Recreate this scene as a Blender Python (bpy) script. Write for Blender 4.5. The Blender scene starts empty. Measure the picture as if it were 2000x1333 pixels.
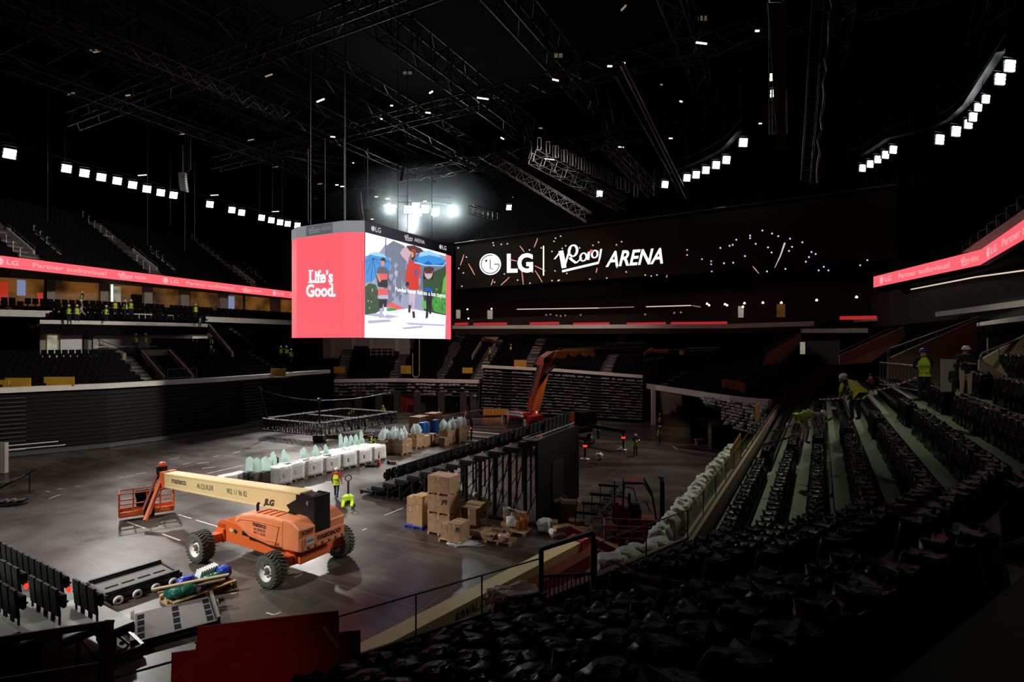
import bpy, bmesh, math, random
from mathutils import Vector, Matrix, noise
random.seed(7)
SC = bpy.context.scene
COL = SC.collection
PI = math.pi
F = 1054.0            # focal length in pixels of the 2000 px wide frame
H = 10.0              # eye height above the event floor

# ------------------------------------------------------------------ camera, world, exposure
cam_d = bpy.data.cameras.new('camera'); cam = bpy.data.objects.new('camera', cam_d); COL.objects.link(cam)
cam_d.sensor_width = 36.0; cam_d.lens = F / 2000 * 36.0; cam_d.clip_end = 400; cam_d.clip_start = 0.05
cam.location = (0, 0, H); cam.rotation_euler = (PI / 2, 0, 0)
SC.camera = cam
SC.view_settings.view_transform = 'Standard'; SC.view_settings.look = 'None'
SC.view_settings.exposure = 0.0; SC.view_settings.gamma = 1.0; SC.view_settings.use_curve_mapping = False
w = bpy.data.worlds.new('world'); SC.world = w; w.use_nodes = True
w.node_tree.nodes['Background'].inputs[0].default_value = (0.55, 0.5, 0.45, 1)
w.node_tree.nodes['Background'].inputs[1].default_value = 0.006

def at(px, py, d):
    """point seen at pixel (px, py) of the photograph at depth d"""
    return Vector(((px - 1000) / F * d, d, H - (py - 666) / F * d))
def fl(px, py, z=0.0):
    """point on the level plane z seen at pixel (px, py)"""
    return at(px, py, (H - z) * F / (py - 666))

def spot(name, loc, target, power, size=1.2, blend=0.6, radius=0.6, col=(1, 0.97, 0.92)):
    l = bpy.data.lights.new(name, 'SPOT'); l.energy = power; l.spot_size = size; l.spot_blend = blend
    l.shadow_soft_size = radius; l.color = col
    o = bpy.data.objects.new(name, l); COL.objects.link(o); o.location = loc
    o.rotation_euler = (Vector(target) - Vector(loc)).to_track_quat('-Z', 'Y').to_euler()
    return o
def area(name, loc, target, power, sx, sy, col=(1, 1, 1)):
    l = bpy.data.lights.new(name, 'AREA'); l.shape = 'RECTANGLE'; l.size = sx; l.size_y = sy; l.energy = power; l.color = col
    o = bpy.data.objects.new(name, l); COL.objects.link(o); o.location = loc
    o.rotation_euler = (Vector(target) - Vector(loc)).to_track_quat('-Z', 'Y').to_euler()
    return o
# floodlights of the roof ring (lamps near the hung fixtures); added fill lamps noted per line
spot('flood_or_fill_beam', (-46, 62, 29), (-14, 38, 0), 62000, 0.70, 0.9, 1.0)
spot('flood_or_fill_beam', (-56, 50, 29), (-15, 31, 0), 36000, 0.60, 1.0, 1.0)
spot('flood_or_fill_beam', (-15.5, 84, 29), (-14, 48, 0), 30000, 0.85, 0.9, 1.2)
spot('flood_or_fill_beam', (-36, 90, 29), (-18, 52, 0), 50000, 0.64, 0.9, 1.0)
spot('flood_or_fill_beam', (-34, 4, 29), (-13, 27, 0), 80000, 0.52, 1.0, 1.0)  # added near-end lamp out of view, brightens the lift's camera side
spot('flood_or_fill_beam', (24, 62, 26.5), (4, 46, 0), 14000, 0.8, 0.9, 1.0, (1, 0.9, 0.78))
spot('flood_or_fill_beam', (38, 46, 26.5), (6, 32, 0), 9000, 0.8, 0.9, 1.0, (1, 0.92, 0.8))
spot('flood_or_fill_beam', (33, 40, 27), (-13, 28, 0), 40000, 0.36, 0.9, 1.0)
spot('flood_or_fill_beam', (26, 56, 26.5), (-13, 45, 0), 60000, 0.42, 1.0, 1.0)
spot('flood_or_fill_beam', (-2, -12, 27), (15, 19.5, 8.5), 5200, 0.26, 1.0, 0.6, (1, 0.9, 0.8))  # added fill behind the camera for the workers on the right stand
spot('flood_or_fill_beam', (2, -12, 27), (-4.8, 8.6, 4), 4200, 0.14, 0.8, 0.6, (1, 0.9, 0.8))  # added narrow fill behind the camera for the red boards
spot('flood_or_fill_beam', (14, 22, 28), (-47, 57, 8), 78000, 0.8, 0.9, 1.0, (1, 0.93, 0.84))  # added lamp above the view, clears the cube to brighten the left stand
spot('catwalk_or_fill_beam', (16, 40, 29), (31, 36, 10), 7000, 0.55, 1.0, 0.8, (1, 0.86, 0.7))  # added warm fill near the catwalk for the right stair walls
spot('catwalk_or_fill_beam', (20, 41.5, 29), (14, 24, 6), 10000, 0.75, 1.0, 0.5, (0.85, 1.0, 0.6))
spot('catwalk_or_fill_beam', (2, 45, 31), (0, 80, 5), 17000, 1.3, 1.0, 0.8, (1, 0.82, 0.75))

# ------------------------------------------------------------------ materials
MATS = {}
def mat(name, col, rough=0.6, metal=0.0, emit=0.0, var=0.12, scale=6.0, bump=0.0, bscale=30.0, alpha=1.0, coat=0.0, spec=0.5, trans=0.0):
    m = bpy.data.materials.new(name); m.use_nodes = True
    nt = m.node_tree; N = nt.nodes; L = nt.links; b = N['Principled BSDF']
    b.inputs['Roughness'].default_value = rough; b.inputs['Metallic'].default_value = metal
    b.inputs['Specular IOR Level'].default_value = spec
    b.inputs['Coat Weight'].default_value = coat
    if emit:
        b.inputs['Emission Color'].default_value = (*col, 1); b.inputs['Emission Strength'].default_value = emit
        b.inputs['Base Color'].default_value = (0.01, 0.01, 0.01, 1)
    else:
        tc = N.new('ShaderNodeTexCoord'); nz = N.new('ShaderNodeTexNoise')
        nz.inputs['Scale'].default_value = scale; nz.inputs['Detail'].default_value = 3
        L.new(tc.outputs['Object'], nz.inputs['Vector'])
        mx = N.new('ShaderNodeMix'); mx.data_type = 'RGBA'
        mx.inputs[6].default_value = (*[max(0, c * (1 - var * 1.6)) for c in col], 1)
        mx.inputs[7].default_value = (*[min(1, c * (1 + var * 1.6)) for c in col], 1)
        L.new(nz.outputs['Fac'], mx.inputs[0]); L.new(mx.outputs[2], b.inputs['Base Color'])
        if bump:
            n2 = N.new('ShaderNodeTexNoise'); n2.inputs['Scale'].default_value = bscale; n2.inputs['Detail'].default_value = 2
            L.new(tc.outputs['Object'], n2.inputs['Vector'])
            bp = N.new('ShaderNodeBump'); bp.inputs['Strength'].default_value = bump; bp.inputs['Distance'].default_value = 0.05
            L.new(n2.outputs['Fac'], bp.inputs['Height']); L.new(bp.outputs[0], b.inputs['Normal'])
    if trans:
        tl_ = N.new('ShaderNodeBsdfTranslucent'); tl_.inputs[0].default_value = (*col, 1); ms = N.new('ShaderNodeMixShader'); ms.inputs[0].default_value = trans
        L.new(b.outputs[0], ms.inputs[1]); L.new(tl_.outputs[0], ms.inputs[2]); L.new(ms.outputs[0], N['Material Output'].inputs[0])
    if alpha < 1: b.inputs['Alpha'].default_value = alpha
    MATS[name] = m
    return m
def srgb(r, g, b):
    f = lambda c: (c / 255 / 12.92) if c / 255 <= 0.04045 else ((c / 255 + 0.055) / 1.055) ** 2.4
    return (f(r), f(g), f(b))

mat('orange', (0.72, 0.135, 0.03), 0.38, coat=0.2, var=0.08)
mat('orange_pale', (0.88, 0.27, 0.11), 0.45, var=0.10, scale=2)
mat('cream', (0.72, 0.55, 0.28), 0.45, var=0.05)
mat('black_metal', (0.009, 0.009, 0.010), 0.5, var=0.3, spec=0.3)
mat('black_matt', (0.004, 0.0038, 0.004), 0.85, var=0.3, spec=0.1)
mat('truss_grey', (0.16, 0.16, 0.17), 0.35, 0.8)
mat('truss_dark', (0.014, 0.014, 0.015), 0.45, 0.2)
mat('roof_steel', (0.010, 0.011, 0.013), 0.4, 0.4)
mat('pipe_dark', (0.10, 0.105, 0.12), 0.25, 0.8)
mat('cable_dim', (0.05, 0.05, 0.055), 0.5, 0.3)
mat('steel', (0.42, 0.42, 0.43), 0.35, 0.8)
mat('rim_white', (0.78, 0.76, 0.72), 0.5)
mat('rubber', (0.085, 0.088, 0.075), 0.75, var=0.3, scale=14)
mat('lettering', (0.02, 0.02, 0.025), 0.5)
mat('red_paint', (0.5, 0.015, 0.01), 0.35, coat=0.3)
mat('red_dark', (0.22, 0.012, 0.01), 0.5)
mat('white_paint', (0.72, 0.72, 0.72), 0.4)
mat('green_tread', (0.06, 0.075, 0.04), 0.6, var=0.2)
mat('concrete', (0.30, 0.25, 0.21), 0.85, var=0.15, scale=1.5)
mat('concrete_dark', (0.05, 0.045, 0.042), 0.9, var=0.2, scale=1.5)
mat('concrete_pale', (0.40, 0.37, 0.33), 0.8, var=0.1, scale=1.2)
mat('coping', (0.74, 0.70, 0.62), 0.6, var=0.1, scale=2)
mat('wall_pink', (0.34, 0.23, 0.17), 0.8, var=0.1)
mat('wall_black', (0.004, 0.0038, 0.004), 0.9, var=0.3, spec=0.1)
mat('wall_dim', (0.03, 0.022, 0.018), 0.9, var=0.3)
mat('bag_black', (0.0025, 0.0025, 0.003), 0.26, var=0.4, bump=0.25, bscale=14, spec=0.06)
mat('seat_black', (0.0045, 0.004, 0.0045), 0.7, var=0.4, spec=0.04)
mat('chair_black', (0.010, 0.010, 0.011), 0.5, spec=0.25)
mat('header_pale', (0.8, 0.82, 0.88), emit=0.28)
mat('header_mid', (0.8, 0.82, 0.88), emit=0.13)
mat('deck_green', (0.33, 0.37, 0.32), 0.4, var=0.12, scale=2)
mat('deck_grey', (0.11, 0.098, 0.092), 0.6, var=0.12, scale=2)
mat('deck_steel', (0.10, 0.11, 0.11), 0.3, 0.3)
mat('deck_nose', (0.005, 0.005, 0.0055), 0.55, spec=0.25)
mat('sheeting_far', (0.30, 0.26, 0.26), 0.6, var=0.3)
mat('carton', (0.42, 0.25, 0.12), 0.75, var=0.14, scale=3)
mat('carton_dark', (0.26, 0.15, 0.08), 0.8, var=0.2, scale=3)
mat('carton_film', (0.40, 0.25, 0.15), 0.25, var=0.25, scale=4, bump=0.5, bscale=12)
mat('tape', (0.55, 0.42, 0.26), 0.4)
mat('wood', (0.50, 0.33, 0.17), 0.7, var=0.2, scale=10)
mat('film_white', (0.80, 0.82, 0.80), 0.28, var=0.08, scale=4, bump=0.7, bscale=9)
mat('bag_clear', (0.82, 0.90, 0.90), 0.2, var=0.12, bump=0.6, bscale=14, trans=0.5)
mat('glass_teal', (0.86, 0.99, 0.96), 0.2, var=0.08, trans=0.55)
mat('gate_grey', (0.20, 0.20, 0.17), 0.4, 0.3)
mat('film_grey', (0.42, 0.42, 0.44), 0.2, var=0.4, scale=7, bump=0.8, bscale=10)
mat('sack_white', (0.56, 0.53, 0.53), 0.5, var=0.15, bump=0.8, bscale=8)
mat('sack_blue', (0.02, 0.06, 0.42), 0.3, var=0.4, bump=0.6, bscale=9)
mat('sack_green', (0.008, 0.10, 0.065), 0.25, var=0.4, bump=0.6, bscale=9)
mat('drum_blue', (0.01, 0.16, 0.62), 0.35)
mat('hi_vis', (0.62, 0.90, 0.03), 0.7, var=0.15)
mat('hi_vis_yellow', (0.75, 0.70, 0.04), 0.7)
mat('reflective', (0.62, 0.62, 0.58), 0.4)
mat('helmet_white', (0.82, 0.80, 0.76), 0.35)
mat('helmet_blue', (0.01, 0.05, 0.42), 0.35)
mat('helmet_yellow', (0.75, 0.42, 0.03), 0.35)
mat('skin', (0.42, 0.22, 0.14), 0.55)
mat('hair', (0.02, 0.014, 0.01), 0.6)
mat('navy', (0.012, 0.014, 0.035), 0.8)
mat('cloth_red', (0.42, 0.02, 0.02), 0.8)
mat('cloth_black', (0.012, 0.012, 0.012), 0.85)
mat('cloth_beige', (0.52, 0.42, 0.32), 0.85)
mat('cloth_grey', (0.30, 0.30, 0.30), 0.85)
mat('lime', (0.55, 0.80, 0.02), 0.4)
mat('board_yellow', (0.62, 0.34, 0.03), 0.6, var=0.08)
mat('board_orange', (0.52, 0.22, 0.02), 0.6, var=0.1)
mat('board_red', (0.30, 0.006, 0.005), 0.55, var=0.15, scale=2)
mat('board_edge', (0.40, 0.20, 0.10), 0.7)
mat('cone_orange', (0.75, 0.06, 0.02), 0.5)
mat('tape_white', (0.65, 0.62, 0.58), 0.6)
mat('tape_red', (0.42, 0.02, 0.015), 0.5)
mat('wood_lit', (0.30, 0.14, 0.05), 0.6, var=0.2, scale=1.5)
mat('crane_orange', (0.66, 0.13, 0.02), 0.35, coat=0.2)
mat('crane_yellow', (0.70, 0.24, 0.02), 0.35)
mat('plastic_pink', (0.62, 0.34, 0.32), 0.35, var=0.25, scale=4, bump=0.6, bscale=9)
mat('bucket_orange', (0.62, 0.22, 0.04), 0.4)
mat('cube_frame', (0.42, 0.42, 0.44), 0.4, 0.2)
mat('cube_header', (0.02, 0.021, 0.032), 0.3)
mat('led_black', (0.020, 0.018, 0.010), 0.3, var=0.1)
# light-giving materials
RED_LED = (1.0, 0.105, 0.125)
mat('led_red', (1.0, 0.098, 0.125), emit=1.3)
mat('ledge_red_reflection', (0.95, 0.04, 0.04), emit=0.45)
mat('led_pink', (1.0, 0.50, 0.52), emit=0.95)
mat('led_white', (1, 0.98, 1.0), emit=1.6)
mat('led_soft', (0.86, 0.80, 0.84), emit=0.75)
mat('led_violet', (0.75, 0.5, 1.0), emit=1.1)
mat('led_spark', (1.0, 0.16, 0.10), emit=0.9)
mat('flood_white', (0.93, 1.0, 0.99), emit=9.0)
mat('flood_bright', (0.94, 1.0, 0.97), emit=30.0)
mat('flood_green', (0.72, 1.0, 0.55), emit=10.0)
mat('tube_warm', (1.0, 0.86, 0.66), emit=3.5)
mat('tube_cold', (0.8, 0.95, 1.0), emit=1.4)
mat('strip_warm', (1.0, 0.78, 0.62), emit=0.8)
mat('strip_dim', (1.0, 0.72, 0.52), emit=0.28)
mat('lamp_red', (1.0, 0.05, 0.03), emit=1.0)
mat('hatch_glow', (1.0, 0.72, 0.52), emit=0.09)
mat('glow_warm', (1.0, 0.62, 0.25), emit=0.25)
mat('glow_room', (0.9, 0.85, 0.62), emit=0.3)
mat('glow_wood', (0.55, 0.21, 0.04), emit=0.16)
mat('glow_blue', (0.5, 0.62, 1.0), emit=0.35)
mat('glow_red', (0.9, 0.06, 0.03), emit=0.45)
def vary_emit(name, lo, hi, sc):
    nt = MATS[name].node_tree; N = nt.nodes; n = N.new('ShaderNodeTexNoise'); n.inputs['Scale'].default_value = sc; n.inputs['Detail'].default_value = 3; t = N.new('ShaderNodeTexCoord'); m = N.new('ShaderNodeMapRange'); m.inputs[1].default_value = .35; m.inputs[2].default_value = .65; m.inputs[3].default_value = lo; m.inputs[4].default_value = hi
    nt.links.new(t.outputs['Object'], n.inputs['Vector']); nt.links.new(n.outputs['Fac'], m.inputs[0]); nt.links.new(m.outputs[0], N['Principled BSDF'].inputs['Emission Strength'])
vary_emit('glow_wood', .03, .26, .35); vary_emit('glow_room', .15, .4, .8)  # uneven emission stands in for lamplight on the timber and room walls
def pic(name, r, g, b, e=1.0): mat('pic_' + name, srgb(r, g, b), emit=e * 1.15)
pic('sky', 236, 240, 252, 1.05); pic('haze', 150, 156, 182); pic('red', 255, 92, 104, 1.1); pic('road', 210, 212, 252, 1.4); pic('road_grey', 176, 178, 204)
pic('hedge', 60, 82, 56); pic('green', 74, 150, 70); pic('leaf', 104, 176, 84); pic('umb_blue', 62, 142, 214); pic('umb_deep', 30, 96, 190)
pic('umb_light', 150, 205, 238); pic('umb_pink', 196, 168, 178); pic('umb_brown', 84, 54, 50); pic('coat', 208, 58, 48); pic('dark', 44, 42, 50)
pic('skin', 200, 142, 118); pic('jean', 202, 176, 196); pic('grey', 92, 92, 104); pic('fair', 224, 96, 96); pic('tree', 112, 118, 138)

def glass_mat(name, tint, gloss=0.08):
    m = bpy.data.materials.new(name); m.use_nodes = True; nt = m.node_tree; N = nt.nodes; L = nt.links
    N.remove(N['Principled BSDF']); out = N['Material Output']
    tr = N.new('ShaderNodeBsdfTransparent'); tr.inputs[0].default_value = (*tint, 1)
    g = N.new('ShaderNodeBsdfGlossy'); g.inputs['Roughness'].default_value = 0.03
    fr = N.new('ShaderNodeLayerWeight'); fr.inputs[0].default_value = 0.2
    mu = N.new('ShaderNodeMath'); mu.operation = 'MULTIPLY'; mu.inputs[1].default_value = 0.25
    mx = N.new('ShaderNodeMixShader'); L.new(fr.outputs[1], mu.inputs[0]); L.new(mu.outputs[0], mx.inputs[0])
    L.new(tr.outputs[0], mx.inputs[1]); L.new(g.outputs[0], mx.inputs[2]); L.new(mx.outputs[0], out.inputs[0])
    MATS[name] = m; return m
glass_mat('glass', (0.92, 0.94, 0.93))

def floor_mat():
    m = bpy.data.materials.new('arena_floor'); m.use_nodes = True; nt = m.node_tree; N = nt.nodes; L = nt.links; b = N['Principled BSDF']
    tc = N.new('ShaderNodeTexCoord')
    mp = N.new('ShaderNodeMapping'); mp.inputs['Rotation'].default_value = (0, 0, math.radians(28)); L.new(tc.outputs['Object'], mp.inputs[0])
    def noi(scale, detail=4, rough=0.6, sx=1.0):
        n = N.new('ShaderNodeTexNoise'); n.inputs['Scale'].default_value = scale; n.inputs['Detail'].default_value = detail; n.inputs['Roughness'].default_value = rough
        if sx != 1.0:
            m2 = N.new('ShaderNodeMapping'); m2.inputs['Scale'].default_value = (sx, 1, 1); L.new(mp.outputs[0], m2.inputs[0]); L.new(m2.outputs[0], n.inputs['Vector'])
        else: L.new(mp.outputs[0], n.inputs['Vector'])
        return n
    def ramp(src, stops):
        r = N.new('ShaderNodeValToRGB'); e = r.color_ramp.elements
        e[0].position, e[0].color = stops[0][0], (*stops[0][1], 1); e[1].position, e[1].color = stops[-1][0], (*stops[-1][1], 1)
        for p, c in stops[1:-1]: x = e.new(p); x.color = (*c, 1)
        L.new(src, r.inputs[0]); return r
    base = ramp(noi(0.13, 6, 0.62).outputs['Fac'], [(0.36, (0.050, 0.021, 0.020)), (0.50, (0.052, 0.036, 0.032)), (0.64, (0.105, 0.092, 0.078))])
    dust = ramp(noi(0.38, 8, 0.68, 0.30).outputs['Fac'], [(0.50, (0, 0, 0)), (0.70, (1, 1, 1))])
    mx = N.new('ShaderNodeMix'); mx.data_type = 'RGBA'; mx.inputs[7].default_value = (0.15, 0.14, 0.12, 1)
    sc = N.new('ShaderNodeMath'); sc.operation = 'MULTIPLY'; sc.inputs[1].default_value = 0.85
    L.new(dust.outputs[0], sc.inputs[0]); L.new(sc.outputs[0], mx.inputs[0]); L.new(base.outputs[0], mx.inputs[6])
    # scratches and tyre scuffs
    scr_ = ramp(noi(2.6, 5, 0.6, 0.06).outputs['Fac'], [(0.60, (0, 0, 0)), (0.68, (1, 1, 1))]); s9 = N.new('ShaderNodeMath'); s9.operation = 'MULTIPLY'; s9.inputs[1].default_value = 0.28; L.new(scr_.outputs[0], s9.inputs[0])
    mx9 = N.new('ShaderNodeMix'); mx9.data_type = 'RGBA'; mx9.inputs[7].default_value = (0.16, 0.15, 0.13, 1); L.new(s9.outputs[0], mx9.inputs[0]); L.new(mx.outputs[2], mx9.inputs[6])
    # slab joints: thin pale lines of ground-in dust
    br = N.new('ShaderNodeTexBrick'); br.offset = 0.0; br.inputs['Scale'].default_value = 1.0
    br.inputs['Brick Width'].default_value = 6.2; br.inputs['Row Height'].default_value = 5.4; br.inputs['Mortar Size'].default_value = 0.028
    br.inputs['Color1'].default_value = (0, 0, 0, 1); br.inputs['Color2'].default_value = (0, 0, 0, 1); br.inputs['Mortar'].default_value = (1, 1, 1, 1)
    L.new(mp.outputs[0], br.inputs['Vector'])
    m3 = N.new('ShaderNodeMath'); m3.operation = 'MULTIPLY'; L.new(br.outputs['Color'], m3.inputs[0]); L.new(noi(0.4, 3).outputs['Fac'], m3.inputs[1])
    mx2 = N.new('ShaderNodeMix'); mx2.data_type = 'RGBA'; mx2.inputs[7].default_value = (0.20, 0.19, 0.17, 1)
    L.new(m3.outputs[0], mx2.inputs[0]); L.new(mx9.outputs[2], mx2.inputs[6])
    L.new(mx2.outputs[2], b.inputs['Base Color'])
    rr = ramp(noi(0.3, 5).outputs['Fac'], [(0.3, (0.24,) * 3), (0.75, (0.46,) * 3)]); L.new(rr.outputs[0], b.inputs['Roughness'])
    b.inputs['Specular IOR Level'].default_value = 0.30
    MATS['arena_floor'] = m
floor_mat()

# ------------------------------------------------------------------ mesh building
class MB:
    def __init__(s): s.v = []; s.f = []; s.m = []; s.mats = []; s.sm = []
    def mi(s, m):
        if m not in s.mats: s.mats.append(m)
        return s.mats.index(m)
    def add(s, vs, fs, m='steel', smooth=False):
        o = len(s.v); k = s.mi(m); s.v += [tuple(v) for v in vs]
        for f in fs: s.f.append([i + o for i in f]); s.m.append(k); s.sm.append(smooth)
        return s
    def hexa(s, p, m):   # 8 corners: bottom 4 then top 4
        return s.add(p, [(3, 2, 1, 0), (4, 5, 6, 7), (0, 1, 5, 4), (1, 2, 6, 5), (2, 3, 7, 6), (3, 0, 4, 7)], m)
    def box(s, c, d, m='steel', rz=0.0, bev=0.0, ry=0.0, rx=0.0):
        x, y, z = d[0] / 2, d[1] / 2, d[2] / 2
        R = Matrix.Rotation(rz, 3, 'Z') @ Matrix.Rotation(ry, 3, 'Y') @ Matrix.Rotation(rx, 3, 'X')
        if bev:
            bm = bmesh.new(); bmesh.ops.create_cube(bm, size=1); bmesh.ops.scale(bm, vec=d, verts=bm.verts)
            bmesh.ops.bevel(bm, geom=bm.edges[:], offset=bev, segments=2, affect='EDGES')
            vs = [R @ v.co + Vector(c) for v in bm.verts]; fs = [[v.index for v in f.verts] for f in bm.faces]; bm.free()
            return s.add(vs, fs, m)
        p = [R @ Vector((a, b, e)) + Vector(c) for e in (-z, z) for a, b in ((-x, -y), (x, -y), (x, y), (-x, y))]
        return s.hexa(p, m)
    def bar(s, a, b, w=0.05, h=None, m='steel', up=(0, 0, 1)):
        a = Vector(a); b = Vector(b); h = h or w; d = (b - a)
        if d.length < 1e-6: return s
        d.normalize(); u = Vector(up)
        if abs(d.dot(u)) > 0.97: u = Vector((0, 1, 0))
        r = d.cross(u).normalized() * w / 2; t = r.cross(d).normalized() * h / 2
        return s.hexa([a - r - t, a + r - t, b + r - t, b - r - t, a - r + t, a + r + t, b + r + t, b - r + t], m)
    def tube(s, a, b, r=0.03, m='steel', n=8, r2=None, cap=True):
        a = Vector(a); b = Vector(b); d = b - a
        if d.length < 1e-6: return s
        r2 = r if r2 is None else r2; d.normalize(); u = Vector((0, 0, 1)) if abs(d.z) < 0.9 else Vector((1, 0, 0))
        x = d.cross(u).normalized(); y = x.cross(d); vs = []
        for p, q in ((a, r), (b, r2)):
            for i in range(n):
                t = 2 * PI * i / n; vs.append(p + x * math.cos(t) * q + y * math.sin(t) * q)
        s.add(vs, [(i, (i + 1) % n, n + (i + 1) % n, n + i) for i in range(n)], m, True)
        if cap: s.add(vs, [tuple(range(n))[::-1], tuple(range(n, 2 * n))], m)
        return s
    def path(s, pts, r=0.03, m='steel', n=6, flat=False):
        for a, b in zip(pts[:-1], pts[1:]): s.tube(a, b, r, m, n)
        return s
    def lathe(s, prof, c=(0, 0, 0), m='steel', n=16, axis='Z', smooth=True, sx=1, sy=1, caps=(1, 1)):
        vs = []
        for r, z in prof:
            for i in range(n):
                t = 2 * PI * i / n; p = (r * math.cos(t) * sx, r * math.sin(t) * sy, z)
                if axis == 'Y': p = (p[0], p[2], p[1])
                if axis == 'X': p = (p[2], p[0], p[1])
                vs.append(Vector(p) + Vector(c))
        k = len(prof)
        return s.add(vs, [(j * n + i, j * n + (i + 1) % n, (j + 1) * n + (i + 1) % n, (j + 1) * n + i) for j in range(k - 1) for i in range(n)]
                     + ([tuple(range(n))[::-1]] if caps[0] else []) + ([tuple(range((k - 1) * n, k * n))] if caps[1] else []), m, smooth)
    def prism(s, poly, off, m):
        """polygon (3-D points) thickened by the vector off"""
        n = len(poly); a = [Vector(p) for p in poly]; b = [p + Vector(off) for p in a]
        return s.add(a + b, [tuple(range(n))[::-1], tuple(range(n, 2 * n))] + [(i, (i + 1) % n, n + (i + 1) % n, n + i) for i in range(n)], m)
    def blob(s, c, d, m, amp=0.15, seed=0, sub=2, fr=2.0, flat=0.0, peak=0.0):
        """lumpy closed shape, half sizes d"""
        bm = bmesh.new(); bmesh.ops.create_icosphere(bm, subdivisions=sub, radius=1.0); vs = []
        for v in bm.verts:
            p = v.co.copy()
            q = Vector([math.copysign(abs(t) ** 0.7, t) for t in p])
            nzv = noise.noise(p * fr + Vector((seed * 7.3, seed * 3.1, seed)))
            q *= 1 + amp * nzv * 2
            if peak and p.z > 0.75: q.z += peak * (p.z - 0.75) * 4
            if peak: kk = 1 - .62 * max(0, p.z) ** 1.3; q.x *= kk; q.y *= kk
            if flat and q.z < -flat: q.z = -flat
            vs.append(Vector(c) + Vector((q.x * d[0], q.y * d[1], q.z * d[2])))
        fs = [[v.index for v in f.verts] for f in bm.faces]; bm.free()
        return s.add(vs, fs, m, True)
    def xform(s, M):
        s.v = [tuple(M @ Vector(v)) for v in s.v]; return s
    def join(s, o, M=None):
        vs = [(M @ Vector(v)) if M else v for v in o.v]; base = len(s.v); s.v += [tuple(v) for v in vs]
        for f, k, sm in zip(o.f, o.m, o.sm): s.f.append([i + base for i in f]); s.m.append(s.mi(o.mats[k])); s.sm.append(sm)
        return s
    def build(s, name, parent=None, recentre=False, loc=None):
        me = bpy.data.meshes.new(name); vs = s.v; c = Vector((0, 0, 0))
        if recentre and vs:
            xs, ys, zs = zip(*vs); c = Vector(((min(xs) + max(xs)) / 2, (min(ys) + max(ys)) / 2, min(zs)))
            vs = [(x - c.x, y - c.y, z - c.z) for x, y, z in vs]
        me.from_pydata(vs, [], s.f); me.update()
        for k in s.mats: me.materials.append(MATS[k])
        me.polygons.foreach_set('material_index', s.m); me.polygons.foreach_set('use_smooth', s.sm)
        o = bpy.data.objects.new(name, me); COL.objects.link(o)
        if parent: o.parent = parent
        o.location = loc if loc is not None else c
        return o

def tag(o, label=None, cat=None, group=None, kind=None):
    if label: o['label'] = label
    if cat: o['category'] = cat
    if group: o['group'] = group
    if kind: o['kind'] = kind
    return o
def thing(name, label, cat, loc=(0, 0, 0), rz=0.0, group=None):
    o = bpy.data.objects.new(name, None); COL.objects.link(o); o.empty_display_size = 0.2
    o.location = loc; o.rotation_euler = (0, 0, rz); return tag(o, label, cat, group)
def solid(mb, name, label, cat, group=None, kind=None):
    return tag(mb.build(name, recentre=True), label, cat, group, kind)
def struct(mb, name, label=None):
    return tag(mb.build(name), label, None, None, 'structure')
def dup(root, loc, rz, label=None, group=None):
    r = root.copy(); COL.objects.link(r); r.location = loc; r.rotation_euler = (0, 0, rz)
    if label: r['label'] = label
    if group: r['group'] = group
    for ch in list(root.children):
        c = ch.copy(); COL.objects.link(c); c.parent = r
        for g in list(ch.children):
            e = g.copy(); COL.objects.link(e); e.parent = c
    return r
def ang(v): return math.atan2(v[1], v[0])

# ------------------------------------------------------------------ writing
_txt = {}
def text_geo(s, bold=0.0, shear=0.0):
    k = (s, bold, shear)
    if k not in _txt:
        cu = bpy.data.curves.new('t', 'FONT'); cu.body = s; cu.offset = bold; cu.shear = shear; cu.resolution_u = 3; cu.fill_mode = 'FRONT'
        o = bpy.data.objects.new('t', cu); COL.objects.link(o)
        dg = bpy.context.evaluated_depsgraph_get(); me = bpy.data.meshes.new_from_object(o.evaluated_get(dg))
        vs = [(v.co.x, v.co.y) for v in me.vertices]; fs = [list(p.vertices) for p in me.polygons]
        bpy.data.objects.remove(o); bpy.data.meshes.remove(me)
        x0 = min(v[0] for v in vs); x1 = max(v[0] for v in vs); y0 = 0.0
        y1 = max(v[1] for v in vs)
        _txt[k] = ([((x - x0) / (x1 - x0), (y - y0) / (y1 - y0)) for x, y in vs], fs)
    return _txt[k]
def put_text(mb, s, fn, m, bold=0.0, shear=0.0):
    """fn(u, v) -> 3-D point, u 0..1 along the line, v 0..1 from baseline to the tallest letter's top"""
    vs, fs = text_geo(s, bold, shear); return mb.add([fn(u, v) for u, v in vs], fs, m)
def disc2(mb, fn, cx, cy, r, m, n=28, r0=0.0, a0=0, a1=2 * PI):
    vs = []; full = abs(a1 - a0 - 2 * PI) < 1e-6; k = n if full else n + 1
    for i in range(k):
        t = a0 + (a1 - a0) * i / n; vs.append(fn(cx + r * math.cos(t), cy + r * math.sin(t)))
    if r0 <= 0: return mb.add(vs, [tuple(range(k))], m)
    for i in range(k):
        t = a0 + (a1 - a0) * i / n; vs.append(fn(cx + r0 * math.cos(t), cy + r0 * math.sin(t)))
    q = range(n) if full else range(n)
    return mb.add(vs, [(i, (i + 1) % k, k + (i + 1) % k, k + i) for i in q], m)
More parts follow.
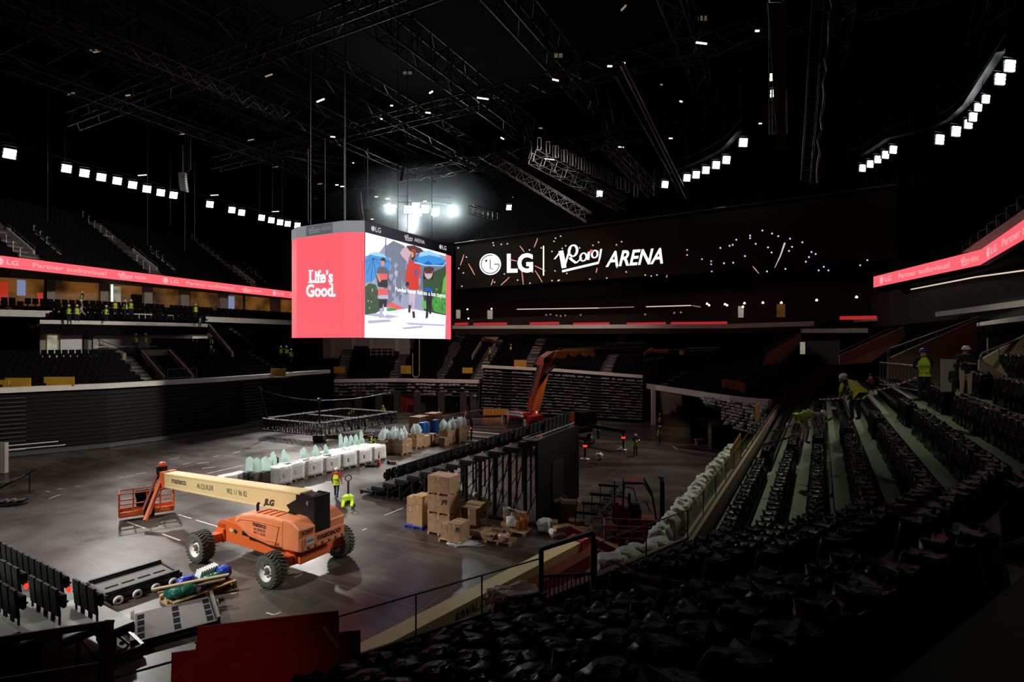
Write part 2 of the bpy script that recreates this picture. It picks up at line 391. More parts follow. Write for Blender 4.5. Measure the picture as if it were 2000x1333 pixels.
def stroke(mb, fn, pts, w, m):
    """flat line drawn on a surface fn(x, y); w: one width or one per point"""
    n = len(pts); ws = w if isinstance(w, (list, tuple)) else [w] * n; vs = []
    for i, p in enumerate(pts):
        a = pts[max(0, i - 1)]; b = pts[min(n - 1, i + 1)]; dx, dy = b[0] - a[0], b[1] - a[1]; l = math.hypot(dx, dy) or 1
        nx, ny = -dy / l * ws[i] / 2, dx / l * ws[i] / 2
        vs += [fn(p[0] + nx, p[1] + ny), fn(p[0] - nx, p[1] - ny)]
    return mb.add(vs, [(2 * i, 2 * i + 1, 2 * i + 3, 2 * i + 2) for i in range(n - 1)], m)
def lg_logo(mb, fn, cx, cy, r, m, dark, lift=None):
    """round face emblem: disc with a cut ring, an L nose and a dot eye; fn2 lies just in front"""
    f2 = lift or fn
    disc2(mb, fn, cx, cy, r, m)
    disc2(mb, f2, cx, cy, r * 0.88, dark, r0=r * 0.80, a0=math.radians(75), a1=math.radians(360))
    stroke(mb, f2, [(cx, cy + r * 0.45), (cx, cy - r * 0.42), (cx + r * 0.28, cy - r * 0.42)], r * 0.09, dark)
    stroke(mb, f2, [(cx + r * 0.35, cy), (cx + r * 0.84, cy)], r * 0.09, dark)
    disc2(mb, f2, cx - r * 0.38, cy + r * 0.33, r * 0.11, dark, n=10)
def roig(mb, fn, x0, y0, w, h, m, tilt=0.0, wt=1.0):
    """hand-lettered 'Roig' wordmark with underline in the box (x0, y0, w, h)"""
    g = lambda x, y: fn(x0 + x * w, y0 + y * h + tilt * x * w)
    class G: pass
    def S(pts, k): stroke(mb, lambda a, b: fn(a, b), [(x0 + x * w, y0 + y * h + tilt * x * w) for x, y in pts], k * w * wt, m)
    def arc(cx, cy, rx, ry, a, b, n=16): return [(cx + rx * math.cos(math.radians(a + (b - a) * i / n)), cy + ry * math.sin(math.radians(a + (b - a) * i / n))) for i in range(n + 1)]
    S([(0.0, 0.52), (0.13, 0.78), (0.12, 0.60)], 0.03)
    S([(0.13, 0.80), (0.17, 0.45), (0.20, 0.14)], 0.085)
    S([(0.20, 0.14), (0.27, 0.55), (0.33, 0.86)], 0.035)
    S(arc(0.385, 0.74, 0.085, 0.21, 200, -150), 0.045)
    S([(0.32, 0.50), (0.36, 0.40), (0.45, 0.26)], 0.05)
    S([(0.45, 0.26), (0.52, 0.36), (0.56, 0.44)], 0.028)
    S(arc(0.60, 0.45, 0.065, 0.15, 0, 360), 0.034)
    S([(0.715, 0.62), (0.70, 0.32)], 0.042)
    S(arc(0.835, 0.50, 0.06, 0.14, 0, 360), 0.034)
    S([(0.97, 0.66), (0.94, 0.34), (0.91, 0.13), (0.16, 0.0), (0.16, 0.045), (0.91, 0.18)], 0.032)

def lattice(name, p, q, wd, hgt, m, lab, bays=None, grp=None, r=.05, cat='truss', tri=False, posts=False):
    """box truss from p to q: four chords (parts) and a web"""
    p, q = Vector(p), Vector(q); d = (q - p); L = d.length; d.normalize(); s = d.cross(Vector((0, 0, 1)))
    if s.length < .05: s = Vector((1, 0, 0))
    s.normalize(); u = s.cross(d).normalized(); t = thing(name, lab, cat, p, 0, grp)
    cs = [s * (a * wd / 2) + u * (c * hgt / 2) for a, c in ((-1, -1), (1, -1), (1, 1), (-1, 1))]
    if tri: cs = [cs[0], cs[1], u * hgt / 2]
    for c in cs: b = MB(); b.tube(c, c + d * L, r, m, 5); b.build('chord', t)
    n = bays or max(2, int(L / (hgt * 1.0))); b = MB(); k = len(cs)
    for i in range(n):
        a0, a1 = d * (L * i / n), d * (L * (i + 1) / n)
        for j in range(k):
            c0, c1 = cs[j], cs[(j + 1) % k]
            b.tube(c0 + a0, c1 + a1, r * .55, m, 4, cap=False) if i % 2 == 0 else b.tube(c1 + a0, c0 + a1, r * .55, m, 4, cap=False)
            b.tube(c0 + a0, c1 + a0, r * .5, m, 4, cap=False)
    b.build('web', t); return t
# ================================================================== HALL
def pl_norm(path, side):
    """mitred outward normals of a plan polyline; side +1 = right of travel, -1 = left"""
    n = len(path); out = []
    for i in range(n):
        ds = []
        if i > 0: ds.append((Vector(path[i]) - Vector(path[i - 1])).normalized())
        if i < n - 1: ds.append((Vector(path[i + 1]) - Vector(path[i])).normalized())
        ns = [Vector((d.y, -d.x)) * side for d in ds]; m = sum(ns, Vector((0, 0)))
        m.normalize(); k = 1 / max(0.5, m.dot(ns[0])); out.append(m * k)
    return out
def offs(path, o, side):
    return [Vector(p) + n * o for p, n in zip(path, pl_norm(path, side))]
def along(path, s):
    for a, b in zip(path[:-1], path[1:]):
        l = (Vector(b) - Vector(a)).length
        if s <= l: t = (Vector(b) - Vector(a)) / l; return Vector(a) + t * s, t
        s -= l
    t = (Vector(path[-1]) - Vector(path[-2])).normalized(); return Vector(path[-1]), t
def plen(path): return sum((Vector(b) - Vector(a)).length for a, b in zip(path[:-1], path[1:]))
def strip(mb, A, za, B, zb, m):
    """surface between plan polyline A at height za and polyline B at height zb"""
    f = lambda z, i: z[i] if isinstance(z, (list, tuple)) else z
    n = len(A); vs = [(A[i][0], A[i][1], f(za, i)) for i in range(n)] + [(B[i][0], B[i][1], f(zb, i)) for i in range(n)]
    return mb.add(vs, [(i, i + 1, n + i + 1, n + i) for i in range(n - 1)], m)
def slabpath(mb, path, o0, o1, z0, z1, side, m):
    A = offs(path, o0, side); B = offs(path, o1, side)
    g = lambda z, q: [v + q for v in z] if isinstance(z, (list, tuple)) else z + q
    strip(mb, A, z0, A, z1, m); strip(mb, B, z0, B, z1, m); strip(mb, A, z1, B, z1, m); strip(mb, A, z0, B, z0, m)
    for i in (0, -1):
        y = lambda z: z[i] if isinstance(z, (list, tuple)) else z
        mb.add([(*A[i], y(z0)), (*B[i], y(z0)), (*B[i], y(z1)), (*A[i], y(z1))], [(0, 1, 2, 3)], m)

# ---- floor, roof, outer walls
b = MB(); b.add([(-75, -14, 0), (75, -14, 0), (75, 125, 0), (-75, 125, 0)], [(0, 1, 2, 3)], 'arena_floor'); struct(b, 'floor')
b = MB(); b.box((0, 55, 44.25), (150, 140, 0.5), 'wall_black'); struct(b, 'ceiling')
for nm, c, d in (('wall_left', (-75.2, 55, 22), (0.4, 140, 44)), ('wall_right', (75.2, 55, 22), (0.4, 140, 44)), ('wall_far', (0, 125.2, 22), (150.8, 0.4, 44)), ('wall_near', (0, -14.2, 22), (150.8, 0.4, 44))):
    b = MB(); b.box(c, d, 'wall_black'); struct(b, nm)

# ---- seats collected for one pass at the end
SEATS_FAR = []     # (x, y, z, heading) seats too small to be told apart
SEATS_NEAR = []    # wrapped seats of the near stands
def stand(name, path, side, z0, rows, sp, rise, aisles=(), awid=1.1, tread='concrete_dark', seats=SEATS_FAR, first=0.9, seat_sp=0.55, aisle_mat='concrete_pale', skip=None, rfun=None, hidden=None):
    b = MB(); st = MB(); zs = [z0 + (rfun(k) if rfun else rise * k) for k in range(rows)]
    L = plen(path)
    for k in range(rows):
        o0 = first + sp * (k - 0.5); o1 = first + sp * (k + 0.5)
        A = offs(path, o0, side); B = offs(path, o1, side); zp = zs[k - 1] if k else z0 - 0.4
        strip(b, A, zp - 0.02, A, zs[k], tread); strip(b, A, zs[k], B, zs[k], tread)
        C = offs(path, first + sp * k + 0.12, side); LC = plen(C)
        n = int(LC / seat_sp)
        for i in range(n):
            s = (i + 0.5) * LC / n; f = s / LC
            if any(abs(f * L - a) < awid / 2 + 0.18 for a in aisles): continue
            p, t = along(C, s)
            if skip and skip(p, k): continue
            nv = Vector((t.y, -t.x)) * side
            seats.append((p.x, p.y, zs[k], ang(-nv), k))
        for a in aisles:   # one step and a half step per row
            for h in (0, 1):
                q0 = o0 + h * sp / 2; q1 = q0 + sp / 2; zz = zs[k] - (0 if h else (zs[k] - zp) / 2) + 0.02
                P, t = along(path, a); nv = Vector((t.y, -t.x)) * side; w2 = awid / 2
                c = [P + nv * q0 - t * w2, P + nv * q0 + t * w2, P + nv * q1 + t * w2, P + nv * q1 - t * w2]
                zb = zz - 0.25
                st.hexa([(*v, zb) for v in c] + [(*v, zz) for v in c], aisle_mat)
    # solid end caps and back
    E = offs(path, first + sp * (rows - 0.5), side); strip(b, E, zs[-1], E, z0 - 0.5, tread)
    for idx in (0, -1):
        pr = []; 
        for k in range(rows):
            A = offs(path, first + sp * (k - 0.5), side)[idx]; B = offs(path, first + sp * (k + 0.5), side)[idx]
            pr += [(*A, zs[k]), (*B, zs[k])]
        pr = [(*offs(path, first - sp / 2, side)[idx], z0 - 0.5)] + pr + [(*E[idx], z0 - 0.5)]
        b.add(pr, [tuple(range(len(pr)))], tread)
    struct(b, name)
    if aisles: struct(st, 'aisle_steps')
    return zs

# ---- plan of the floor edge
LEFT = [(-72, 27), (-58, 36.5), (-44.2, 46.6), (-38.4, 51.2), (-32.6, 59.2), (-30.1, 64.7), (-27.5, 71.5), (-25.6, 75.5)]
LEFTX = LEFT + [(-12.0, 109)]
FARL = [(-25.0, 75.9), (-16.5, 77.5), (-4.6, 74.6)]
FARM = [(-4.0, 73.6), (6, 70.6), (16.0, 66.0)]
RFAR = [(16.5, 68.5), (21.2, 52.3), (23.4, 49.0)]
RIGHT = [(23.9, 48.4), (14.4, 31.8), (5.03, 15.45)]
NEAR = [(5.03, 15.45), (0.56, 11.9), (-3.05, 9.47), (-10.5, 4.9)]
RN = [(23.9, 48.4), (5.03, 15.45), (0.56, 11.9), (-3.05, 9.47), (-7.2, 6.8)]

# left lower bowl
zl = 5.6
stand('seating_tier', LEFT, -1, 5.25, 9, 0.85, 0.37, aisles=(3.0, 24.3, 31.8, 45.6, 62.0), awid=1.3, seat_sp=0.54)
stand('seating_tier', LEFT[4:], -1, 5.25 + .37 * 9, 12, 0.85, 0.42, aisles=(13.5,), awid=1.0, first=0.9 + .85 * 9, seat_sp=0.54)
stand('seating_tier', [(-72, 27), (-58, 36.5), (-46.5, 44.9)], -1, 5.25 + .37 * 9, 12, 0.85, 0.42, aisles=(), first=0.9 + .85 * 9, seat_sp=0.54)
stand('seating_tier', FARL, -1, 4.3, 18, 0.85, 0.40, aisles=(0.6, 8.2, 15.0, 20.2), awid=1.2, seat_sp=0.54)
stand('seating_tier', FARM, -1, 5.4, 17, 0.85, 0.40, aisles=(5.5, 16.5), awid=1.3, seat_sp=0.54)
stand('seating_tier', RFAR, -1, 4.3, 17, 0.9, 0.43, aisles=(3.0,), awid=1.3, seat_sp=0.54)

# coping bands round the floor edge
b = MB(); slabpath(b, LEFT, -0.25, 0.45, 5.5, 5.98, -1, 'coping'); struct(b, 'trim_1')
b = MB(); slabpath(b, FARL, -0.3, 0.4, 4.15, 4.6, -1, 'coping'); struct(b, 'trim_2')
b = MB(); slabpath(b, FARM, -0.3, 0.4, [6.35, 6.0, 5.45], [6.7, 6.35, 5.8], -1, 'coping'); struct(b, 'trim_3')
b = MB(); slabpath(b, RFAR, -0.3, 0.4, [4.1, 4.1, 4.1], [4.65, 4.65, 4.65], -1, 'coping')
b.box((16.9, 64.5, 2.1), (0.45, 0.45, 4.2), 'coping'); struct(b, 'trim_4')

# retracted telescopic stand under the left coping: stacked deck noses
def retracted(path, side, z0, z1, n, label, depth=0.5, nose='deck_nose', o_top=0.0):
    rt = thing('retracted_telescopic_stand', label, 'telescopic stand')
    b = MB(); strip(b, offs(path, depth + 0.5, side), 0, offs(path, depth + 0.5, side), z1, 'black_matt'); b.build('back_panel', rt)
    for k in range(n):
        z = z0 + (z1 - z0) * k / n; h = (z1 - z0) / n
        o = depth * k / n - o_top
        b = MB(); slabpath(b, path, -depth + o, -depth + o + 0.35, z + h * 0.55, z + h * 0.86, side, nose); b.build('deck_nose', rt)
        b = MB(); slabpath(b, path, -depth + o + 0.12, -depth + o + 0.4, z, z + h * 0.55, side, 'black_metal'); b.build('folded_seat_row', rt)
    return rt
rt = retracted(LEFT[1:], -1, 0.15, 5.35, 14, 'long black retracted telescopic stand filling the left side wall under the pale coping')
b = MB(); slabpath(b, LEFT[1:], -1.0, -0.6, 0.05, 0.42, -1, 'deck_steel'); b.build('kick_panel', rt)
for s in (30.5, 52):
    p, t = along(LEFT[1:], s - 13); nv = Vector((-t.y, t.x)) * -1
    for k in range(13):
        b = MB(); q = p + nv * (0.62 - 0.036 * k); b.box((q.x, q.y, 0.55 + 0.372 * k), (2.6, 0.25, 0.07), 'steel' if k in (0,) else 'deck_steel', ang(t)); b.build('aisle_step_nose', rt)
b = MB()
for s0, s1, z, in ((14, 21.5, 0.62), (17.0, 21.0, 0.98), (11.0, 15, 0.3)):
    p, t = along(LEFT[1:], s0); q, _ = along(LEFT[1:], s1); nv = Vector((t.y, -t.x)) * 0.66
    b.bar((p.x + nv.x, p.y + nv.y, z), (q.x + nv.x, q.y + nv.y, z), 0.05, 0.08, 'white_paint')
b.build('pale_edge_strip', rt)

# far left block: doors below, folded decks stuffed with pale sheeting above
b = MB(); strip(b, offs(FARL, 0.4, -1), 0, offs(FARL, 0.4, -1), 4.2, 'concrete_dark'); struct(b, 'wall_beneath_stand')
fs = thing('retracted_telescopic_stand', 'short retracted stand above the doors at the far left, decks stuffed with pale sheeting', 'telescopic stand')
L_ = plen(FARL)
for k in range(4):
    z = 2.35 + 0.45 * k
    b = MB(); slabpath(b, FARL, -0.75 + .1 * k, 0.1, z, z + 0.12, -1, 'deck_steel'); b.build('deck_nose', fs)
rr = random.Random(3)
b = MB()
for k in range(4):
    for i in range(34):
        s = L_ * (i + .5) / 34
        if rr.random() < (0.42 if k < 3 else .2) or 8.2 < s < 10.2 or 14.6 < s < 15.6: continue
        p, t = along(FARL, s); nv = Vector((t.y, -t.x))
        b.blob((p.x + nv.x * 0.62, p.y + nv.y * 0.62, 2.52 + .45 * k + rr.uniform(-.06, .04)), (0.36, 0.26, 0.13 + rr.random() * .06), 'sheeting_far', 0.3, rr.random() * 9, 1)
tag(b.build('pale_sheeting', fs), 'crumpled pale plastic sheeting', kind='stuff')
for i, (px, wd) in enumerate(((722, 1.9), (757, 1.6), (793, 2.4), (846, 1.2), (884, 1.9))):
    dd = 76.7 if px < 800 else 75.3; c = at(px, 800, dd)
    b = MB(); b.box((c.x, c.y + .15, 1.15), (wd, 0.16, 2.3), 'red_dark' if i == 2 else 'black_matt'); b.box((c.x, c.y + 0.1, 2.38), (wd + .2, .2, .12), 'concrete_dark')
    b.box((c.x + wd * .3, c.y + .04, 1.1), (0.05, 0.08, 0.25), 'steel'); struct(b, 'door_%d' % (i + 1))
for px in (700, 740, 776, 815, 862, 905, 925):
    dd = 75.9 if px < 800 else 74.3; c = at(px, 800, dd); b = MB(); b.box((c.x, c.y, 1.5), (0.9, 0.5, 3.0), 'concrete_dark'); struct(b, 'wall_pier')

# far middle wall with many stuffed deck noses
fm = thing('retracted_telescopic_stand', 'tall retracted stand on the far wall behind the crane lorry, deck edges stuffed with sheeting', 'telescopic stand')
b = MB(); strip(b, offs(FARM, 0.3, -1), 0, offs(FARM, 0.3, -1), [6.3, 5.9, 5.4], 'black_matt'); b.build('back_panel', fm)
LM = plen(FARM)
for k in range(14):
    zk = [0.5 + 0.41 * k, 0.45 + 0.385 * k, 0.4 + 0.35 * k]
    b = MB(); slabpath(b, FARM, -0.75 + .06 * k, 0.1, zk, [z + .1 for z in zk], -1, 'deck_steel'); b.build('deck_nose', fm)
b = MB()
for k in range(14):
    for i in range(62):
        s = LM * (i + .5) / 62; f = s / LM
        if noise.noise(Vector((s * .8, k * 1.3, 0))) * 1.2 + rr.random() < 0.33 or abs(s - 3.6) < .7 or abs(s - 15.5) < .7: continue
        p, t = along(FARM, s); nv = Vector((t.y, -t.x)); z = (0.5 + .41 * k) * (1 - f) + (0.4 + .35 * k) * f + .12
        b.blob((p.x + nv.x * (0.6 - .05 * k), p.y + nv.y * (0.6 - .05 * k), z), (0.22, 0.2, 0.035 + rr.random() * .05 + (0.09 if k == 13 else 0)), 'sheeting_far', 0.3, rr.random() * 9, 1)
tag(b.build('pale_sheeting', fm), 'crumpled pale plastic sheeting', kind='stuff')

# right far block: soffit over an open gate, stuffed decks beside it
fr = thing('retracted_telescopic_stand', 'retracted stand stuffed with white sheeting at the right gate', 'telescopic stand')
RF2 = [(21.9 - 1.6, 56.5), (21.0, 52.5), (22.3, 45.5)]
for k in range(9):
    zz = 1.7 + .3 * k; pth = RF2 if k > 4 else RF2[1:]
    b = MB(); slabpath(b, pth, -0.4 + .05 * k, 0.9, zz, zz + .1, -1, 'deck_steel'); b.build('deck_nose', fr)
b = MB()
for k in range(9):
    pth = RF2 if k > 5 else RF2[1:]; LL = plen(pth)
    for i in range(int(LL / .42)):
        if rr.random() < 0.25: continue
        p, t = along(pth, i * .42); nv = Vector((t.y, -t.x))
        b.blob((p.x + nv.x * .45, p.y + nv.y * .45, 1.85 + .3 * k), (0.25, 0.25, 0.08 + rr.random() * .1), 'sack_white', 0.35, rr.random() * 9, 1)
tag(b.build('white_sheeting', fr), 'crumpled white sheeting', kind='stuff')
for x0, x1, y in ((1350, 1383, 53), (1392, 1432, 50)):
    a = at(x0, 860, y); c = at(x1, 860, y); b = MB(); b.box(((a.x + c.x) / 2, y + .2, 1.1), (c.x - a.x, .3, 2.2), 'black_matt'); b.build('end_panel', fr)
b = MB(); b.box((19.5, 74, 2), (7.5, .4, 4), 'wall_pink'); struct(b, 'wall_gate_passage')
b = MB(); c = at(1322, 760, 73.5); b.box((c.x, c.y, 3.4), (2.6, .06, .8), 'glow_warm'); struct(b, 'window_1')
b = MB(); c = at(1390, 775, 70); b.box((c.x, c.y, 2.6), (1.5, .06, 1.2), 'glow_warm'); struct(b, 'window_2')

# ---- near and right stands (wrapped seats); the stand turns the corner round the floor
def near_skip(p, k):
    x, y = p
    if y < 1.2 and x < 12: return True
    if (Vector((x, y)) - Vector((0, 0))).length < 2.3: return True
    if y < 0.6 or (k >= 9 and y < 8): return True
    if k >= 7 and x < 6 : return True
    return False
RR = [(RN[0][0], RN[0][1])] + RN[1:]
LRN = plen(RN[:2])                               # length of the right hand side
AIS = (9.5, 26.3, LRN + 5.0)
ZN = stand('seating_tier', RN, 1 * -1, 3.9, 11, 1.1, 0.45, aisles=AIS, awid=1.3, tread='green_tread', seats=SEATS_NEAR, first=0.9, seat_sp=0.56, skip=near_skip, aisle_mat='concrete_pale', rfun=lambda k: 0.42 * k + 0.02 * k * k)
# ================================================================== LEFT SIDE: concourse, balcony, boxes, ribbon, upper bowl
def quad3(mb, p, q, z0, z1, m, th=0.25):
    """vertical panel between plan points p and q"""
    d = (Vector(q[:2]) - Vector(p[:2])).normalized(); n = Vector((-d.y, d.x)) * th
    pts = [(p[0], p[1], z0), (q[0], q[1], z0), (q[0], q[1], z1), (p[0], p[1], z1)]
    return mb.prism(pts, (n.x, n.y, 0), m)
LC = offs(LEFTX, 8.9, -1)                         # concourse front line
def lp(px, path):
    """plan point where the sight line through column px meets the polyline"""
    k = (px - 1000) / F
    for a, b in zip(path[:-1], path[1:]):
        fa = a[0] - k * a[1]; fb = b[0] - k * b[1]
        if fa * fb <= 0 and fa != fb: t = fa / (fa - fb); return Vector((a[0] + (b[0] - a[0]) * t, a[1] + (b[1] - a[1]) * t))
    return None
def zat(py, d): return H - (py - 666) / F * d
CB = offs(LEFTX, 11.0, -1)
def seg(path, px0, px1, n=6):
    return [lp(px0 + (px1 - px0) * i / n, path) for i in range(n + 1)]
# concourse back wall in pale panels with a lit doorway, balcony above it
b = MB(); S = seg(CB, 78, 412)
strip(b, S, 7.8, S, 11.0, 'concrete'); struct(b, 'wall_concourse')
for a, c, m in ((92, 112, 'glow_room'), (118, 160, 'white_paint'), (164, 172, 'concrete_dark'), (182, 342, 'concrete_pale'), (343, 374, 'white_paint'), (377, 405, 'glow_room')):
    b = MB(); p, q = lp(a, offs(LEFTX, 10.7, -1)), lp(c, offs(LEFTX, 10.7, -1))
    quad3(b, p, q, 8.2, 10.6, m, 0.1); struct(b, 'wall_panel')
b = MB(); S = seg(offs(LEFTX, 9.6, -1), 182, 342, 2); slabpath(b, S, -0.05, 0.05, 8.3, 9.35, -1, 'glass'); slabpath(b, S, -0.06, 0.06, 9.33, 9.4, -1, 'steel')
solid(b, 'glass_balustrade', 'glass balustrade with steel rail in front of the left concourse opening', 'balustrade')
# balcony slab: black display fascia, pale coping
BAL = offs(LEFTX, 8.6, -1); S = seg(BAL, 78, 404)
b = MB(); slabpath(b, S, 0, 5.5, 11.45, 11.75, -1, 'concrete_dark'); slabpath(b, S, -0.15, 0.15, 11.75, 12.15, -1, 'coping'); struct(b, 'trim_5')
b = MB(); slabpath(b, S, -0.05, 0.1, 10.75, 11.72, -1, 'wall_black'); r = solid(b, 'balcony_display_band', 'switched-off black display band hanging below the left balcony coping', 'display')
# balcony seats in two rows and a ledge
SEATS_BAL = []
for o, z, x0, x1 in ((9.7, 12.0, 95, 400), (10.6, 12.25, 100, 408), (13.0, 13.2, 0, 575), (13.9, 13.6, 0, 580)):
    pth = offs(LEFTX, o, -1); A = seg(pth, x0, x1); b = MB(); strip(b, offs(A, -.45, -1), z, offs(A, .5, -1), z, 'concrete_dark'); struct(b, 'balcony_tread')
    n = int(plen(A) / .62)
    for i in range(n):
        p, t = along(A, (i + .5) * .62)
        if rr.random() < .1: continue
        SEATS_BAL.append((p.x, p.y, z, ang((t.y, -t.x)), 0))
b = MB(); S = seg(offs(LEFTX, 12.2, -1), 0, 580, 8); slabpath(b, S, 0, .2, 12.55, 13.25, -1, 'coping'); struct(b, 'trim_6')
# hospitality boxes: back wall in lit timber, columns, doors
BX = offs(LEFTX, 16.5, -1)
b = MB(); S = seg(BX, -40, 580, 10); strip(b, S, 13.2, S, 17.3, 'concrete_dark'); strip(b, offs(S, -1.5, -1), 17.25, S, 17.25, 'black_matt'); struct(b, 'wall_boxes')
BX2 = offs(LEFTX, 16.2, -1)
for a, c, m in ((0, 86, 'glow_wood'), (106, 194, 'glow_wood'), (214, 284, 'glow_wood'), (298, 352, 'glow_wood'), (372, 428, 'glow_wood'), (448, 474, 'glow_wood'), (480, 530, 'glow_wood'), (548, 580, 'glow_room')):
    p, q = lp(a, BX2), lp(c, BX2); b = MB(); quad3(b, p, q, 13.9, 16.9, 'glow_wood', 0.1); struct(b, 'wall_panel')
for a in (100, 204, 290, 362, 438, 540):
    p, q = lp(a - 8, offs(LEFTX, 15.2, -1)), lp(a + 8, offs(LEFTX, 15.2, -1)); b = MB(); quad3(b, p, q, 13.2, 17.1, 'concrete', 0.5); struct(b, 'column')
for a, c, z0, z1, m in ((33, 50, 15.0, 16.7, 'glow_blue'), (0, 16, 14.3, 16.4, 'glow_red'), (72, 84, 14.0, 15.4, 'glow_red'), (217, 221, 14.2, 16.8, 'led_white'), (222, 236, 14.2, 16.6, 'glow_room'), (446, 458, 14.6, 16.6, 'glow_blue'), (256, 278, 14.2, 15.8, 'black_matt'), (150, 190, 14.0, 14.9, 'carton_dark')):
    p, q = lp(a, offs(LEFTX, 15.9, -1)), lp(c, offs(LEFTX, 15.9, -1)); b = MB(); quad3(b, p, q, z0, z1, m, 0.05)
    solid(b, 'wall_screen' if 'glow' in m or 'led' in m else 'dark_hatch', {'glow_blue': 'small bluish lit screen on the timber box wall', 'glow_red': 'red lit panel at the back of a hospitality box', 'led_white': 'thin bright vertical lamp beside a box door', 'glow_room': 'pale lit doorway with a dotted pane in a box', 'black_matt': 'dark serving hatch in the timber box wall', 'carton_dark': 'brown counter front against the timber box wall'}[m] + ', %s' % ({0: 'at the very left edge', 33: 'left end', 72: 'left of the first column', 446: 'far end'}.get(a, 'mid row')), 'screen' if 'glow' in m else 'fitting')
# strip lights under the ribbon
for i, (a, c) in enumerate(((2, 60), (110, 200), (205, 280), (300, 350), (360, 430), (450, 500))):
    p, q = lp(a, offs(LEFTX, 13.2, -1)), lp(c, offs(LEFTX, 13.2, -1)); b = MB(); b.bar((*p, 17.05), (*q, 17.05), 0.08, 0.05, 'strip_warm')
    solid(b, 'strip_light', 'thin warm ceiling strip light over the hospitality boxes', 'light', 'strip lights over the left boxes')

# ---- left LED ribbon (straight), text runs along it
RB0 = Vector(((-60 - 1000) / F * 47.6, 47.6)); RB1 = Vector((-34.1, 89.5)); RBZ0, RBZ1 = 16.82, 17.88
RBd = (RB1 - RB0).normalized(); RBn = Vector((RBd.y, -RBd.x))
def rib_s(px):
    k = (px - 1000) / F; a = RB0; dd = RBd; t = (k * a.y - a.x) / (dd.x - k * dd.y); return t
def ribbon(name, label, P0, P1, z0, z1, texts, mt='led_red', back=0.35):
    d = (P1 - P0).normalized(); n = Vector((d.y, -d.x))
    if n.dot(-P0) < 0: n = -n
    r = thing(name, label, 'led display', (P0.x, P0.y, z0))
    L = (P1 - P0).length; loc = lambda s, v, e: (d.x * s + n.x * e, d.y * s + n.y * e, v * (z1 - z0))
    b = MB(); b.hexa([loc(0, 0, 0), loc(L, 0, 0), loc(L, 0, -back), loc(0, 0, -back), loc(0, 1, 0), loc(L, 1, 0), loc(L, 1, -back), loc(0, 1, -back)], mt); b.build('display_face', r)
    b = MB(); b.hexa([loc(0, -.06, .06), loc(L, -.06, .06), loc(L, -.06, -back - .1), loc(0, -.06, -back - .1), loc(0, -.01, .06), loc(L, -.01, .06), loc(L, -.01, -back - .1), loc(0, -.01, -back - .1)], 'black_metal'); b.build('rim', r)
    letters = r
    def sx(px): k = (px - 1000) / F; return (k * P0.y - P0.x) / (d.x - k * d.y)
    for kind, a, c in texts:
        b = MB()
        s0, s1 = sx(a), sx(c)
        if kind == 'logo':
            cx = (s0 + s1) / 2; rad = 0.30 * (z1 - z0) * 1.15
            f1 = lambda x, y: loc(x, y / (z1 - z0), .02); f2 = lambda x, y: loc(x, y / (z1 - z0), .035)
            lg_logo(b, f1, cx, 0.5 * (z1 - z0), abs(rad), 'led_pink', mt, f2)
        elif kind == 'roig':
            roig(b, lambda x, y: loc(x, y, .02), s0, 0.16, (s1 - s0) * 0.56, 0.66, 'led_pink', 0, 1.0) if False else None
            h = z1 - z0; roig(b, lambda x, y: loc(x, y / h, .02), s0, 0.2 * h, (s1 - s0) * 0.53, 0.62 * h, 'led_pink')
            put_text(b, 'ARENA', lambda u, v: loc(s0 + (s1 - s0) * (.57 + .43 * u), 0.32 + 0.34 * v, .02), 'led_pink')
        else:
            put_text(b, kind, lambda u, v: loc(s0 + (s1 - s0) * u, 0.30 + 0.42 * v, .02), 'led_pink', 0.01 if kind == 'LG' else 0.0)
        b.build('emblem' if kind == 'logo' else 'lettering', r)
    return r
ribbon('led_ribbon', 'long red LED ribbon with partner lettering along the edge of the left upper bowl', RB0, RB1, RBZ0, RBZ1,
       [('logo', -14, 9), ('LG', 13, 36), ('Partner audiovisual', 64, 207), ('roig', 229, 286), ('logo', 315, 331), ('LG', 333, 348), ('Partner audiovisual', 364, 458), ('roig', 472, 511), ('logo', 531, 541), ('LG', 543, 554), ('Partner audiovisual', 567, 606)])
b = MB(); n_ = -RBn  # slab behind and under the ribbon
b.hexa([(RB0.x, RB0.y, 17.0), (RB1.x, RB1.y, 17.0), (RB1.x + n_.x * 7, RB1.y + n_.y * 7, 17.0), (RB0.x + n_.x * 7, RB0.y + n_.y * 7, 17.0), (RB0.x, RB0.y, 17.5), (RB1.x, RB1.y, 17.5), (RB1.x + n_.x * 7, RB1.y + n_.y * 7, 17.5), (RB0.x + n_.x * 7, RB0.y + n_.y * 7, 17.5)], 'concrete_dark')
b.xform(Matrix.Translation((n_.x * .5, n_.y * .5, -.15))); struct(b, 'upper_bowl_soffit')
# upper bowl behind the ribbon
UP = [RB0 + RBd * -8, RB0 + RBd * 30, RB1 + RBd * 12]
UP = [u + n_ * 0.9 for u in UP]
ua = [rib_s(px) + 8 for px in (88, 330, 520)]
stand('upper_seating_tier', UP, -1, 17.7, 15, 0.85, 0.55, aisles=ua, awid=1.9, first=0.6)
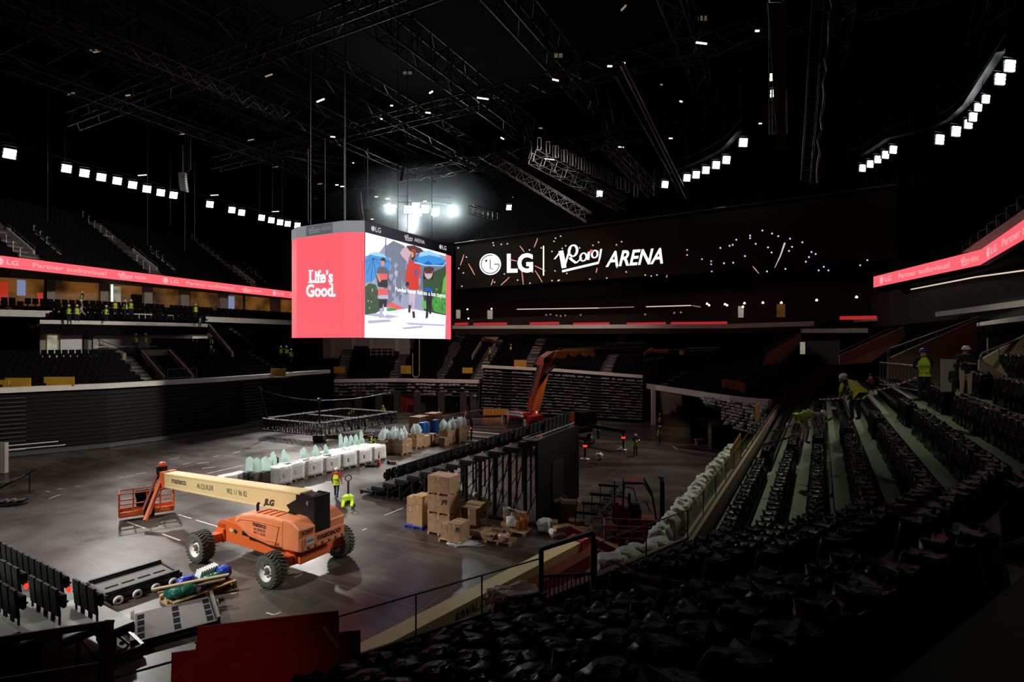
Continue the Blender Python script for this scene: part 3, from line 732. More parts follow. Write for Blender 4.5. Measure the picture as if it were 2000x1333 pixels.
# vomitories in the upper bowl: two sloping cheek walls, a head beam, a dark opening and rails
def vomitory(path, s, o0, o1, z0, rise, wid, side=-1, wallm='concrete_pale', lab='', top=1.2, rail=True, lit=None, group=None):
    P, t = along(path, s); nv = Vector((t.y, -t.x)) * side; th = ang(t)
    v = thing('vomitory', lab, 'stairway entrance', (P.x, P.y, z0))
    L = lambda a, o, z: (t.x * a + nv.x * o, t.y * a + nv.y * o, z)
    z1 = rise * (o1 - o0)
    for sg in (-1, 1):
        a = sg * wid / 2; b = MB()
        b.prism([L(a, o0, 0), L(a, o0, top * .75), L(a, o1, z1 + top), L(a, o1, 0)], (t.x * .18 * sg, t.y * .18 * sg, 0), wallm); b.build('cheek_wall', v)
        if rail:
            b = MB(); hh = top * .75 + .35
            pts = [L(a, o0 + .05, hh), L(a, o1, z1 + top + .4)]; b.path(pts, 0.03, 'truss_grey')
            for q in range(5):
                f = q / 4; p0 = Vector(pts[0]).lerp(Vector(pts[1]), f); b.tube(p0, p0 - Vector((0, 0, .5)), .02, 'truss_grey', 5)
            b.build('handrail', v)
    b = MB(); b.prism([L(-wid / 2, o1, z1 + top - .9), L(wid / 2, o1, z1 + top - .9), L(wid / 2, o1, z1 + top), L(-wid / 2, o1, z1 + top)], (nv.x * .2, nv.y * .2, 0), wallm); b.build('head_beam', v)
    b = MB(); b.prism([L(-wid / 2, o1 - .3, 0), L(wid / 2, o1 - .3, 0), L(wid / 2, o1 - .3, z1 + top - .9), L(-wid / 2, o1 - .3, z1 + top - .9)], (nv.x * .1, nv.y * .1, 0), lit or 'black_matt'); b.build('opening', v)
    return v
for i, s in enumerate(ua):
    vomitory(UP, s + 2.0, 2.0, 6.2, 18.2, 0.55, 2.3, lab='pale concrete stair entrance in the left upper bowl, %s' % ['nearest the left edge', 'middle of the three', 'nearest the hanging screen'][i], top=1.3)
    for q in range(12):
        P, t = along(UP, s - 1.0 + (4.2 if 2 < q < 6 else 0)); o = 1 + q * 1.05; z = 17.9 + 0.55 * (o - .6) / .85
        b = MB(); x, y = P.x + n_.x * o, P.y + n_.y * o; b.tube((x, y, z), (x, y, z + 1.0), .035, 'steel'); b.tube((x, y, z + 1.0), (x + RBd.x * .25, y + RBd.y * .25, z + .95), .035, 'steel')
        solid(b, 'stair_handrail', 'short steel stair post with bent top in the left upper bowl', 'handrail', 'stair posts of the left upper bowl')
# vomitories of the left lower bowl at the pale stairs
for s, lb, lit in ((26.9, 'pale concrete stair entrance in the left lower bowl beside the barred gate', 'glow_room'), (48.0, 'pale concrete stair entrance in the left lower bowl behind the elbow of the pale coping', 'glow_room')):
    vomitory(LEFT, s, 0.8, 6.6, 5.6, 0.42, 2.6, lab=lb, top=1.0, wallm='wall_pink', lit='concrete')
    P, t = along(LEFT, s); g = MB(); g2 = []
    a, c = P - t * 1.4, P + t * 1.4
    for z in (5.75, 6.2, 7.1): g.tube((*a, z), (*c, z), .035, 'truss_grey')
    for q in range(13): p = a.lerp(c, q / 12); g.tube((*p, 5.75), (*p, 7.1), .018 if q % 12 else .05, 'truss_grey', 5)
    solid(g, 'guard_rail', 'grey barred guard rail closing the stair foot ' + ('at the left of the pale coping' if s < 30 else 'further along the pale coping'), 'railing')
# big sloping walls beside the lower bowl stairs
for (x0, y0, x1, y1, d0, d1, lb) in ((245 - 5, 690, 60, 622, 58, 64, 'left'), (452, 688, 405, 632, 68, 73, 'right')):
    p, q = at(x0, y0, d0), at(x1, y1, d1); b = MB(); b.prism([(p.x, p.y, p.z - 2.2), tuple(p), tuple(q), (q.x, q.y, q.z - 4.5)], (0.1, .35, 0), 'wall_pink')
    r = solid(b, 'stair_wall', 'sloping pinkish wall with dark handrail at the %s end of the left balcony' % lb, 'wall')
    b = MB(); b.tube(p - r.location + Vector((0, 0, .5)), q - r.location + Vector((0, 0, .5)), .04, 'truss_dark')
    for q_ in range(6): k = p.lerp(q, q_ / 5) - r.location; b.tube(k, k + Vector((0, 0, .5)), .025, 'truss_dark', 5)
    b.build('handrail', r)
# yellow boards leaning on the coping
def board(px0, px1, py0, py1, d, m, lab, th=0.06):
    d += 1.0; a, c = at(px0, py1 + 2, d), at(px1, py0, d); b = MB(); b.box(((a.x + c.x) / 2, d, (a.z + c.z) / 2), (abs(c.x - a.x), th, abs(c.z - a.z)), m)
    return solid(b, 'plywood_board', lab, 'board')
for v in ((-30, 18, 742, 756, 46.6, 'low yellow plywood board cut off by the left picture edge'), (10, 60, 738, 754, 46.9, 'yellow plywood board on the left coping, left of the wider one'), (86, 145, 736, 752, 48.4, 'wide yellow plywood board standing on the left coping'), (529, 558, 720, 733, 65.3, 'small yellow board on the coping left of the hanging screen'),
          (652, 674, 716, 727, 75, 'yellow board with a slot under the left corner of the hanging screen'), (783, 803, 714, 728, 76, 'yellow board at the stair foot under the hanging screen'), (903, 923, 718, 727, 74, 'yellow board on the far coping right of the hanging screen')):
    board(*v[:5], 'board_yellow', v[5])
for i, (px0, px1) in enumerate(((1004, 1028),)):
    board(px0, px1, 703, 716, 72, 'board_orange', 'rounded orange board on the far coping behind the crane elbow')
for v in ((1411, 1424, 741, 755, 51.4), (1425, 1436, 743, 758, 51), (1437, 1446, 744, 760, 50.7), (1447, 1455, 748, 764, 50.2)):
    a = board(*v, 'board_orange', {1411: 'orange board on the right far coping, leftmost of four', 1425: 'orange board on the right far coping, second from the left', 1437: 'orange board on the right far coping, third from the left', 1447: 'narrow orange board on the right far coping, rightmost'}[v[0]])

# ================================================================== FAR END: giant screen
SC0 = Vector(((890 - 1000) / F * 84.8, 84.8)); SC1 = Vector(((1750 - 1000) / F * 53, 53)); SZ0, SZ1 = 18.1, 24.9
sd = (SC1 - SC0).normalized(); sn = Vector((sd.y, -sd.x)); 
if sn.dot(-SC0) < 0: sn = -sn
scr = thing('giant_led_screen', 'giant dark LED screen on the far wall showing white wordmarks and sparks', 'led display', (SC0.x, SC0.y, SZ0))
def scr_fn(e):
    def f(px, py):
        r = Vector(((px - 1000) / F, 1.0, -(py - 666) / F)); P = Vector((SC0.x, SC0.y, 0)) + Vector((sn.x * e, sn.y * e, 0))
        o = Vector((0, 0, H)); t = (P - o).dot(Vector((sn.x, sn.y, 0))) / r.dot(Vector((sn.x, sn.y, 0)))
        return o + r * t - Vector((SC0.x, SC0.y, SZ0))
    return f
Ls = (SC1 - SC0).length; b = MB()
b.hexa([(0, 0, 0), (sd.x * Ls, sd.y * Ls, 0), (sd.x * Ls - sn.x * .5, sd.y * Ls - sn.y * .5, 0), (-sn.x * .5, -sn.y * .5, 0), (0, 0, SZ1 - SZ0), (sd.x * Ls, sd.y * Ls, SZ1 - SZ0), (sd.x * Ls - sn.x * .5, sd.y * Ls - sn.y * .5, SZ1 - SZ0), (-sn.x * .5, -sn.y * .5, SZ1 - SZ0)], 'led_black'); b.build('display_face', scr)
f1, f2 = scr_fn(0.04), scr_fn(0.08)
fl1 = lambda x, y: f1(x, 2 * 516 - y); fl2 = lambda x, y: f2(x, 2 * 516 - y)     # y upwards
b = MB()
lg_logo(b, fl1, 957.5, 516, 21, 'led_white', 'led_black', fl2)
put_text(b, 'LG', lambda u, v: f1(990 + 51 * u, 531 - 36 * v + (-1) * u), 'led_white', 0.035)
stroke(b, f1, [(1061.5, 480), (1061.5, 538)], 2.4, 'led_white')
# the wordmark rises to the right
roig(b, lambda x, y: f1(1083 + 94 * x, 533 - 52 * y - 13 * x), 0, 0, 1, 1, 'led_white', 0, 1.15)
disc2(b, f2, 1155, 490.5, 3.4, 'led_spark', 12)
put_text(b, 'ARENA', lambda u, v: f1(1183 + 112 * u + 7 * v, 520.5 - 30 * v - 7 * u), 'led_white', 0.02)
b.build('wordmarks', scr)
b = MB()
for (px, py) in ((963, 474), (964, 479), (979, 477), (991, 476), (1057, 484), (1034, 488), (1085, 465), (1095, 461), (1082, 471), (1105, 480), (1098, 485), (1078, 491), (1158, 479), (1169, 473), (1204, 478), (1214, 472), (1168, 491), (1132, 484), (985, 535), (1011, 547), (1035, 553), (966, 551), (1040, 531), (1084, 529), (1107, 534), (1078, 548), (1090, 548), (1092, 547), (1152, 545), (1185, 543), (1223, 531), (1260, 537), (1272, 539), (1283, 537), (1205, 522), (1342, 488), (1342, 498), (1371, 506), (1389, 510), (1389, 516), (1390, 530), (911, 502), (896, 524), (905, 533), (902, 559), (895, 484),
                 (1407, 484), (1425, 480), (1431, 478), (1438, 468), (1465, 460), (1465, 465), (1489, 450), (1508, 456), (1520, 461), (1543, 466), (1476, 476), (1500, 483), (1455, 500), (1414, 514), (1432, 513), (1507, 493), (1541, 490), (1547, 482), (1567, 473), (1585, 492), (1593, 496), (1580, 502), (1574, 511), (1534, 525), (1498, 530), (1599, 528), (1609, 521), (1618, 528), (1694, 508), (1680, 518)):
    disc2(b, f2, px, py, 1.5 if px < 1400 else 1.8, 'led_violet' if px > 1330 else 'led_soft', 8)
for p in (((906, 497), (899, 518)), ((915, 515), (927, 537)), ((1015, 480), (1024, 492)), ((1050, 465), (1043, 483)), ((991, 506), (1010, 510)), ((1019, 530), (1022, 556)), ((1045, 528), (1059, 551)), ((1044, 519), (1065, 529)), ((995, 541), (978, 557)), ((963, 545), (959, 557)), ((1166, 523), (1164, 533)), ((1303, 537), (1301, 542)), ((1470, 520), (1482, 534))):
    stroke(b, f2, [p[0], ((p[0][0] + p[1][0]) / 2 + .5, (p[0][1] + p[1][1]) / 2), p[1]], [1.2, 2.0, 1.0], 'led_spark'); stroke(b, scr_fn(.1), [p[0], p[1]], [.5, .9], 'led_soft')
stroke(b, f2, [(1533, 474), (1524, 500), (1513, 523)], [3.2, 2.2, 0.8], 'led_soft')
b.build('sparks', scr)
# dark structure round the screen
b = MB(); p = SC0 - sn * .8; q = SC1 - sn * .8
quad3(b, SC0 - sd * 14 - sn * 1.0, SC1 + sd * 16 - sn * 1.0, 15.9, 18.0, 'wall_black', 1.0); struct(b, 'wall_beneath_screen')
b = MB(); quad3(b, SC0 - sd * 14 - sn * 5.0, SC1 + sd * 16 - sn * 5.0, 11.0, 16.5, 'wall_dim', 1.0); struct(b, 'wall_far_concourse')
def ds(px, e): r = scr_fn(e)(px, 600); return r.y + SC0.y
b = MB(); quad3(b, SC0 - sd * 22 - sn * 1.6, SC1 + sd * 20 - sn * 1.6, 24.0, 44, 'wall_black', .6); struct(b, 'wall_above_screen')
b = MB(); 
for i in range(150):
    s = -4 + i * 0.42; P = SC0 + sd * s - sn * .2
    if rr.random() < .25: continue
    b.box((P.x, P.y, 25.7), (.06, .06, 1.1 + rr.random() * .4), 'truss_dark', ang(sd))
b.tube((*(SC0 + sn * .3), 25.3), (*(SC1 + sn * .3), 25.3), .07, 'truss_grey')
solid(b, 'screen_rigging_frame', 'dark slatted rigging frame along the top of the giant screen', 'frame')
# far concourse below the screen: dim boxes, lamps, strip lights, red ledge
b = MB(); P0, P1 = SC0 - sd * 14 - sn * .2, SC1 + sd * 16 - sn * .2
for (x0, x1, y0, y1, d, m, lb) in ((891, 899, 605, 622, 88, 'glow_room', 'narrow lit doorway left of the others below the giant screen'), (952, 962, 606, 623, 86, 'glow_room', 'narrow lit doorway with a lamp above it below the giant screen'), (1442, 1452, 598, 620, 71, 'glow_room', 'lit doorway left of the timber panel at the far concourse'), (1517, 1543, 594, 619, 69, 'glow_wood', 'lit timber panel at the right of the far concourse')):
    d = ds(x0, -4.5); a, c = at(x0, y1, d), at(x1, y0, d); b = MB(); b.box(((a.x + c.x) / 2, d, (a.z + c.z) / 2), (c.x - a.x, .1, c.z - a.z), m); solid(b, 'lit_doorway', lb, 'doorway')
for (x0, y0, x1, y1, d0, d1, m) in ((1010, 604, 1170, 601.5, 82, 76, 'strip_warm'), (1170, 601.5, 1238, 599.5, 76, 74, 'strip_dim'), (1262, 599, 1350, 596.5, 74, 71, 'strip_warm'), (1353, 597, 1368, 599.5, 71, 68, 'strip_dim')):
    d0, d1 = ds(x0, .6), ds(x1, .6); b = MB(); b.bar(at(x0, y0, d0), at(x1, y1, d1), .16, .1, m); solid(b, 'strip_light', 'long thin warm strip light below the giant screen', 'light', 'strip lights of the far concourse')
for px, py, d in ((1067, 615, 80), (1075, 614, 80), (1087, 616, 79), (1095, 617, 79), (1104, 616, 79), (1134, 615, 78), (1260, 614, 75), (1317, 611, 72), (1330, 610, 72), (913, 604, 86), (915, 622, 86), (960, 603, 84), (1416, 594, 70), (1420, 596, 70), (1454, 592, 69), (1451, 599, 69), (1490, 591, 68), (1526, 591, 66), (1595, 586, 62), (1673, 580, 57), (1381, 593, 70), (1385, 596, 70)):
    b = MB(); c = at(px, py, ds(px, -2.5)); b.lathe([(.02, -.12), (.11, -.1), (.14, 0), (.06, .1), (.02, .14)], c, 'tube_warm' if px > 1350 or px < 970 else 'glow_warm', 8); solid(b, 'small_lamp', 'tiny warm lamp in the dim far concourse', 'lamp', 'small lamps of the far concourse')
b = MB(); A = [at(885, 639, ds(885, -.2)), at(1120, 638, ds(1120, -.2)), at(1420, 637, ds(1420, -.2)), at(1590, 632, ds(1590, -.2))]
for a, c in zip(A[:-1], A[1:]): b.bar(a, c, .4, .5, 'coping')
struct(b, 'trim_7')
for (x0, x1, y) in ((888, 914, 633), (925, 990, 633), (1035, 1092, 632), (1120, 1190, 633), (1224, 1300, 633), (1310, 1420, 632), (1640, 1712, 621)):
    d0, d1 = ds(x0, -.8), ds(x1, -.8); b = MB(); b.bar(at(x0, y, d0), at(x1, y - 1, d1), .1, .36, 'ledge_red_reflection'); solid(b, 'red_reflection_band', 'low band of reflected red on the far ledge', 'light', 'red bands on the far ledge')  # emissive bars stand in for red light reflected on the ledge
# big plain lamps: stair vomitories of the far bowl (pairs of pale cheek walls)
for (pth, s, w_, lb) in ((FARL, 19.2, 2.3, 'pale stair entrance at the right edge of the hanging screen'), (FARM, 3.6, 2.4, 'stair entrance behind the crane elbow on the far stand'), (FARM, 13.6, 2.6, 'stair entrance with a red lit lintel on the far stand')):
    vomitory(pth, s, 6.2, 12, 7.2, .44, w_, lab=lb, top=.9, wallm='wall_pink', rail=False)
for (x0, x1, y0, y1, d, m) in ((905, 922, 686, 640, 84, 0), (630, 800, 700, 655, 86, 1)):
    if m:
        a, c = at(x0, y0, d), at(x1, y1, d); b = MB(); b.box(((a.x + c.x) / 2, d + .3, (a.z + c.z) / 2), (c.x - a.x, .3, c.z - a.z), 'concrete'); struct(b, 'wall_panel')
        for px in (650, 690, 725, 775): p = at(px, 678, d - .1); b = MB(); b.box((p.x, p.y, p.z), (.7, .1, 3.2), 'concrete_pale'); struct(b, 'wall_panel')
        b = MB(); a = at(724, 684, 82); c = at(768, 684, 82)
        for z in (0, -.6, -1.1): b.bar(a + Vector((0, 0, z + .5)), c + Vector((0, 0, z + .5)), .06, .06, 'plastic_pink')
        for i in range(5): p = a.lerp(c, i / 4); b.bar(p + Vector((0, 0, .5)), p + Vector((0, 0, -.9)), .06, .06, 'plastic_pink')
        solid(b, 'guard_rail', 'pale guard rail under the hanging screen', 'railing')

# ---- right hand ribbon
RZ0, RZ1 = 15.22, 16.28
Q0, Q1, Q2 = Vector(((1706 - 1000) / F * 52.7, 52.7)), Vector(((1916 - 1000) / F * 37.0, 37.0)), Vector((25.6, 26.5))
ribbon('led_ribbon', 'red LED ribbon with partner lettering at the far part of the right upper bowl', Q0, Q1, RZ0, RZ1, [('logo', 1716, 1728), ('LG', 1729, 1741), ('Partner audiovisual', 1755, 1855), ('roig', 1876, 1912)])
ribbon('led_ribbon', 'red LED ribbon nearest the right picture edge with an emblem and cut lettering', Q1, Q2, RZ0, RZ1, [('logo', 1926, 1935), ('LG', 1936, 1947), ('Partner audiovisual', 1958, 2070)])
b = MB()
RU = [Q0, Q1, Q2]; o_ = 1
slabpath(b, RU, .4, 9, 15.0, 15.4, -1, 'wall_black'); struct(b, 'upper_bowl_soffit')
stand('upper_seating_tier', offs(RU, .8, -1), -1, 15.9, 10, .85, .5, aisles=(), first=.6)
b = MB(); pt = [at(1880, 500, 41), at(1925, 466, 37.5), at(2000, 418, 32)]
# concrete stair flank with hooped rails above the right ribbon
for (a, c) in ((Q0 + (Q1 - Q0) * .45, Q1), (Q1, Q2)):
    pass
sw = thing('stair_flank', 'pale concrete stair flank with hooped rails above the right ribbon', 'stair', at(1880, 505, 42))
p0, p1 = Vector((0, 0, 0)), at(2010, 402, 33) - at(1880, 505, 42)
b = MB(); b.prism([p0 + Vector((0, 0, -.3)), p1 + Vector((0, 0, -1.4)), p1, p0 + Vector((0, 0, .5))], (.5, .9, 0), 'concrete_pale'); b.build('flank_wall', sw)
for i in range(8):
    q = p0.lerp(p1, i / 7) + Vector((0, 0, .3)); b = MB(); b.path([q, q + Vector((0, 0, .75)), q + Vector((.5, -.3, .95)), q + Vector((.6, -.4, .35))], .04, 'truss_grey'); b.build('hooped_rail', sw)
for (x0, y0, x1, y1, d0, d1, m) in ((1780, 565, 1905, 541, 49, 40, 'strip_warm'), (1905, 541, 2000, 528, 40, 33, 'strip_warm')):
    b = MB(); b.bar(at(x0, y0, d0), at(x1, y1, d1), .12, .08, m); solid(b, 'strip_light', 'thin warm strip light below the right ribbon', 'light', 'strip lights below the right ribbon')
b = MB(); a, c = at(1702, 600, 58), at(2010, 590, 36); quad3(b, a, c, 10.5, 15.0, 'concrete_dark', .4); struct(b, 'wall_boxes')
# ledges and walls of the right middle level
def slopewall(name, pts, off, m, lab, rail=None, railm='truss_grey'):
    """thick wall from points (px, py, depth)"""
    P = [at(*p) for p in pts]; b = MB(); b.prism(P, off, m); r = solid(b, name, lab, 'wall')
    if rail:
        R = [at(*p) - r.location for p in rail]; b = MB(); b.path(R, .035, railm)
        for a, c in zip(R[:-1], R[1:]):
            n = max(2, int((c - a).length / 1.2))
            for i in range(n + 1): p = a.lerp(c, i / n); b.tube(p, p - Vector((0, 0, .55)), .022, railm, 5)
        b.build('handrail', r)
    return r
slopewall('stair_wall', [(1490, 712, 54), (1498, 690, 54), (1566, 648, 58), (1566, 712, 58)], (.2, .4, 0), 'wall_pink', 'sloping wall at the far right, left of the lit doorway', [(1495, 684, 54), (1568, 644, 58)])
slopewall('stair_wall', [(1566, 712, 56), (1566, 665, 56), (1640, 665, 52), (1640, 712, 52)], (.2, .4, 0), 'concrete_dark', 'flat grey concourse wall with a pale lit door between two sloping walls')
b = MB(); a, c = at(1573, 692, 51.5), at(1582, 668, 51.5); b.box(((a.x + c.x) / 2, 52.4, (a.z + c.z) / 2), (c.x - a.x, .1, c.z - a.z), 'glow_room'); solid(b, 'lit_doorway', 'pale lit door at the right far concourse', 'doorway')
slopewall('stair_wall', [(1640, 712, 44), (1640, 694, 44), (1765, 638, 46), (1768, 660, 46), (1700, 708, 44)], (.2, .45, 0), 'wall_pink', 'brown sloping wall beside the right stairs, middle one of three', [(1638, 688, 44), (1742, 640, 46)])
slopewall('stair_wall', [(1733, 740, 27), (1735, 700, 27), (1908, 624, 30), (1908, 755, 27)], (.3, .45, 0), 'wall_pink', 'large brownish wall with a long handrail behind the blue-helmeted worker', [(1733, 690, 27), (1738, 681, 27), (1912, 619, 30)])
slopewall('stair_wall', [(1912, 765, 22), (1914, 704, 22), (2010, 650, 24), (2010, 760, 20)], (.3, .45, 0), 'wall_pink', 'brownish sloping wall at the right edge behind the white-helmeted worker', [(1914, 698, 22), (1918, 690, 22), (2010, 655, 24)], 'steel')
slopewall('ledge', [(1566, 650, 60), (1566, 642, 60), (1700, 641, 54), (1700, 650, 54)], (.1, .4, 0), 'coping', 'pale ledge over the flat grey wall at the far right')
slopewall('ledge', [(1590, 634, 64), (1590, 627, 64), (1810, 612, 52), (1810, 621, 52)], (.1, .4, 0), 'coping', 'long pale ledge of the right middle level')
slopewall('ledge', [(1832, 618, 44), (1832, 609, 44), (2010, 584, 36), (2010, 597, 36)], (.1, .4, 0), 'coping', 'pale ledge at the right edge, upper one')
slopewall('ledge', [(1909, 637, 34), (1909, 631, 34), (2010, 615, 30), (2010, 625, 30)], (.1, .4, 0), 'coping', 'pale ledge at the right edge, lower one')
slopewall('concourse_wall', [(1700, 700, 47), (1700, 640, 52), (1990, 612, 38), (2010, 690, 34), (2010, 720, 34)], (.1, .5, 0), 'black_matt', 'dark wall behind the right middle level')
b = MB(); p, q = at(1932, 698, 25.5), at(1954, 660, 25.5); b.box(((p.x + q.x) / 2, 25.6, (p.z + q.z) / 2), (q.x - p.x, .08, q.z - p.z), 'film_white'); solid(b, 'door_leaf', 'pale film-covered door leaf behind the right edge wall', 'door')
slopewall('grey_panel', [(1840, 765, 20), (1840, 701, 20), (1868, 702, 20), (1868, 765, 20)], (0, .08, 0), 'concrete_pale', 'grey panel standing between the two workers at the right')
b = MB(); a, c = at(1719, 708, 25), at(1800, 716, 22)
for z in (0, -1.0): b.tube(a + Vector((0, 0, z)), c + Vector((0, 0, z)), .03, 'truss_grey')
for i in range(13): p = a.lerp(c, i / 12); b.tube(p, p - Vector((0, 0, 1.0)), .018, 'truss_grey', 5)
solid(b, 'guard_rail', 'grey barred guard rail left of the blue-helmeted worker', 'railing')

# ================================================================== HANGING SCREEN CUBE
uq = Vector((0.455, 0.890)); sq = Vector((-0.886, 0.463)); cz0 = 10.25; ch = 7.82; hh = 0.86
Bc = Vector((-12.45, 40.0)); oc = [Bc, Bc + uq * .7 - sq * 1.37]
oc.append(oc[1] + uq * 11.75); oc.append(oc[2] + uq * .7 + sq * 1.37); oc.append(oc[3] + sq * 5.0)
oc.append(oc[4] - uq * .7 + sq * 1.37); oc.append(oc[5] - uq * 11.75); oc.append(oc[6] - uq * .7 - sq * 1.37)
cube = thing('hanging_screen_cube', 'hanging video cube, red side and rainy street picture side', 'led display', (-13, 46, cz0))
cO = Vector((-13, 46, cz0))
def face(i, e=0.0, z0=0.0, z1=ch):
    a, c = oc[i], oc[(i + 1) % 8]; d = (c - a).normalized(); n = Vector((d.y, -d.x)); L = (c - a).length
    return lambda s, z: Vector((a.x + d.x * s + n.x * e, a.y + d.y * s + n.y * e, cz0 + z)) - cO, L
names = {0: 'led_red', 7: 'led_red', 1: 'led_black', 2: 'led_red', 3: 'led_red', 4: 'led_red', 5: 'pic_haze', 6: 'led_red'}
for i in range(8):
    f, L = face(i); b = MB(); b.add([f(0, 0), f(L, 0), f(L, ch), f(0, ch)], [(0, 1, 2, 3)], names[i])
    g, _ = face(i, -.12); b.add([g(0, 0), g(L, 0), g(L, ch), g(0, ch)], [(3, 2, 1, 0)], 'black_metal'); b.build('screen_panel', cube)
    f, L = face(i, .03); b = MB(); g, _ = face(i, -.2)
    m = 'cube_header' if i in (1, 5) else 'header_pale'
    b.hexa([f(0, ch), f(L, ch), g(L, ch), g(0, ch), f(0, ch + hh), f(L, ch + hh), g(L, ch + hh), g(0, ch + hh)], m)
    if i == 7:   # pale end bays and a darker middle bay
        f3, _ = face(7, .05); b.add([f3(1.1, ch + .04), f3(3.9, ch + .04), f3(3.9, ch + hh - .04), f3(1.1, ch + hh - .04)], [(0, 1, 2, 3)], 'header_mid')
        roig(b, face(7, .07)[0], 1.3, ch + .2, 1.3, .5, 'header_pale'); put_text(b, 'ARENA', lambda u, v: face(7, .07)[0](2.7 + 1.1 * u, ch + .3 + .3 * v), 'header_pale')
    b.build('header_panel', cube)
b = MB(); zt = ch + hh * .5
b.add([Vector((p.x, p.y, cz0 + .02)) - cO for p in oc] , [tuple(range(8))[::-1]], 'black_matt'); b.add([Vector((p.x, p.y, cz0 + ch + .3)) - cO for p in oc], [tuple(range(8))], 'black_matt'); b.build('deck', cube)
for q in ((-15.6, 41.8), (-12.7, 41.0), (-14.5, 47), (-9.5, 49), (-11, 52), (-7.5, 50.5)):
    b = MB(); b.tube(Vector((*q, cz0 + ch)) - cO, Vector((*q, 36)) - cO, .03, 'cable_dim', 5); b.build('suspension_cable', cube)
# header lettering on the picture side
f, L = face(1, .05); b = MB()
f2_ = face(1, .07)[0]
lg_logo(b, f, .85, ch + .42, .2, 'led_soft', 'cube_header', f2_)
put_text(b, 'LG', lambda u, v: f(1.12 + .62 * u, ch + .24 + .38 * v), 'led_soft', .01)
roig(b, f, 4.55, ch + .2, 1.15, .5, 'led_soft'); put_text(b, 'ARENA', lambda u, v: f(5.9 + 1.45 * u, ch + .28 + .32 * v), 'led_soft')
lg_logo(b, f, 9.75, ch + .42, .2, 'led_soft', 'cube_header', f2_); put_text(b, 'LG', lambda u, v: f(10.05 + .62 * u, ch + .24 + .38 * v), 'led_soft', .01)
b.build('header_lettering', cube)
# slogan on the red side
def cpix(i, e):
    a, c = oc[i], oc[(i + 1) % 8]; d = (c - a).normalized(); n = Vector((d.y, -d.x, 0)); P = Vector((a.x, a.y, 0)) + n * e
    def g(px, py):
        r = Vector(((px - 1000) / F, 1.0, -(py - 666) / F)); o = Vector((0, 0, H)); t = (P - o).dot(n) / r.dot(n); return o + r * t - cO
    return g
b = MB(); g = cpix(7, .03)
def serif(px, py, w, h): stroke(b, g, [(px - w / 2, py), (px + w / 2, py)], h, 'led_white')
def slab(px0, px1, y0, y1): b.add([g(px0, y1), g(px1, y1), g(px1, y0), g(px0, y0)], [(0, 1, 2, 3)], 'led_white')
put_text(b, 'Life\u2019s', lambda u, v: g(604 + 46 * u, 551.5 - 24 * v - .8 * u), 'led_white', .028)
put_text(b, 'Good.', lambda u, v: g(598 + 57.5 * u, 579 - 24 * v - .8 * u), 'led_white', .03)
for (px, py, w_) in ((607, 528.5, 9), (606, 551.5, 9), (618.5, 551.5, 7), (626, 551, 8), (618, 535.5, 6), (651, 578, 6), (646.5, 554 + 0.5, 7)):
    serif(px, py, w_, 2.2)
b.build('slogan', cube)
# picture: rainy street with umbrellas
b = MB(); LAY = [0]
def poly(m, *pts):
    LAY[0] += 1; gg = cpix(1, .012 + .0016 * LAY[0]); b.add([gg(*p) for p in pts], [tuple(range(len(pts)))[::-1]], 'pic_' + m)
def ell(m, cx, cy, rx, ry, a0=0, a1=360, n=18): poly(m, *[(cx + rx * math.cos(math.radians(a0 + (a1 - a0) * i / n)), cy - ry * math.sin(math.radians(a0 + (a1 - a0) * i / n))) for i in range(n + 1)])
poly('haze', (713.6, 453), (871, 496), (869, 662), (711.8, 659.5))
poly('red', (871, 497), (881, 500), (880.5, 663), (869.5, 662))
poly('sky', (713.6, 453), (871, 496), (871, 500), (790, 482), (752, 478), (740, 494), (713.4, 500))
poly('tree', (755, 480), (768, 470), (790, 480), (795, 560), (760, 595), (748, 590)); poly('tree', (790, 492), (871, 508), (871, 560), (800, 575))
for i in range(60):
    x = 716 + rr.random() * 150; y = 500 + rr.random() * 80; poly(rr.choice(['tree', 'haze', 'grey', 'haze', 'road_grey']), (x, y), (x + 3 + rr.random() * 5, y + 1), (x + 2 + rr.random() * 3, y + 8 + rr.random() * 9), (x - 2, y + 6))
poly('road', (712.8, 612), (760, 607), (800, 602), (871, 616), (869.5, 662), (711.8, 659.5)); poly('hedge', (713, 560), (722, 553), (734, 556), (741, 575), (742, 606), (734, 612), (713, 615))
for i in range(26):
    x = 714 + rr.random() * 24; y = 560 + rr.random() * 45; poly(rr.choice(['grey', 'dark', 'hedge', 'road_grey']), (x, y), (x + 3, y + 1), (x + 2, y + 4))
poly('hedge', (826, 540), (871, 520), (871, 616), (850, 612), (828, 606)); poly('green', (842, 590), (846, 580), (856, 578), (866, 570), (871, 560), (871, 614), (848, 608)); poly('leaf', (866, 545), (872, 535), (871, 568), (863, 572)); poly('leaf', (824, 600), (826, 588), (832, 587), (833, 604))
for i in range(26):
    x = 845 + rr.random() * 24; y = 560 + rr.random() * 44; poly(rr.choice(['leaf', 'green', 'hedge']), (x, y), (x + 2.5, y + 1), (x + 1.5, y + 6))
poly('green', (756, 603), (775, 600), (775, 606), (757, 608)); poly('fair', (752, 596), (765, 590), (792, 604), (770, 603))
poly('road_grey', (712.5, 615), (740, 612), (780, 618), (760, 622)); poly('road_grey', (790, 630), (869, 634), (869, 637), (800, 634)); poly('road_grey', (718, 626), (760, 624), (765, 628), (720, 632)); poly('road_grey', (783, 640), (826, 636), (825, 640), (790, 643))
poly('grey', (752.6, 465), (754.4, 465), (754.4, 520), (752.6, 520)); poly('road_grey', (772, 512), (773, 512), (773, 592), (772, 592)); poly('road_grey', (785, 547), (786, 547), (786, 595), (785, 595))
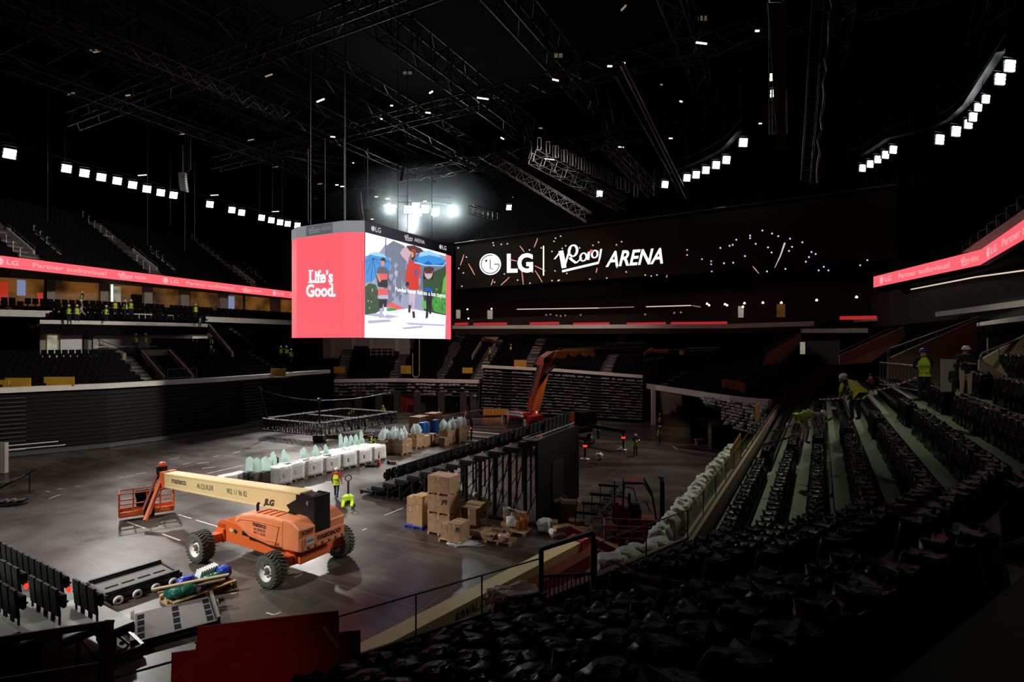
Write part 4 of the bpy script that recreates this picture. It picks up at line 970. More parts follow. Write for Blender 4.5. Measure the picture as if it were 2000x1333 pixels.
# first figure
poly('umb_blue', (714, 506), (722, 496), (736, 492), (750, 497), (763, 510), (761, 526), (757, 533), (748, 520), (730, 548), (714, 552)); poly('umb_light', (722, 497), (736, 492), (750, 497), (756, 503), (736, 500))
for q in ((714, 512), (716, 535), (724, 552), (735, 540), (748, 520), (760, 512)): stroke(b, cpix(1, .012 + .0016 * (LAY[0] + 1)), [(729, 504), q], .8, 'pic_dark')
LAY[0] += 2
poly('dark', (744, 508), (748, 503), (752, 505), (753.5, 512), (752, 516), (744, 516)); ell('skin', 747.6, 513.5, 4.2, 6.5); poly('dark', (744, 505), (749, 502.5), (752, 507), (751, 510), (744, 509))
poly('grey', (737, 524), (743, 520), (754, 522), (759, 530), (758, 546), (755, 562), (741, 560), (735, 545)); poly('fair', (739, 534), (757, 535), (756, 546), (738, 549)); poly('dark', (737, 547), (757, 546), (757, 562), (738, 560)); poly('skin', (735, 533), (738, 534), (745, 548), (741, 552))
poly('fair', (738, 564), (757, 563), (757.5, 576), (738.5, 577)); poly('road_grey', (738, 577), (758, 576), (758.5, 584), (737.5, 583)); poly('dark', (741, 584), (756, 584), (755, 600), (750, 600), (749, 592), (746, 602), (741, 602)); poly('road_grey', (742, 602), (747, 602), (747, 620), (741, 622)); poly('road', (750, 600), (755, 600), (755, 615), (750, 618))
# second figure in a red coat
poly('umb_pink', (781, 494), (786, 486), (798, 479), (808, 482), (800, 500), (796, 512), (786, 502)); poly('umb_brown', (793, 480), (808, 479), (822, 485), (833, 496), (813, 494), (800, 490))
poly('coat', (801, 497), (805, 486), (811, 488), (813, 498), (809, 505)); poly('dark', (801, 498), (804, 489), (810, 491), (811, 501), (806, 511)); ell('skin', 805.2, 497, 3.4, 6); poly('coat', (799, 507), (807, 511), (819, 516), (821.5, 532), (818, 540), (818, 566), (796, 565), (800, 548), (795, 553), (792, 550), (793, 532)); poly('dark', (793, 551), (799, 550), (799, 558), (794, 558)); poly('umb_deep', (809, 526), (814, 527), (815, 537), (811, 540))
poly('jean', (798, 566), (812, 567), (810, 590), (808, 606), (805, 606), (805, 586), (801, 596), (799, 590)); poly('umb_brown', (798, 596), (803, 596), (802, 607), (800, 612), (797, 609)); poly('umb_brown', (805, 608), (810, 608), (811, 621), (806, 621))
# third figure behind a blue umbrella
poly('dark', (828, 524), (838, 520), (847, 523), (846, 545), (844, 566), (828, 565), (826, 545)); ell('umb_pink', 837, 533, 8, 12); poly('umb_brown', (829, 521), (844, 521), (844, 534), (830, 534)); poly('hedge', (827, 545), (846, 545), (845, 563), (827, 563)); poly('umb_deep', (829, 562), (845, 563), (844, 570), (830, 569)); poly('dark', (831, 569), (845, 570), (843, 600), (842, 614), (838, 612), (838, 594), (836, 620), (831, 623), (833, 595))
poly('umb_deep', (808, 513), (818, 512), (832, 518), (853, 516), (866, 519), (868, 514), (850, 498), (838, 491), (828, 490), (816, 496)); poly('umb_blue', (812, 505), (820, 494), (838, 490), (852, 496), (868, 509), (872, 512), (864, 514), (846, 517), (836, 509), (826, 516), (816, 511)); poly('umb_light', (820, 493), (838, 489), (856, 497), (862, 503), (838, 498), (818, 502)); poly('umb_light', (808, 513), (830, 519), (866, 520), (872, 512), (871, 511), (865, 518), (832, 517), (812, 511))
LAY[0] += 3; gg = cpix(1, .012 + .0016 * LAY[0])
put_text(b, 'Puedes hacer felices a los tuyos', lambda u, v: gg(772 + 98 * u, 568.5 + 13 * u - 8.5 * v), 'led_white', .006)
b.build('street_picture', cube)
# ================================================================== MACHINES
def wheel(parent, c, R, W, ax_rz, rimm='rim_white', face=1, lugs=26):
    """tyre with angled lugs, rim dish and hub; axle along local y turned by ax_rz"""
    M = Matrix.Translation(c) @ Matrix.Rotation(ax_rz, 4, 'Z')
    b = MB(); b.lathe([(R * .58, -W * .46), (R * .86, -W * .5), (R * .95, -W * .42), (R * .95, W * .42), (R * .86, W * .5), (R * .58, W * .46)], (0, 0, 0), 'rubber', 36, 'Y', caps=(0, 0))
    for i in range(lugs):
        for sg in (-1, 1):
            t = 2 * PI * (i + (.5 if sg > 0 else 0)) / lugs
            pts = []
            for (yy, dt) in ((0.02 * sg, 0), (W * .26 * sg, .09), (W * .49 * sg, .20)):
                pts.append((R * .965 * math.cos(t + dt), yy, R * .965 * math.sin(t + dt)))
            for a, q in zip(pts[:-1], pts[1:]): b.bar(a, q, R * .10, R * .07, 'rubber', up=(math.cos(t), 0, math.sin(t)))
    t_ = b.xform(M).build('tyre', parent)
    b = MB(); b.lathe([(R * .60, -W * .18), (R * .60, W * .18)], (0, 0, 0), rimm, 28, 'Y')
    for s in (-1, 1):
        b.lathe([(R * .60, s * W * .47), (R * .55, s * W * .40), (R * .50, s * W * .22), (R * .30, s * W * .20), (R * .28, s * W * .30)], (0, 0, 0), rimm, 28, 'Y', caps=(0, 1))
    b.xform(M).build('rim', parent)
    b = MB(); b.lathe([(R * .20, -W * .36), (R * .22, -W * .2), (R * .22, W * .2), (R * .20, W * .36), (R * .12, W * .40)], (0, 0, 0), 'rubber', 14, 'Y')
    for i in range(8):
        t = i * PI / 4
        for s in (-1, 1): b.lathe([(.03, s * W * .24), (.03, s * W * .31)], (R * .36 * math.cos(t), 0, R * .36 * math.sin(t)), 'black_metal', 6, 'Y')
    b.xform(M).build('hub', parent)

TH = math.radians(150)
LO = Vector((-11.07, 24.8, 0))
lift = thing('boom_lift', 'large orange telescopic boom lift with lettered cream boom and four chunky wheels', 'boom lift', LO, TH)
R_, W_ = .69, .62
for x, y in ((-2.5, 1.8), (2.5, 1.8), (-2.5, -1.8), (2.5, -1.8)): wheel(lift, (x, y, R_), R_, W_, 0.0)
# chassis: centre box, sloped deck, extending axles
b = MB(); b.prism([(-3.0, .80, .62), (2.5, .80, .66), (2.9, .80, .9), (2.75, .80, 1.45), (2.3, .80, 1.62), (.9, .80, 1.55), (-.4, .80, 1.25), (-2.4, .80, 1.1), (-3.0, .80, .95)], (0, -1.60, 0), 'orange')
b.box((2.5, 0, 1.15), (.75, 1.6, .62), 'orange', bev=.04); b.box((-2.5, 0, .95), (.7, 1.6, .5), 'orange', bev=.04); b.build('chassis', lift)
for x in (-2.5, 2.5):
    for s in (-1, 1):
        b = MB(); b.box((x, s * 1.10, .86 if x > 0 else .80), (.50, .95, .40), 'orange', bev=.02); b.box((x, s * 1.42, .84 if x > 0 else .78), (.40, .70, .28), 'orange_pale', bev=.01)
        b.box((x, s * .86, .92), (.62, .12, .62), 'orange', bev=.02); b.tube((x, s * 1.48, .42), (x, s * 1.48, 1.10), .09, 'black_metal', 10); b.build('axle', lift)
b = MB(); b.lathe([(.85, 1.22), (.95, 1.28), (.95, 1.5), (.85, 1.56)], (-.9, 0, 0), 'black_metal', 28); b.build('slew_ring', lift)
# engine cover (near side), rounded; counterweight; far side cabinet
def rounded(pts, y0, y1, m, bev=.12, taper=.0):
    bm = bmesh.new(); a = [bm.verts.new((x, y0, z)) for x, z in pts]; c = [bm.verts.new((x, y1, z)) for x, z in pts]
    n = len(pts); bm.faces.new(a[::-1]); bm.faces.new(c)
    for i in range(n): bm.faces.new((a[i], a[(i + 1) % n], c[(i + 1) % n], c[i]))
    bmesh.ops.recalc_face_normals(bm, faces=bm.faces[:])
    bmesh.ops.bevel(bm, geom=bm.edges[:], offset=bev, segments=3, affect='EDGES', profile=.6)
    g = MB(); g.add([v.co for v in bm.verts], [[v.index for v in f.verts] for f in bm.faces], m, False); bm.free(); return g
cover = rounded([(-2.45, 1.30), (-1.5, 1.25), (-.1, 1.38), (.85, 1.80), (.95, 2.0), (.5, 2.3), (-.5, 2.46), (-1.8, 2.52), (-2.45, 2.50)], .42, 1.22, 'orange_pale', .14)
co = cover.build('engine_cover', lift)
b = MB()
for z0, z1, x0, x1 in ((2.62, 2.50, -1.9, 1.05),): b.path([(-2.2, 1.225, 2.2), (-.6, 1.225, 2.18), (.45, 1.225, 2.08), (.68, 1.22, 1.94), (0, 1.225, 1.62), (-1.3, 1.225, 1.46), (-2.0, 1.225, 1.5), (-2.2, 1.225, 2.2)], .022, 'orange')
b.build('panel_ridge', co)
for k in range(4):
    b = MB(); b.box((-.5 - .42 * k, .8, 2.49 + .012 * k), (.14, .55, .05), 'orange_pale', .0, .015); b.build('louvre', co)
b = MB(); b.tube((-.15, .78, 2.3), (-.15, .78, 2.72), .06, 'black_metal', 10); b.tube((-.15, .78, 2.70), (-.22, .78, 2.78), .06, 'black_metal', 10); b.build('exhaust_pipe', lift)
cw = rounded([(-3.45, 1.32), (-2.4, 1.26), (-2.4, 2.56), (-3.0, 2.52), (-3.45, 2.25)], .36, 1.22, 'orange_pale', .1).build('counterweight_block', lift)
cw2 = rounded([(-3.45, 1.32), (-2.4, 1.26), (-2.4, 2.56), (-3.0, 2.52), (-3.45, 2.25)], -1.22, -.36, 'orange_pale', .1).build('counterweight_block', lift)
cw3 = rounded([(-3.5, 1.30), (-2.3, 1.24), (-2.3, 1.9), (-3.5, 1.9)], -1.18, 1.18, 'orange_pale', .1).build('counterweight_block', lift)
rounded([(-2.4, 1.32), (.4, 1.36), (.7, 2.0), (.3, 2.35), (-2.4, 2.45)], -1.22, -.42, 'orange_pale', .12).build('tank_cover', lift)
b = MB(); b.box((-.8, 0, 1.66), (3.0, .9, .3), 'orange'); b.box((-.8, 0, 1.42), (2.6, 2.2, .18), 'black_metal'); b.build('turntable_frame', lift)
b = MB()
for i in range(12):
    x = -2.9 + i * .1; b.box((-3.505, -1.0 + i * .18, 1.42), (.012, .10, .09), 'cream' if i % 2 else 'lettering', 0, 0, 0, .5)
b.build('warning_stripe', cw3)
b = MB(); b.box((-3.51, .72, 1.70), (.012, .42, .28), 'white_paint'); b.box((-3.52, .72, 1.74), (.012, .34, .03), 'lettering'); b.box((-3.52, .72, 1.68), (.012, .34, .03), 'lettering'); b.build('maker_plate', cw3)
b = MB()
put_text(b, '5207', lambda u, v: (-3.462, 1.08 - .58 * u, 2.0 + .17 * v), 'lettering', .02)
b.build('fleet_number', cw3); b = MB(); put_text(b, 'mateco', lambda u, v: (-3.515, .32 - 1.25 * u, 1.60 + .22 * v), 'lettering', .02)
b.build('rear_lettering', cw3)
# black boom pivot bracket
b = MB()
for s in (-1, 1): b.prism([(-3.4, s * .36, 1.6), (-2.5, s * .36, 1.6), (-2.1, s * .36, 2.4), (-1.6, s * .36, 2.8), (-2.75, s * .36, 3.42), (-3.4, s * .36, 3.42)], (0, s * .05, 0), 'black_metal')
b.box((-3.4, 0, 2.52), (.08, .78, 1.8), 'black_metal'); b.build('boom_bracket', lift)
b = MB(); b.tube((-3.0, -.45, 3.1), (-3.0, .45, 3.1), .09, 'steel', 12); b.build('pivot_pin', lift)
# boom: tapering cream box section, from the pivot down to the tip
tip_w = at(333, 936, 30.2); P = Matrix.Rotation(-TH, 3, 'Z') @ (tip_w - LO)
A0 = Vector((-3.15, 0, 2.98)); A1 = Vector((P.x, P.y, P.z)); d = (A1 - A0).normalized(); sv = Vector((-d.y, d.x, 0)).normalized(); uv = sv.cross(d) * -1
if uv.z < 0: uv = -uv
def bp(s, y, h): L = (A1 - A0).length; return A0 + d * (s * L) + sv * y + uv * h
hw = .32; h0, h1 = .48, .40
b = MB(); b.hexa([bp(.06, -hw, -h0), bp(.06, hw, -h0), bp(1, hw, -h1), bp(1, -hw, -h1), bp(.06, -hw, h0), bp(.06, hw, h0), bp(1, hw, h1), bp(1, -hw, h1)], 'cream')
b.bar(bp(.06, hw + .01, h0 - .05), bp(1, hw + .01, h1 - .05), .03, .06, 'cream'); b.bar(bp(.06, hw + .01, -h0 + .05), bp(1, hw + .01, -h1 + .05), .03, .06, 'cream'); bo = b.build('boom', lift)
b = MB(); b.add([bp(.0, hw + .03, -h0), bp(.13, hw + .03, -h0), bp(.05, hw + .03, h0), bp(.0, hw + .03, h0)], [(0, 1, 2, 3)], 'black_metal'); b.box(bp(.045, 0, .05), (1.0, .62, .7), 'black_metal'); b.build('boom_root', lift)
L = (A1 - A0).length
def btext(s, s0, s1, hgt, off, bold=.01, shear=0): 
    g = MB(); yy = hw + .004
    put_text(g, s, lambda u, v: bp(s0 + (s1 - s0) * u, yy, off + hgt * v) if sv.y > 0 else bp(s0 + (s1 - s0) * u, yy, off + hgt * v), 'lettering', bold, shear); g.build('boom_lettering', bo)
btext('mateco', .935, .815, .26, -.06, .022); btext('ALQUILER', .73, .605, .25, -.10, .004); btext('902 11 96 82', .51, .375, .25, -.10, .004); btext('JLG', .275, .205, .28, -.30, .06, .3)
b = MB(); b.hexa([bp(1.0, -hw - .04, -h1 - .05), bp(1.0, hw + .04, -h1 - .05), bp(1.035, hw + .04, -h1 - .05), bp(1.035, -hw - .04, -h1 - .05), bp(1.0, -hw - .04, h1 + .05), bp(1.0, hw + .04, h1 + .05), bp(1.035, hw + .04, h1 + .05), bp(1.035, -hw - .04, h1 + .05)], 'orange')
b.box(bp(1.045, 0, 0), (.35, .42, .58), 'orange', bev=.02); b.build('boom_nose', lift)
# jib: head at the boom tip, arm down to the basket
kn = bp(1.075, 0, .45); bkw = at(272, 985, 29.0); Bk = Matrix.Rotation(-TH, 3, 'Z') @ (bkw - LO)
foot = Vector((Bk.x - .1, Bk.y - .05, .62))
b = MB(); b.box(kn - Vector((.0, 0, .15)), (.35, .45, .75), 'black_metal', bev=.03); b.lathe([(.1, -.05), (.2, 0), (.2, .18), (.1, .24)], kn + Vector((-.05, 0, .22)), 'orange', 12); b.path([kn, bp(1.0, .1, .42)], .05, 'black_metal'); b.build('jib_head', lift)
b = MB(); b.bar(kn + Vector((0, -.15, 0)), foot + Vector((-.4, -.15, .1)), .16, .22, 'orange'); b.bar(kn + Vector((-.35, .12, -.25)), foot + Vector((-.62, .12, -.15)), .14, .2, 'orange'); b.bar(kn.lerp(foot, .1) + Vector((.2, 0, 0)), kn.lerp(foot, .9) + Vector((.05, 0, 0)), .1, .1, 'red_dark'); b.build('jib_arm', lift)
# basket: long rectangular work platform on the floor side
def basket(parent, c, lx, ly, h, rz, m='orange', nm='platform'):
    M = Matrix.Translation(c) @ Matrix.Rotation(rz, 4, 'Z'); x, y = lx / 2, ly / 2
    b = MB(); b.box((0, 0, .06), (lx, ly, .12), m); b.box((0, -y, .18), (lx, .04, .22), m); b.box((0, y, .18), (lx, .04, .22), m); b.box((-x, 0, .18), (.04, ly, .22), m); b.box((x, 0, .18), (.04, ly, .22), m); f = b.xform(M).build('platform_floor', parent)
    b = MB()
    for z in (h, h * .55): b.path([(-x, -y, z), (x, -y, z), (x, y, z), (-x, y, z), (-x, -y, z)], .035, m, 6)
    for px_, py_ in [(-x, -y), (x, -y), (x, y), (-x, y), (0, -y), (0, y), (-x / 2, -y), (x / 2, -y), (-x / 2, y), (x / 2, y)]: b.tube((px_, py_, .1), (px_, py_, h), .035, m, 6)
    b.xform(M).build('platform_rails', parent); return M
e0, e1 = at(228, 1004, 29.6), at(325, 985, 30.9)
pd = ang((e1 - e0)[:2]); cB = (e0 + e1) / 2 + Vector((0, .4, 0)); cL = Matrix.Rotation(-TH, 3, 'Z') @ (Vector((cB.x, cB.y, .28)) - LO)
basket(lift, cL, 2.55, 1.0, 1.3, pd - TH)
b = MB(); M = Matrix.Translation(cL) @ Matrix.Rotation(pd - TH, 4, 'Z')
b.box((-.05, .35, 1.0), (1.0, .35, .35), 'black_matt', bev=.03); b.box((-.05, .45, .65), (.9, .1, .7), 'black_matt'); b.box((0.1, -.58, .35), (.5, .2, .95), 'black_matt', bev=.03); b.xform(M).build('control_box', lift)
b = MB(); b.tube((.3, -.6, .5), (-.9, .2, .3), .03, 'black_metal', 6); b.tube((.5, -.6, .9), (.75, -.1, 1.3), .03, 'black_metal', 6); b.xform(M).build('hose', lift)
# decals on chassis and cover
b = MB(); yy = 1.232
put_text(b, 'mateco', lambda u, v: (-.45 - .9 * u, yy, 1.96 + .18 * v), 'lettering', .02); put_text(b, 'ALQUILER', lambda u, v: (-.5 - .8 * u, yy, 1.79 + .11 * v), 'lettering'); put_text(b, '902 11 96 82', lambda u, v: (-.5 - .8 * u, yy, 1.63 + .11 * v), 'lettering'); put_text(b, 'JLG', lambda u, v: (-1.9 - .32 * u, yy - .002, 1.40 + .1 * v), 'red_dark', .04, .3)
b.build('cover_lettering', co)
b = MB(); yy = .82; b.add([(1.9, yy, 1.25), (1.72, yy, 1.38), (1.72, yy, 1.31), (1.45, yy, 1.31), (1.45, yy, 1.38), (1.27, yy, 1.25), (1.45, yy, 1.12), (1.45, yy, 1.19), (1.72, yy, 1.19), (1.72, yy, 1.12)], [tuple(range(10))], 'cream'); b.add([(1.58, yy + .005, 1.31), (1.45, yy + .005, 1.31), (1.45, yy + .005, 1.38), (1.27, yy + .005, 1.25), (1.45, yy + .005, 1.12), (1.45, yy + .005, 1.19), (1.58, yy + .005, 1.19)], [tuple(range(7))], 'lettering'); b.build('direction_arrow', lift)

# ------------------------------------------------------------------ crane lorry
ca = math.radians(40); CO = Vector((.3, 47.5, 0))
cr = thing('crane_lorry', 'red lorry with a folded-out orange knuckle crane standing behind the black stand unit', 'crane lorry', CO, ca)
b = MB(); b.prism([(0, -1.25, 1.0), (0, -1.25, 2.3), (.35, -1.25, 3.35), (2.2, -1.25, 3.45), (2.2, -1.25, 1.0)], (0, 2.5, 0), 'red_paint'); b.box((.55, 0, 3.62), (1.0, 2.2, .22), 'red_paint', bev=.06); b.build('cab', cr)
b = MB(); b.prism([(-.02, -1.1, 2.2), (-.02, 1.1, 2.2), (.28, 1.1, 3.15), (.28, -1.1, 3.15)], (-.03, 0, 0), 'black_metal'); b.build('windscreen', cr)
b = MB(); b.prism([(.5, -1.27, 2.1), (1.5, -1.27, 2.1), (1.5, -1.27, 3.05), (.6, -1.27, 3.05)], (0, -.02, 0), 'black_metal'); b.build('side_window', cr)
b = MB(); b.bar((-.12, -1.1, 3.5), (-.12, 1.1, 3.5), .25, .12, 'white_paint'); b.bar((-.1, -1.0, 3.72), (-.1, 1.0, 3.72), .15, .1, 'white_paint'); b.build('sun_visor', cr)
for s in (-1, 1): b = MB(); b.box((-.25, s * 1.5, 2.9), (.15, .25, .75), 'white_paint', bev=.04); b.build('mirror', cr)
b = MB(); b.box((-.05, 0, 1.2), (.12, 2.4, .5), 'red_paint', bev=.03)
for s in (-1, 1): b.box((-.14, s * .95, 1.25), (.05, .3, .22), 'lamp_red')
b.build('bumper', cr)
b = MB(); b.box((5.2, 0, 1.25), (8.6, 1.1, .35), 'black_metal'); b.box((7.4, 0, 1.65), (5.0, 2.4, .16), 'black_metal'); b.build('chassis', cr)
for x in (1.0, 4.6, 6.0, 8.6):
    for s in (-1, 1): b = MB(); b.lathe([(.3, -.16), (.5, -.18), (.52, 0), (.5, .18), (.3, .16)], (x, s * 1.1, .52), 'rubber', 20, 'Y'); b.lathe([(.28, -.17), (.28, .17)], (x, s * 1.1, .52), 'steel', 12, 'Y'); b.build('wheel', cr)
for x, l in ((3.2, 5.2), (8.8, 4.8)):
    b = MB(); b.box((x, -l / 2 - .2, 1.75), (.3, l, .32), 'black_metal'); b.build('outrigger_beam', cr)
    b = MB(); b.tube((x, -l - .1, 1.9), (x, -l - .1, .25), .09, 'black_metal', 8); b.box((x, -l - .1, 1.15), (.26, .26, .16), 'lamp_red'); b.tube((x, -l - .1, .08), (x, -l - .1, .25), .06, 'steel'); b.lathe([(.45, .02), (.42, .1)], (x, -l - .1, 0), 'steel', 14); b.build('outrigger_leg', cr)
inv = Matrix.Rotation(-ca, 3, 'Z')
W = lambda px, py, dd: inv @ (at(px, py, dd) - CO)
b = MB(); b.lathe([(.55, 1.7), (.6, 2.0), (.5, 3.0), (.42, 3.6)], W(1042, 806, 49.5) * Vector((1, 1, 0)) if False else (W(1042, 806, 49.5).x, W(1042, 806, 49.5).y, 0), 'crane_orange', 12); b.build('crane_column', cr)
a0, a1, a2 = W(1041, 802, 49.5), W(1064, 708, 49.8), W(1083, 694, 49.6)
b = MB(); b.bar(a0, a1, .75, .95, 'crane_orange', up=(1, 0, 0)); b.build('main_arm', cr)
b = MB(); o_ = Vector((-.55, -.35, 0)); b.bar(W(1033, 775, 48.9), W(1052, 714, 49.1), .12, .16, 'steel'); b.bar(W(1036, 775, 48.8), W(1056, 714, 49.0), .05, .1, 'white_paint'); b.build('side_rail', cr)
b = MB(); b.tube(W(1067, 730, 49.2), W(1085, 713, 49.2), .12, 'steel', 8); b.tube(W(1055, 748, 49.2), W(1067, 730, 49.2), .18, 'black_metal', 8); b.build('lift_cylinder', cr)
b = MB(); b.prism([W(1058, 712, 49.3), W(1066, 697, 49.3), W(1082, 686, 49.3), W(1096, 688, 49.3), W(1100, 697, 49.3), W(1082, 702, 49.3), W(1076, 716, 49.3)], (0, .9, 0), 'crane_orange'); b.tube(W(1068, 704, 49.1), W(1068, 704, 50.4), .3, 'black_metal', 12); b.build('knuckle_joint', cr)
b = MB(); b.prism([W(1082, 699, 49.2), W(1088, 685, 49.2), W(1160, 684, 49.2), W(1163, 696, 49.2), W(1158, 691, 49.2), W(1146, 696, 49.2), W(1138, 687, 49.2), W(1124, 696, 49.2), W(1112, 687, 49.2), W(1104, 700, 49.2)], (0, .5, 0), 'crane_yellow'); b.build('outer_arm_cover', cr)
b = MB(); b.bar(W(1090, 689, 49.9), W(1262, 681, 49.9), .55, .75, 'black_metal'); b.bar(W(1184, 673, 49.9), W(1262, 671, 49.9), .3, .3, 'truss_grey'); b.bar(W(1100, 683, 49.5), W(1255, 678, 49.5), .08, .08, 'steel'); b.build('telescopic_arm', cr)
b = MB()
for px in (1186, 1205, 1222, 1240, 1254): b.bar(W(px, 670, 49.9), W(px + 6, 677, 49.9), .12, .3, 'truss_grey')
b.bar(W(1200, 671, 49.7), W(1258, 669, 49.7), .06, .1, 'steel'); b.build('hose_guide', cr)
b = MB(); b.bar(W(1258, 690, 49.9), W(1345, 688, 49.9), .35, .5, 'black_metal'); b.bar(W(1268, 684, 49.6), W(1306, 683, 49.6), .1, .12, 'steel'); b.bar(W(1258, 690, 49.5), W(1275, 683, 49.5), .3, .3, 'crane_orange'); b.bar(W(1278, 687, 49.4), W(1304, 687, 49.4), .1, .2, 'crane_orange'); b.bar(W(1258, 704, 49.5), W(1296, 698, 49.5), .08, .08, 'steel'); b.build('fly_jib', cr)
b = MB(); b.bar(W(1340, 688, 49.9), W(1408, 684, 49.9), .2, .22, 'black_metal'); b.bar(W(1345, 680, 49.7), W(1402, 679, 49.7), .08, .08, 'steel'); b.box(W(1332, 689, 49.6), (.35, .35, .35), 'crane_yellow'); b.build('jib_extension', cr)
b = MB(); b.box((3.4, -.9, 2.2), (1.2, .5, .9), 'black_metal', bev=.04); b.box((8.9, .2, 2.4), (2.2, 1.8, 1.3), 'black_matt', bev=.08); b.box((6.6, -.6, 2.5), (.3, .3, 1.5), 'crane_orange'); b.box((5.4, 0, 2.0), (1.2, 1.6, .5), 'red_dark'); b.build('deck_equipment', cr)

# ------------------------------------------------------------------ forklift (right, dark red)
FO = fl(1245, 1035); fk = thing('forklift', 'dark red forklift with black overhead guard and tall mast at the right of the floor', 'forklift', (FO.x, FO.y, 0), math.radians(-12))
b = MB(); b.box((-.8, 0, .75), (.9, 1.15, .95), 'red_dark', bev=.12); b.box((-1.05, 0, .9), (.5, 1.1, 1.2), 'red_paint', bev=.15); b.build('counterweight', fk)
b = MB(); b.box((.25, 0, .45), (1.7, 1.1, .45), 'red_dark', bev=.05); b.box((-.2, 0, .95), (.8, .9, .5), 'black_metal', bev=.06); b.build('body', fk)
b = MB(); b.box((-.15, 0, 1.28), (.5, .5, .14), 'black_matt', bev=.04); b.box((-.42, 0, 1.62), (.14, .48, .6), 'black_matt', bev=.05); b.build('seat', fk)
b = MB(); b.lathe([(.2, -.02), (.23, 0), (.2, .02)], (.42, 0, 1.55), 'black_metal', 16); b.tube((.42, 0, 1.55), (.65, 0, 1.0), .03, 'black_metal'); b.build('steering_wheel', fk)
b = MB()
for s in (-1, 1): b.path([(-.75, s * .5, 1.2), (-.72, s * .5, 2.55), (.35, s * .5, 2.6), (.75, s * .5, 1.9), (.95, s * .5, .7)], .05, 'black_metal', 8)
for i in range(7): b.bar((-.7 + .17 * i, -.5, 2.6), (-.7 + .17 * i, .5, 2.6), .05, .03, 'black_metal')
b.box((-.2, 0, 2.64), (1.0, .95, .03), 'red_dark'); b.build('overhead_guard', fk)
b = MB()
for s in (-1, 1): b.bar((1.25, s * .32, .1), (1.25, s * .32, 2.75), .16, .12, 'black_metal'); b.bar((1.32, s * .22, .1), (1.32, s * .22, 2.6), .1, .08, 'red_dark')
for z in (.4, 1.5, 2.7): b.bar((1.25, -.35, z), (1.25, .35, z), .1, .12, 'black_metal')
b.box((1.2, .1, 2.85), (.3, .5, .1), 'truss_grey'); b.build('mast', fk)
for s in (-1, 1): b = MB(); b.box((1.42, s * .3, .5), (.06, .12, .9), 'black_metal'); b.box((2.0, s * .3, .08), (1.2, .12, .05), 'black_metal'); b.build('fork', fk)
b = MB(); b.tube((-1.2, .35, 1.2), (-1.2, .35, 2.4), .04, 'black_metal', 8); b.build('exhaust_pipe', fk)
for x, s, r in ((.9, -1, .34), (.9, 1, .34), (-.85, -1, .27), (-.85, 1, .27)): b = MB(); b.lathe([(r * .6, -.12), (r, -.12), (r, .12), (r * .6, .12)], (x, s * .52, r), 'rubber', 18, 'Y'); b.build('wheel', fk)

# red scissor/boom baskets and the second cream boom beside the glass
ml = thing('second_boom_lift', 'dark red boom lift with empty cage platform at the lower right behind the glass', 'boom lift', fl(1225, 1100), math.radians(-8))
basket(ml, (0.2, .3, .5), 2.4, 1.0, 1.2, 0, 'red_dark'); b = MB(); b.box((.0, .1, 1.0), (.7, .4, .7), 'black_matt', bev=.05); b.box((.0, -.12, 1.05), (.18, .02, .3), 'white_paint'); b.build('control_box', ml)
b = MB(); b.bar((-2.6, -.2, 1.5), (.4, -1.3, .6), .3, .35, 'red_dark'); b.build('jib_arm', ml); b = MB(); b.box((.2, -1.3, .35), (1.3, .8, .6), 'red_dark', bev=.05); b.build('base', ml)
rb = thing('lowered_boom', 'long cream boom with dark lettering lying level just behind the near glass barrier', 'boom', fl(905, 1205, 1.3))
q0 = fl(700, 1300, 1.5) - rb.location; q1 = fl(1122, 1074, 1.5) - rb.location
d2 = (q1 - q0).normalized(); s2 = Vector((-d2.y, d2.x, 0)); q0 = q0 - d2 * 1.5
b = MB(); b.bar(q0, q1, .62, .72, 'cream'); bm_ = b.build('boom', rb)
ta_ = (fl(877, 1214, 1.4) - rb.location - q0).dot(d2); tb_ = (fl(962, 1170, 1.4) - rb.location - q0).dot(d2)
b = MB(); fr_ = lambda s_, v: q0 + d2 * s_ - s2 * .315 + Vector((0, 0, -.06 + .28 * v))
put_text(b, 'RIWAL.COM', lambda u, v: fr_(ta_ + (tb_ - ta_) * u, v), 'lettering', .03, .3); b.build('boom_lettering', bm_)
b = MB(); b.bar(q0 + d2 * 7.5 - s2 * .6 + Vector((0, 0, -.2)), q1 + d2 * .6 - s2 * .6 + Vector((0, 0, -.2)), .5, .5, 'red_dark'); b.bar(q1 + Vector((0, 0, 0)), q1 + d2 * .5, .75, .85, 'red_paint'); b.build('boom_head', rb)
b = MB(); b.bar(q1 - s2 * .2 + Vector((0, 0, -1.6 + .31)), q1 - s2 * .2, .5, .5, 'red_dark', up=(1, 0, 0)); b.box((q0.x + d2.x * 2, q0.y + d2.y * 2, -.8), (.5, .5, 1.0), 'red_dark'); b.build('support', rb)
# ================================================================== STAGE GEAR AND STOCK ON THE FLOOR
Bx = Vector((.883, -.469, 0)); Ay = Vector((.469, .883, 0)); RA = ang(Ay)
# seat unit being craned in: stepped decks with chairs, trestle legs, black back wall
UO = Vector((1.3, 28.96, 0)); U = thing('seating_unit', 'black stepped telescopic seating unit on trestle legs standing on the floor', 'seating unit', UO, ang(-Bx))
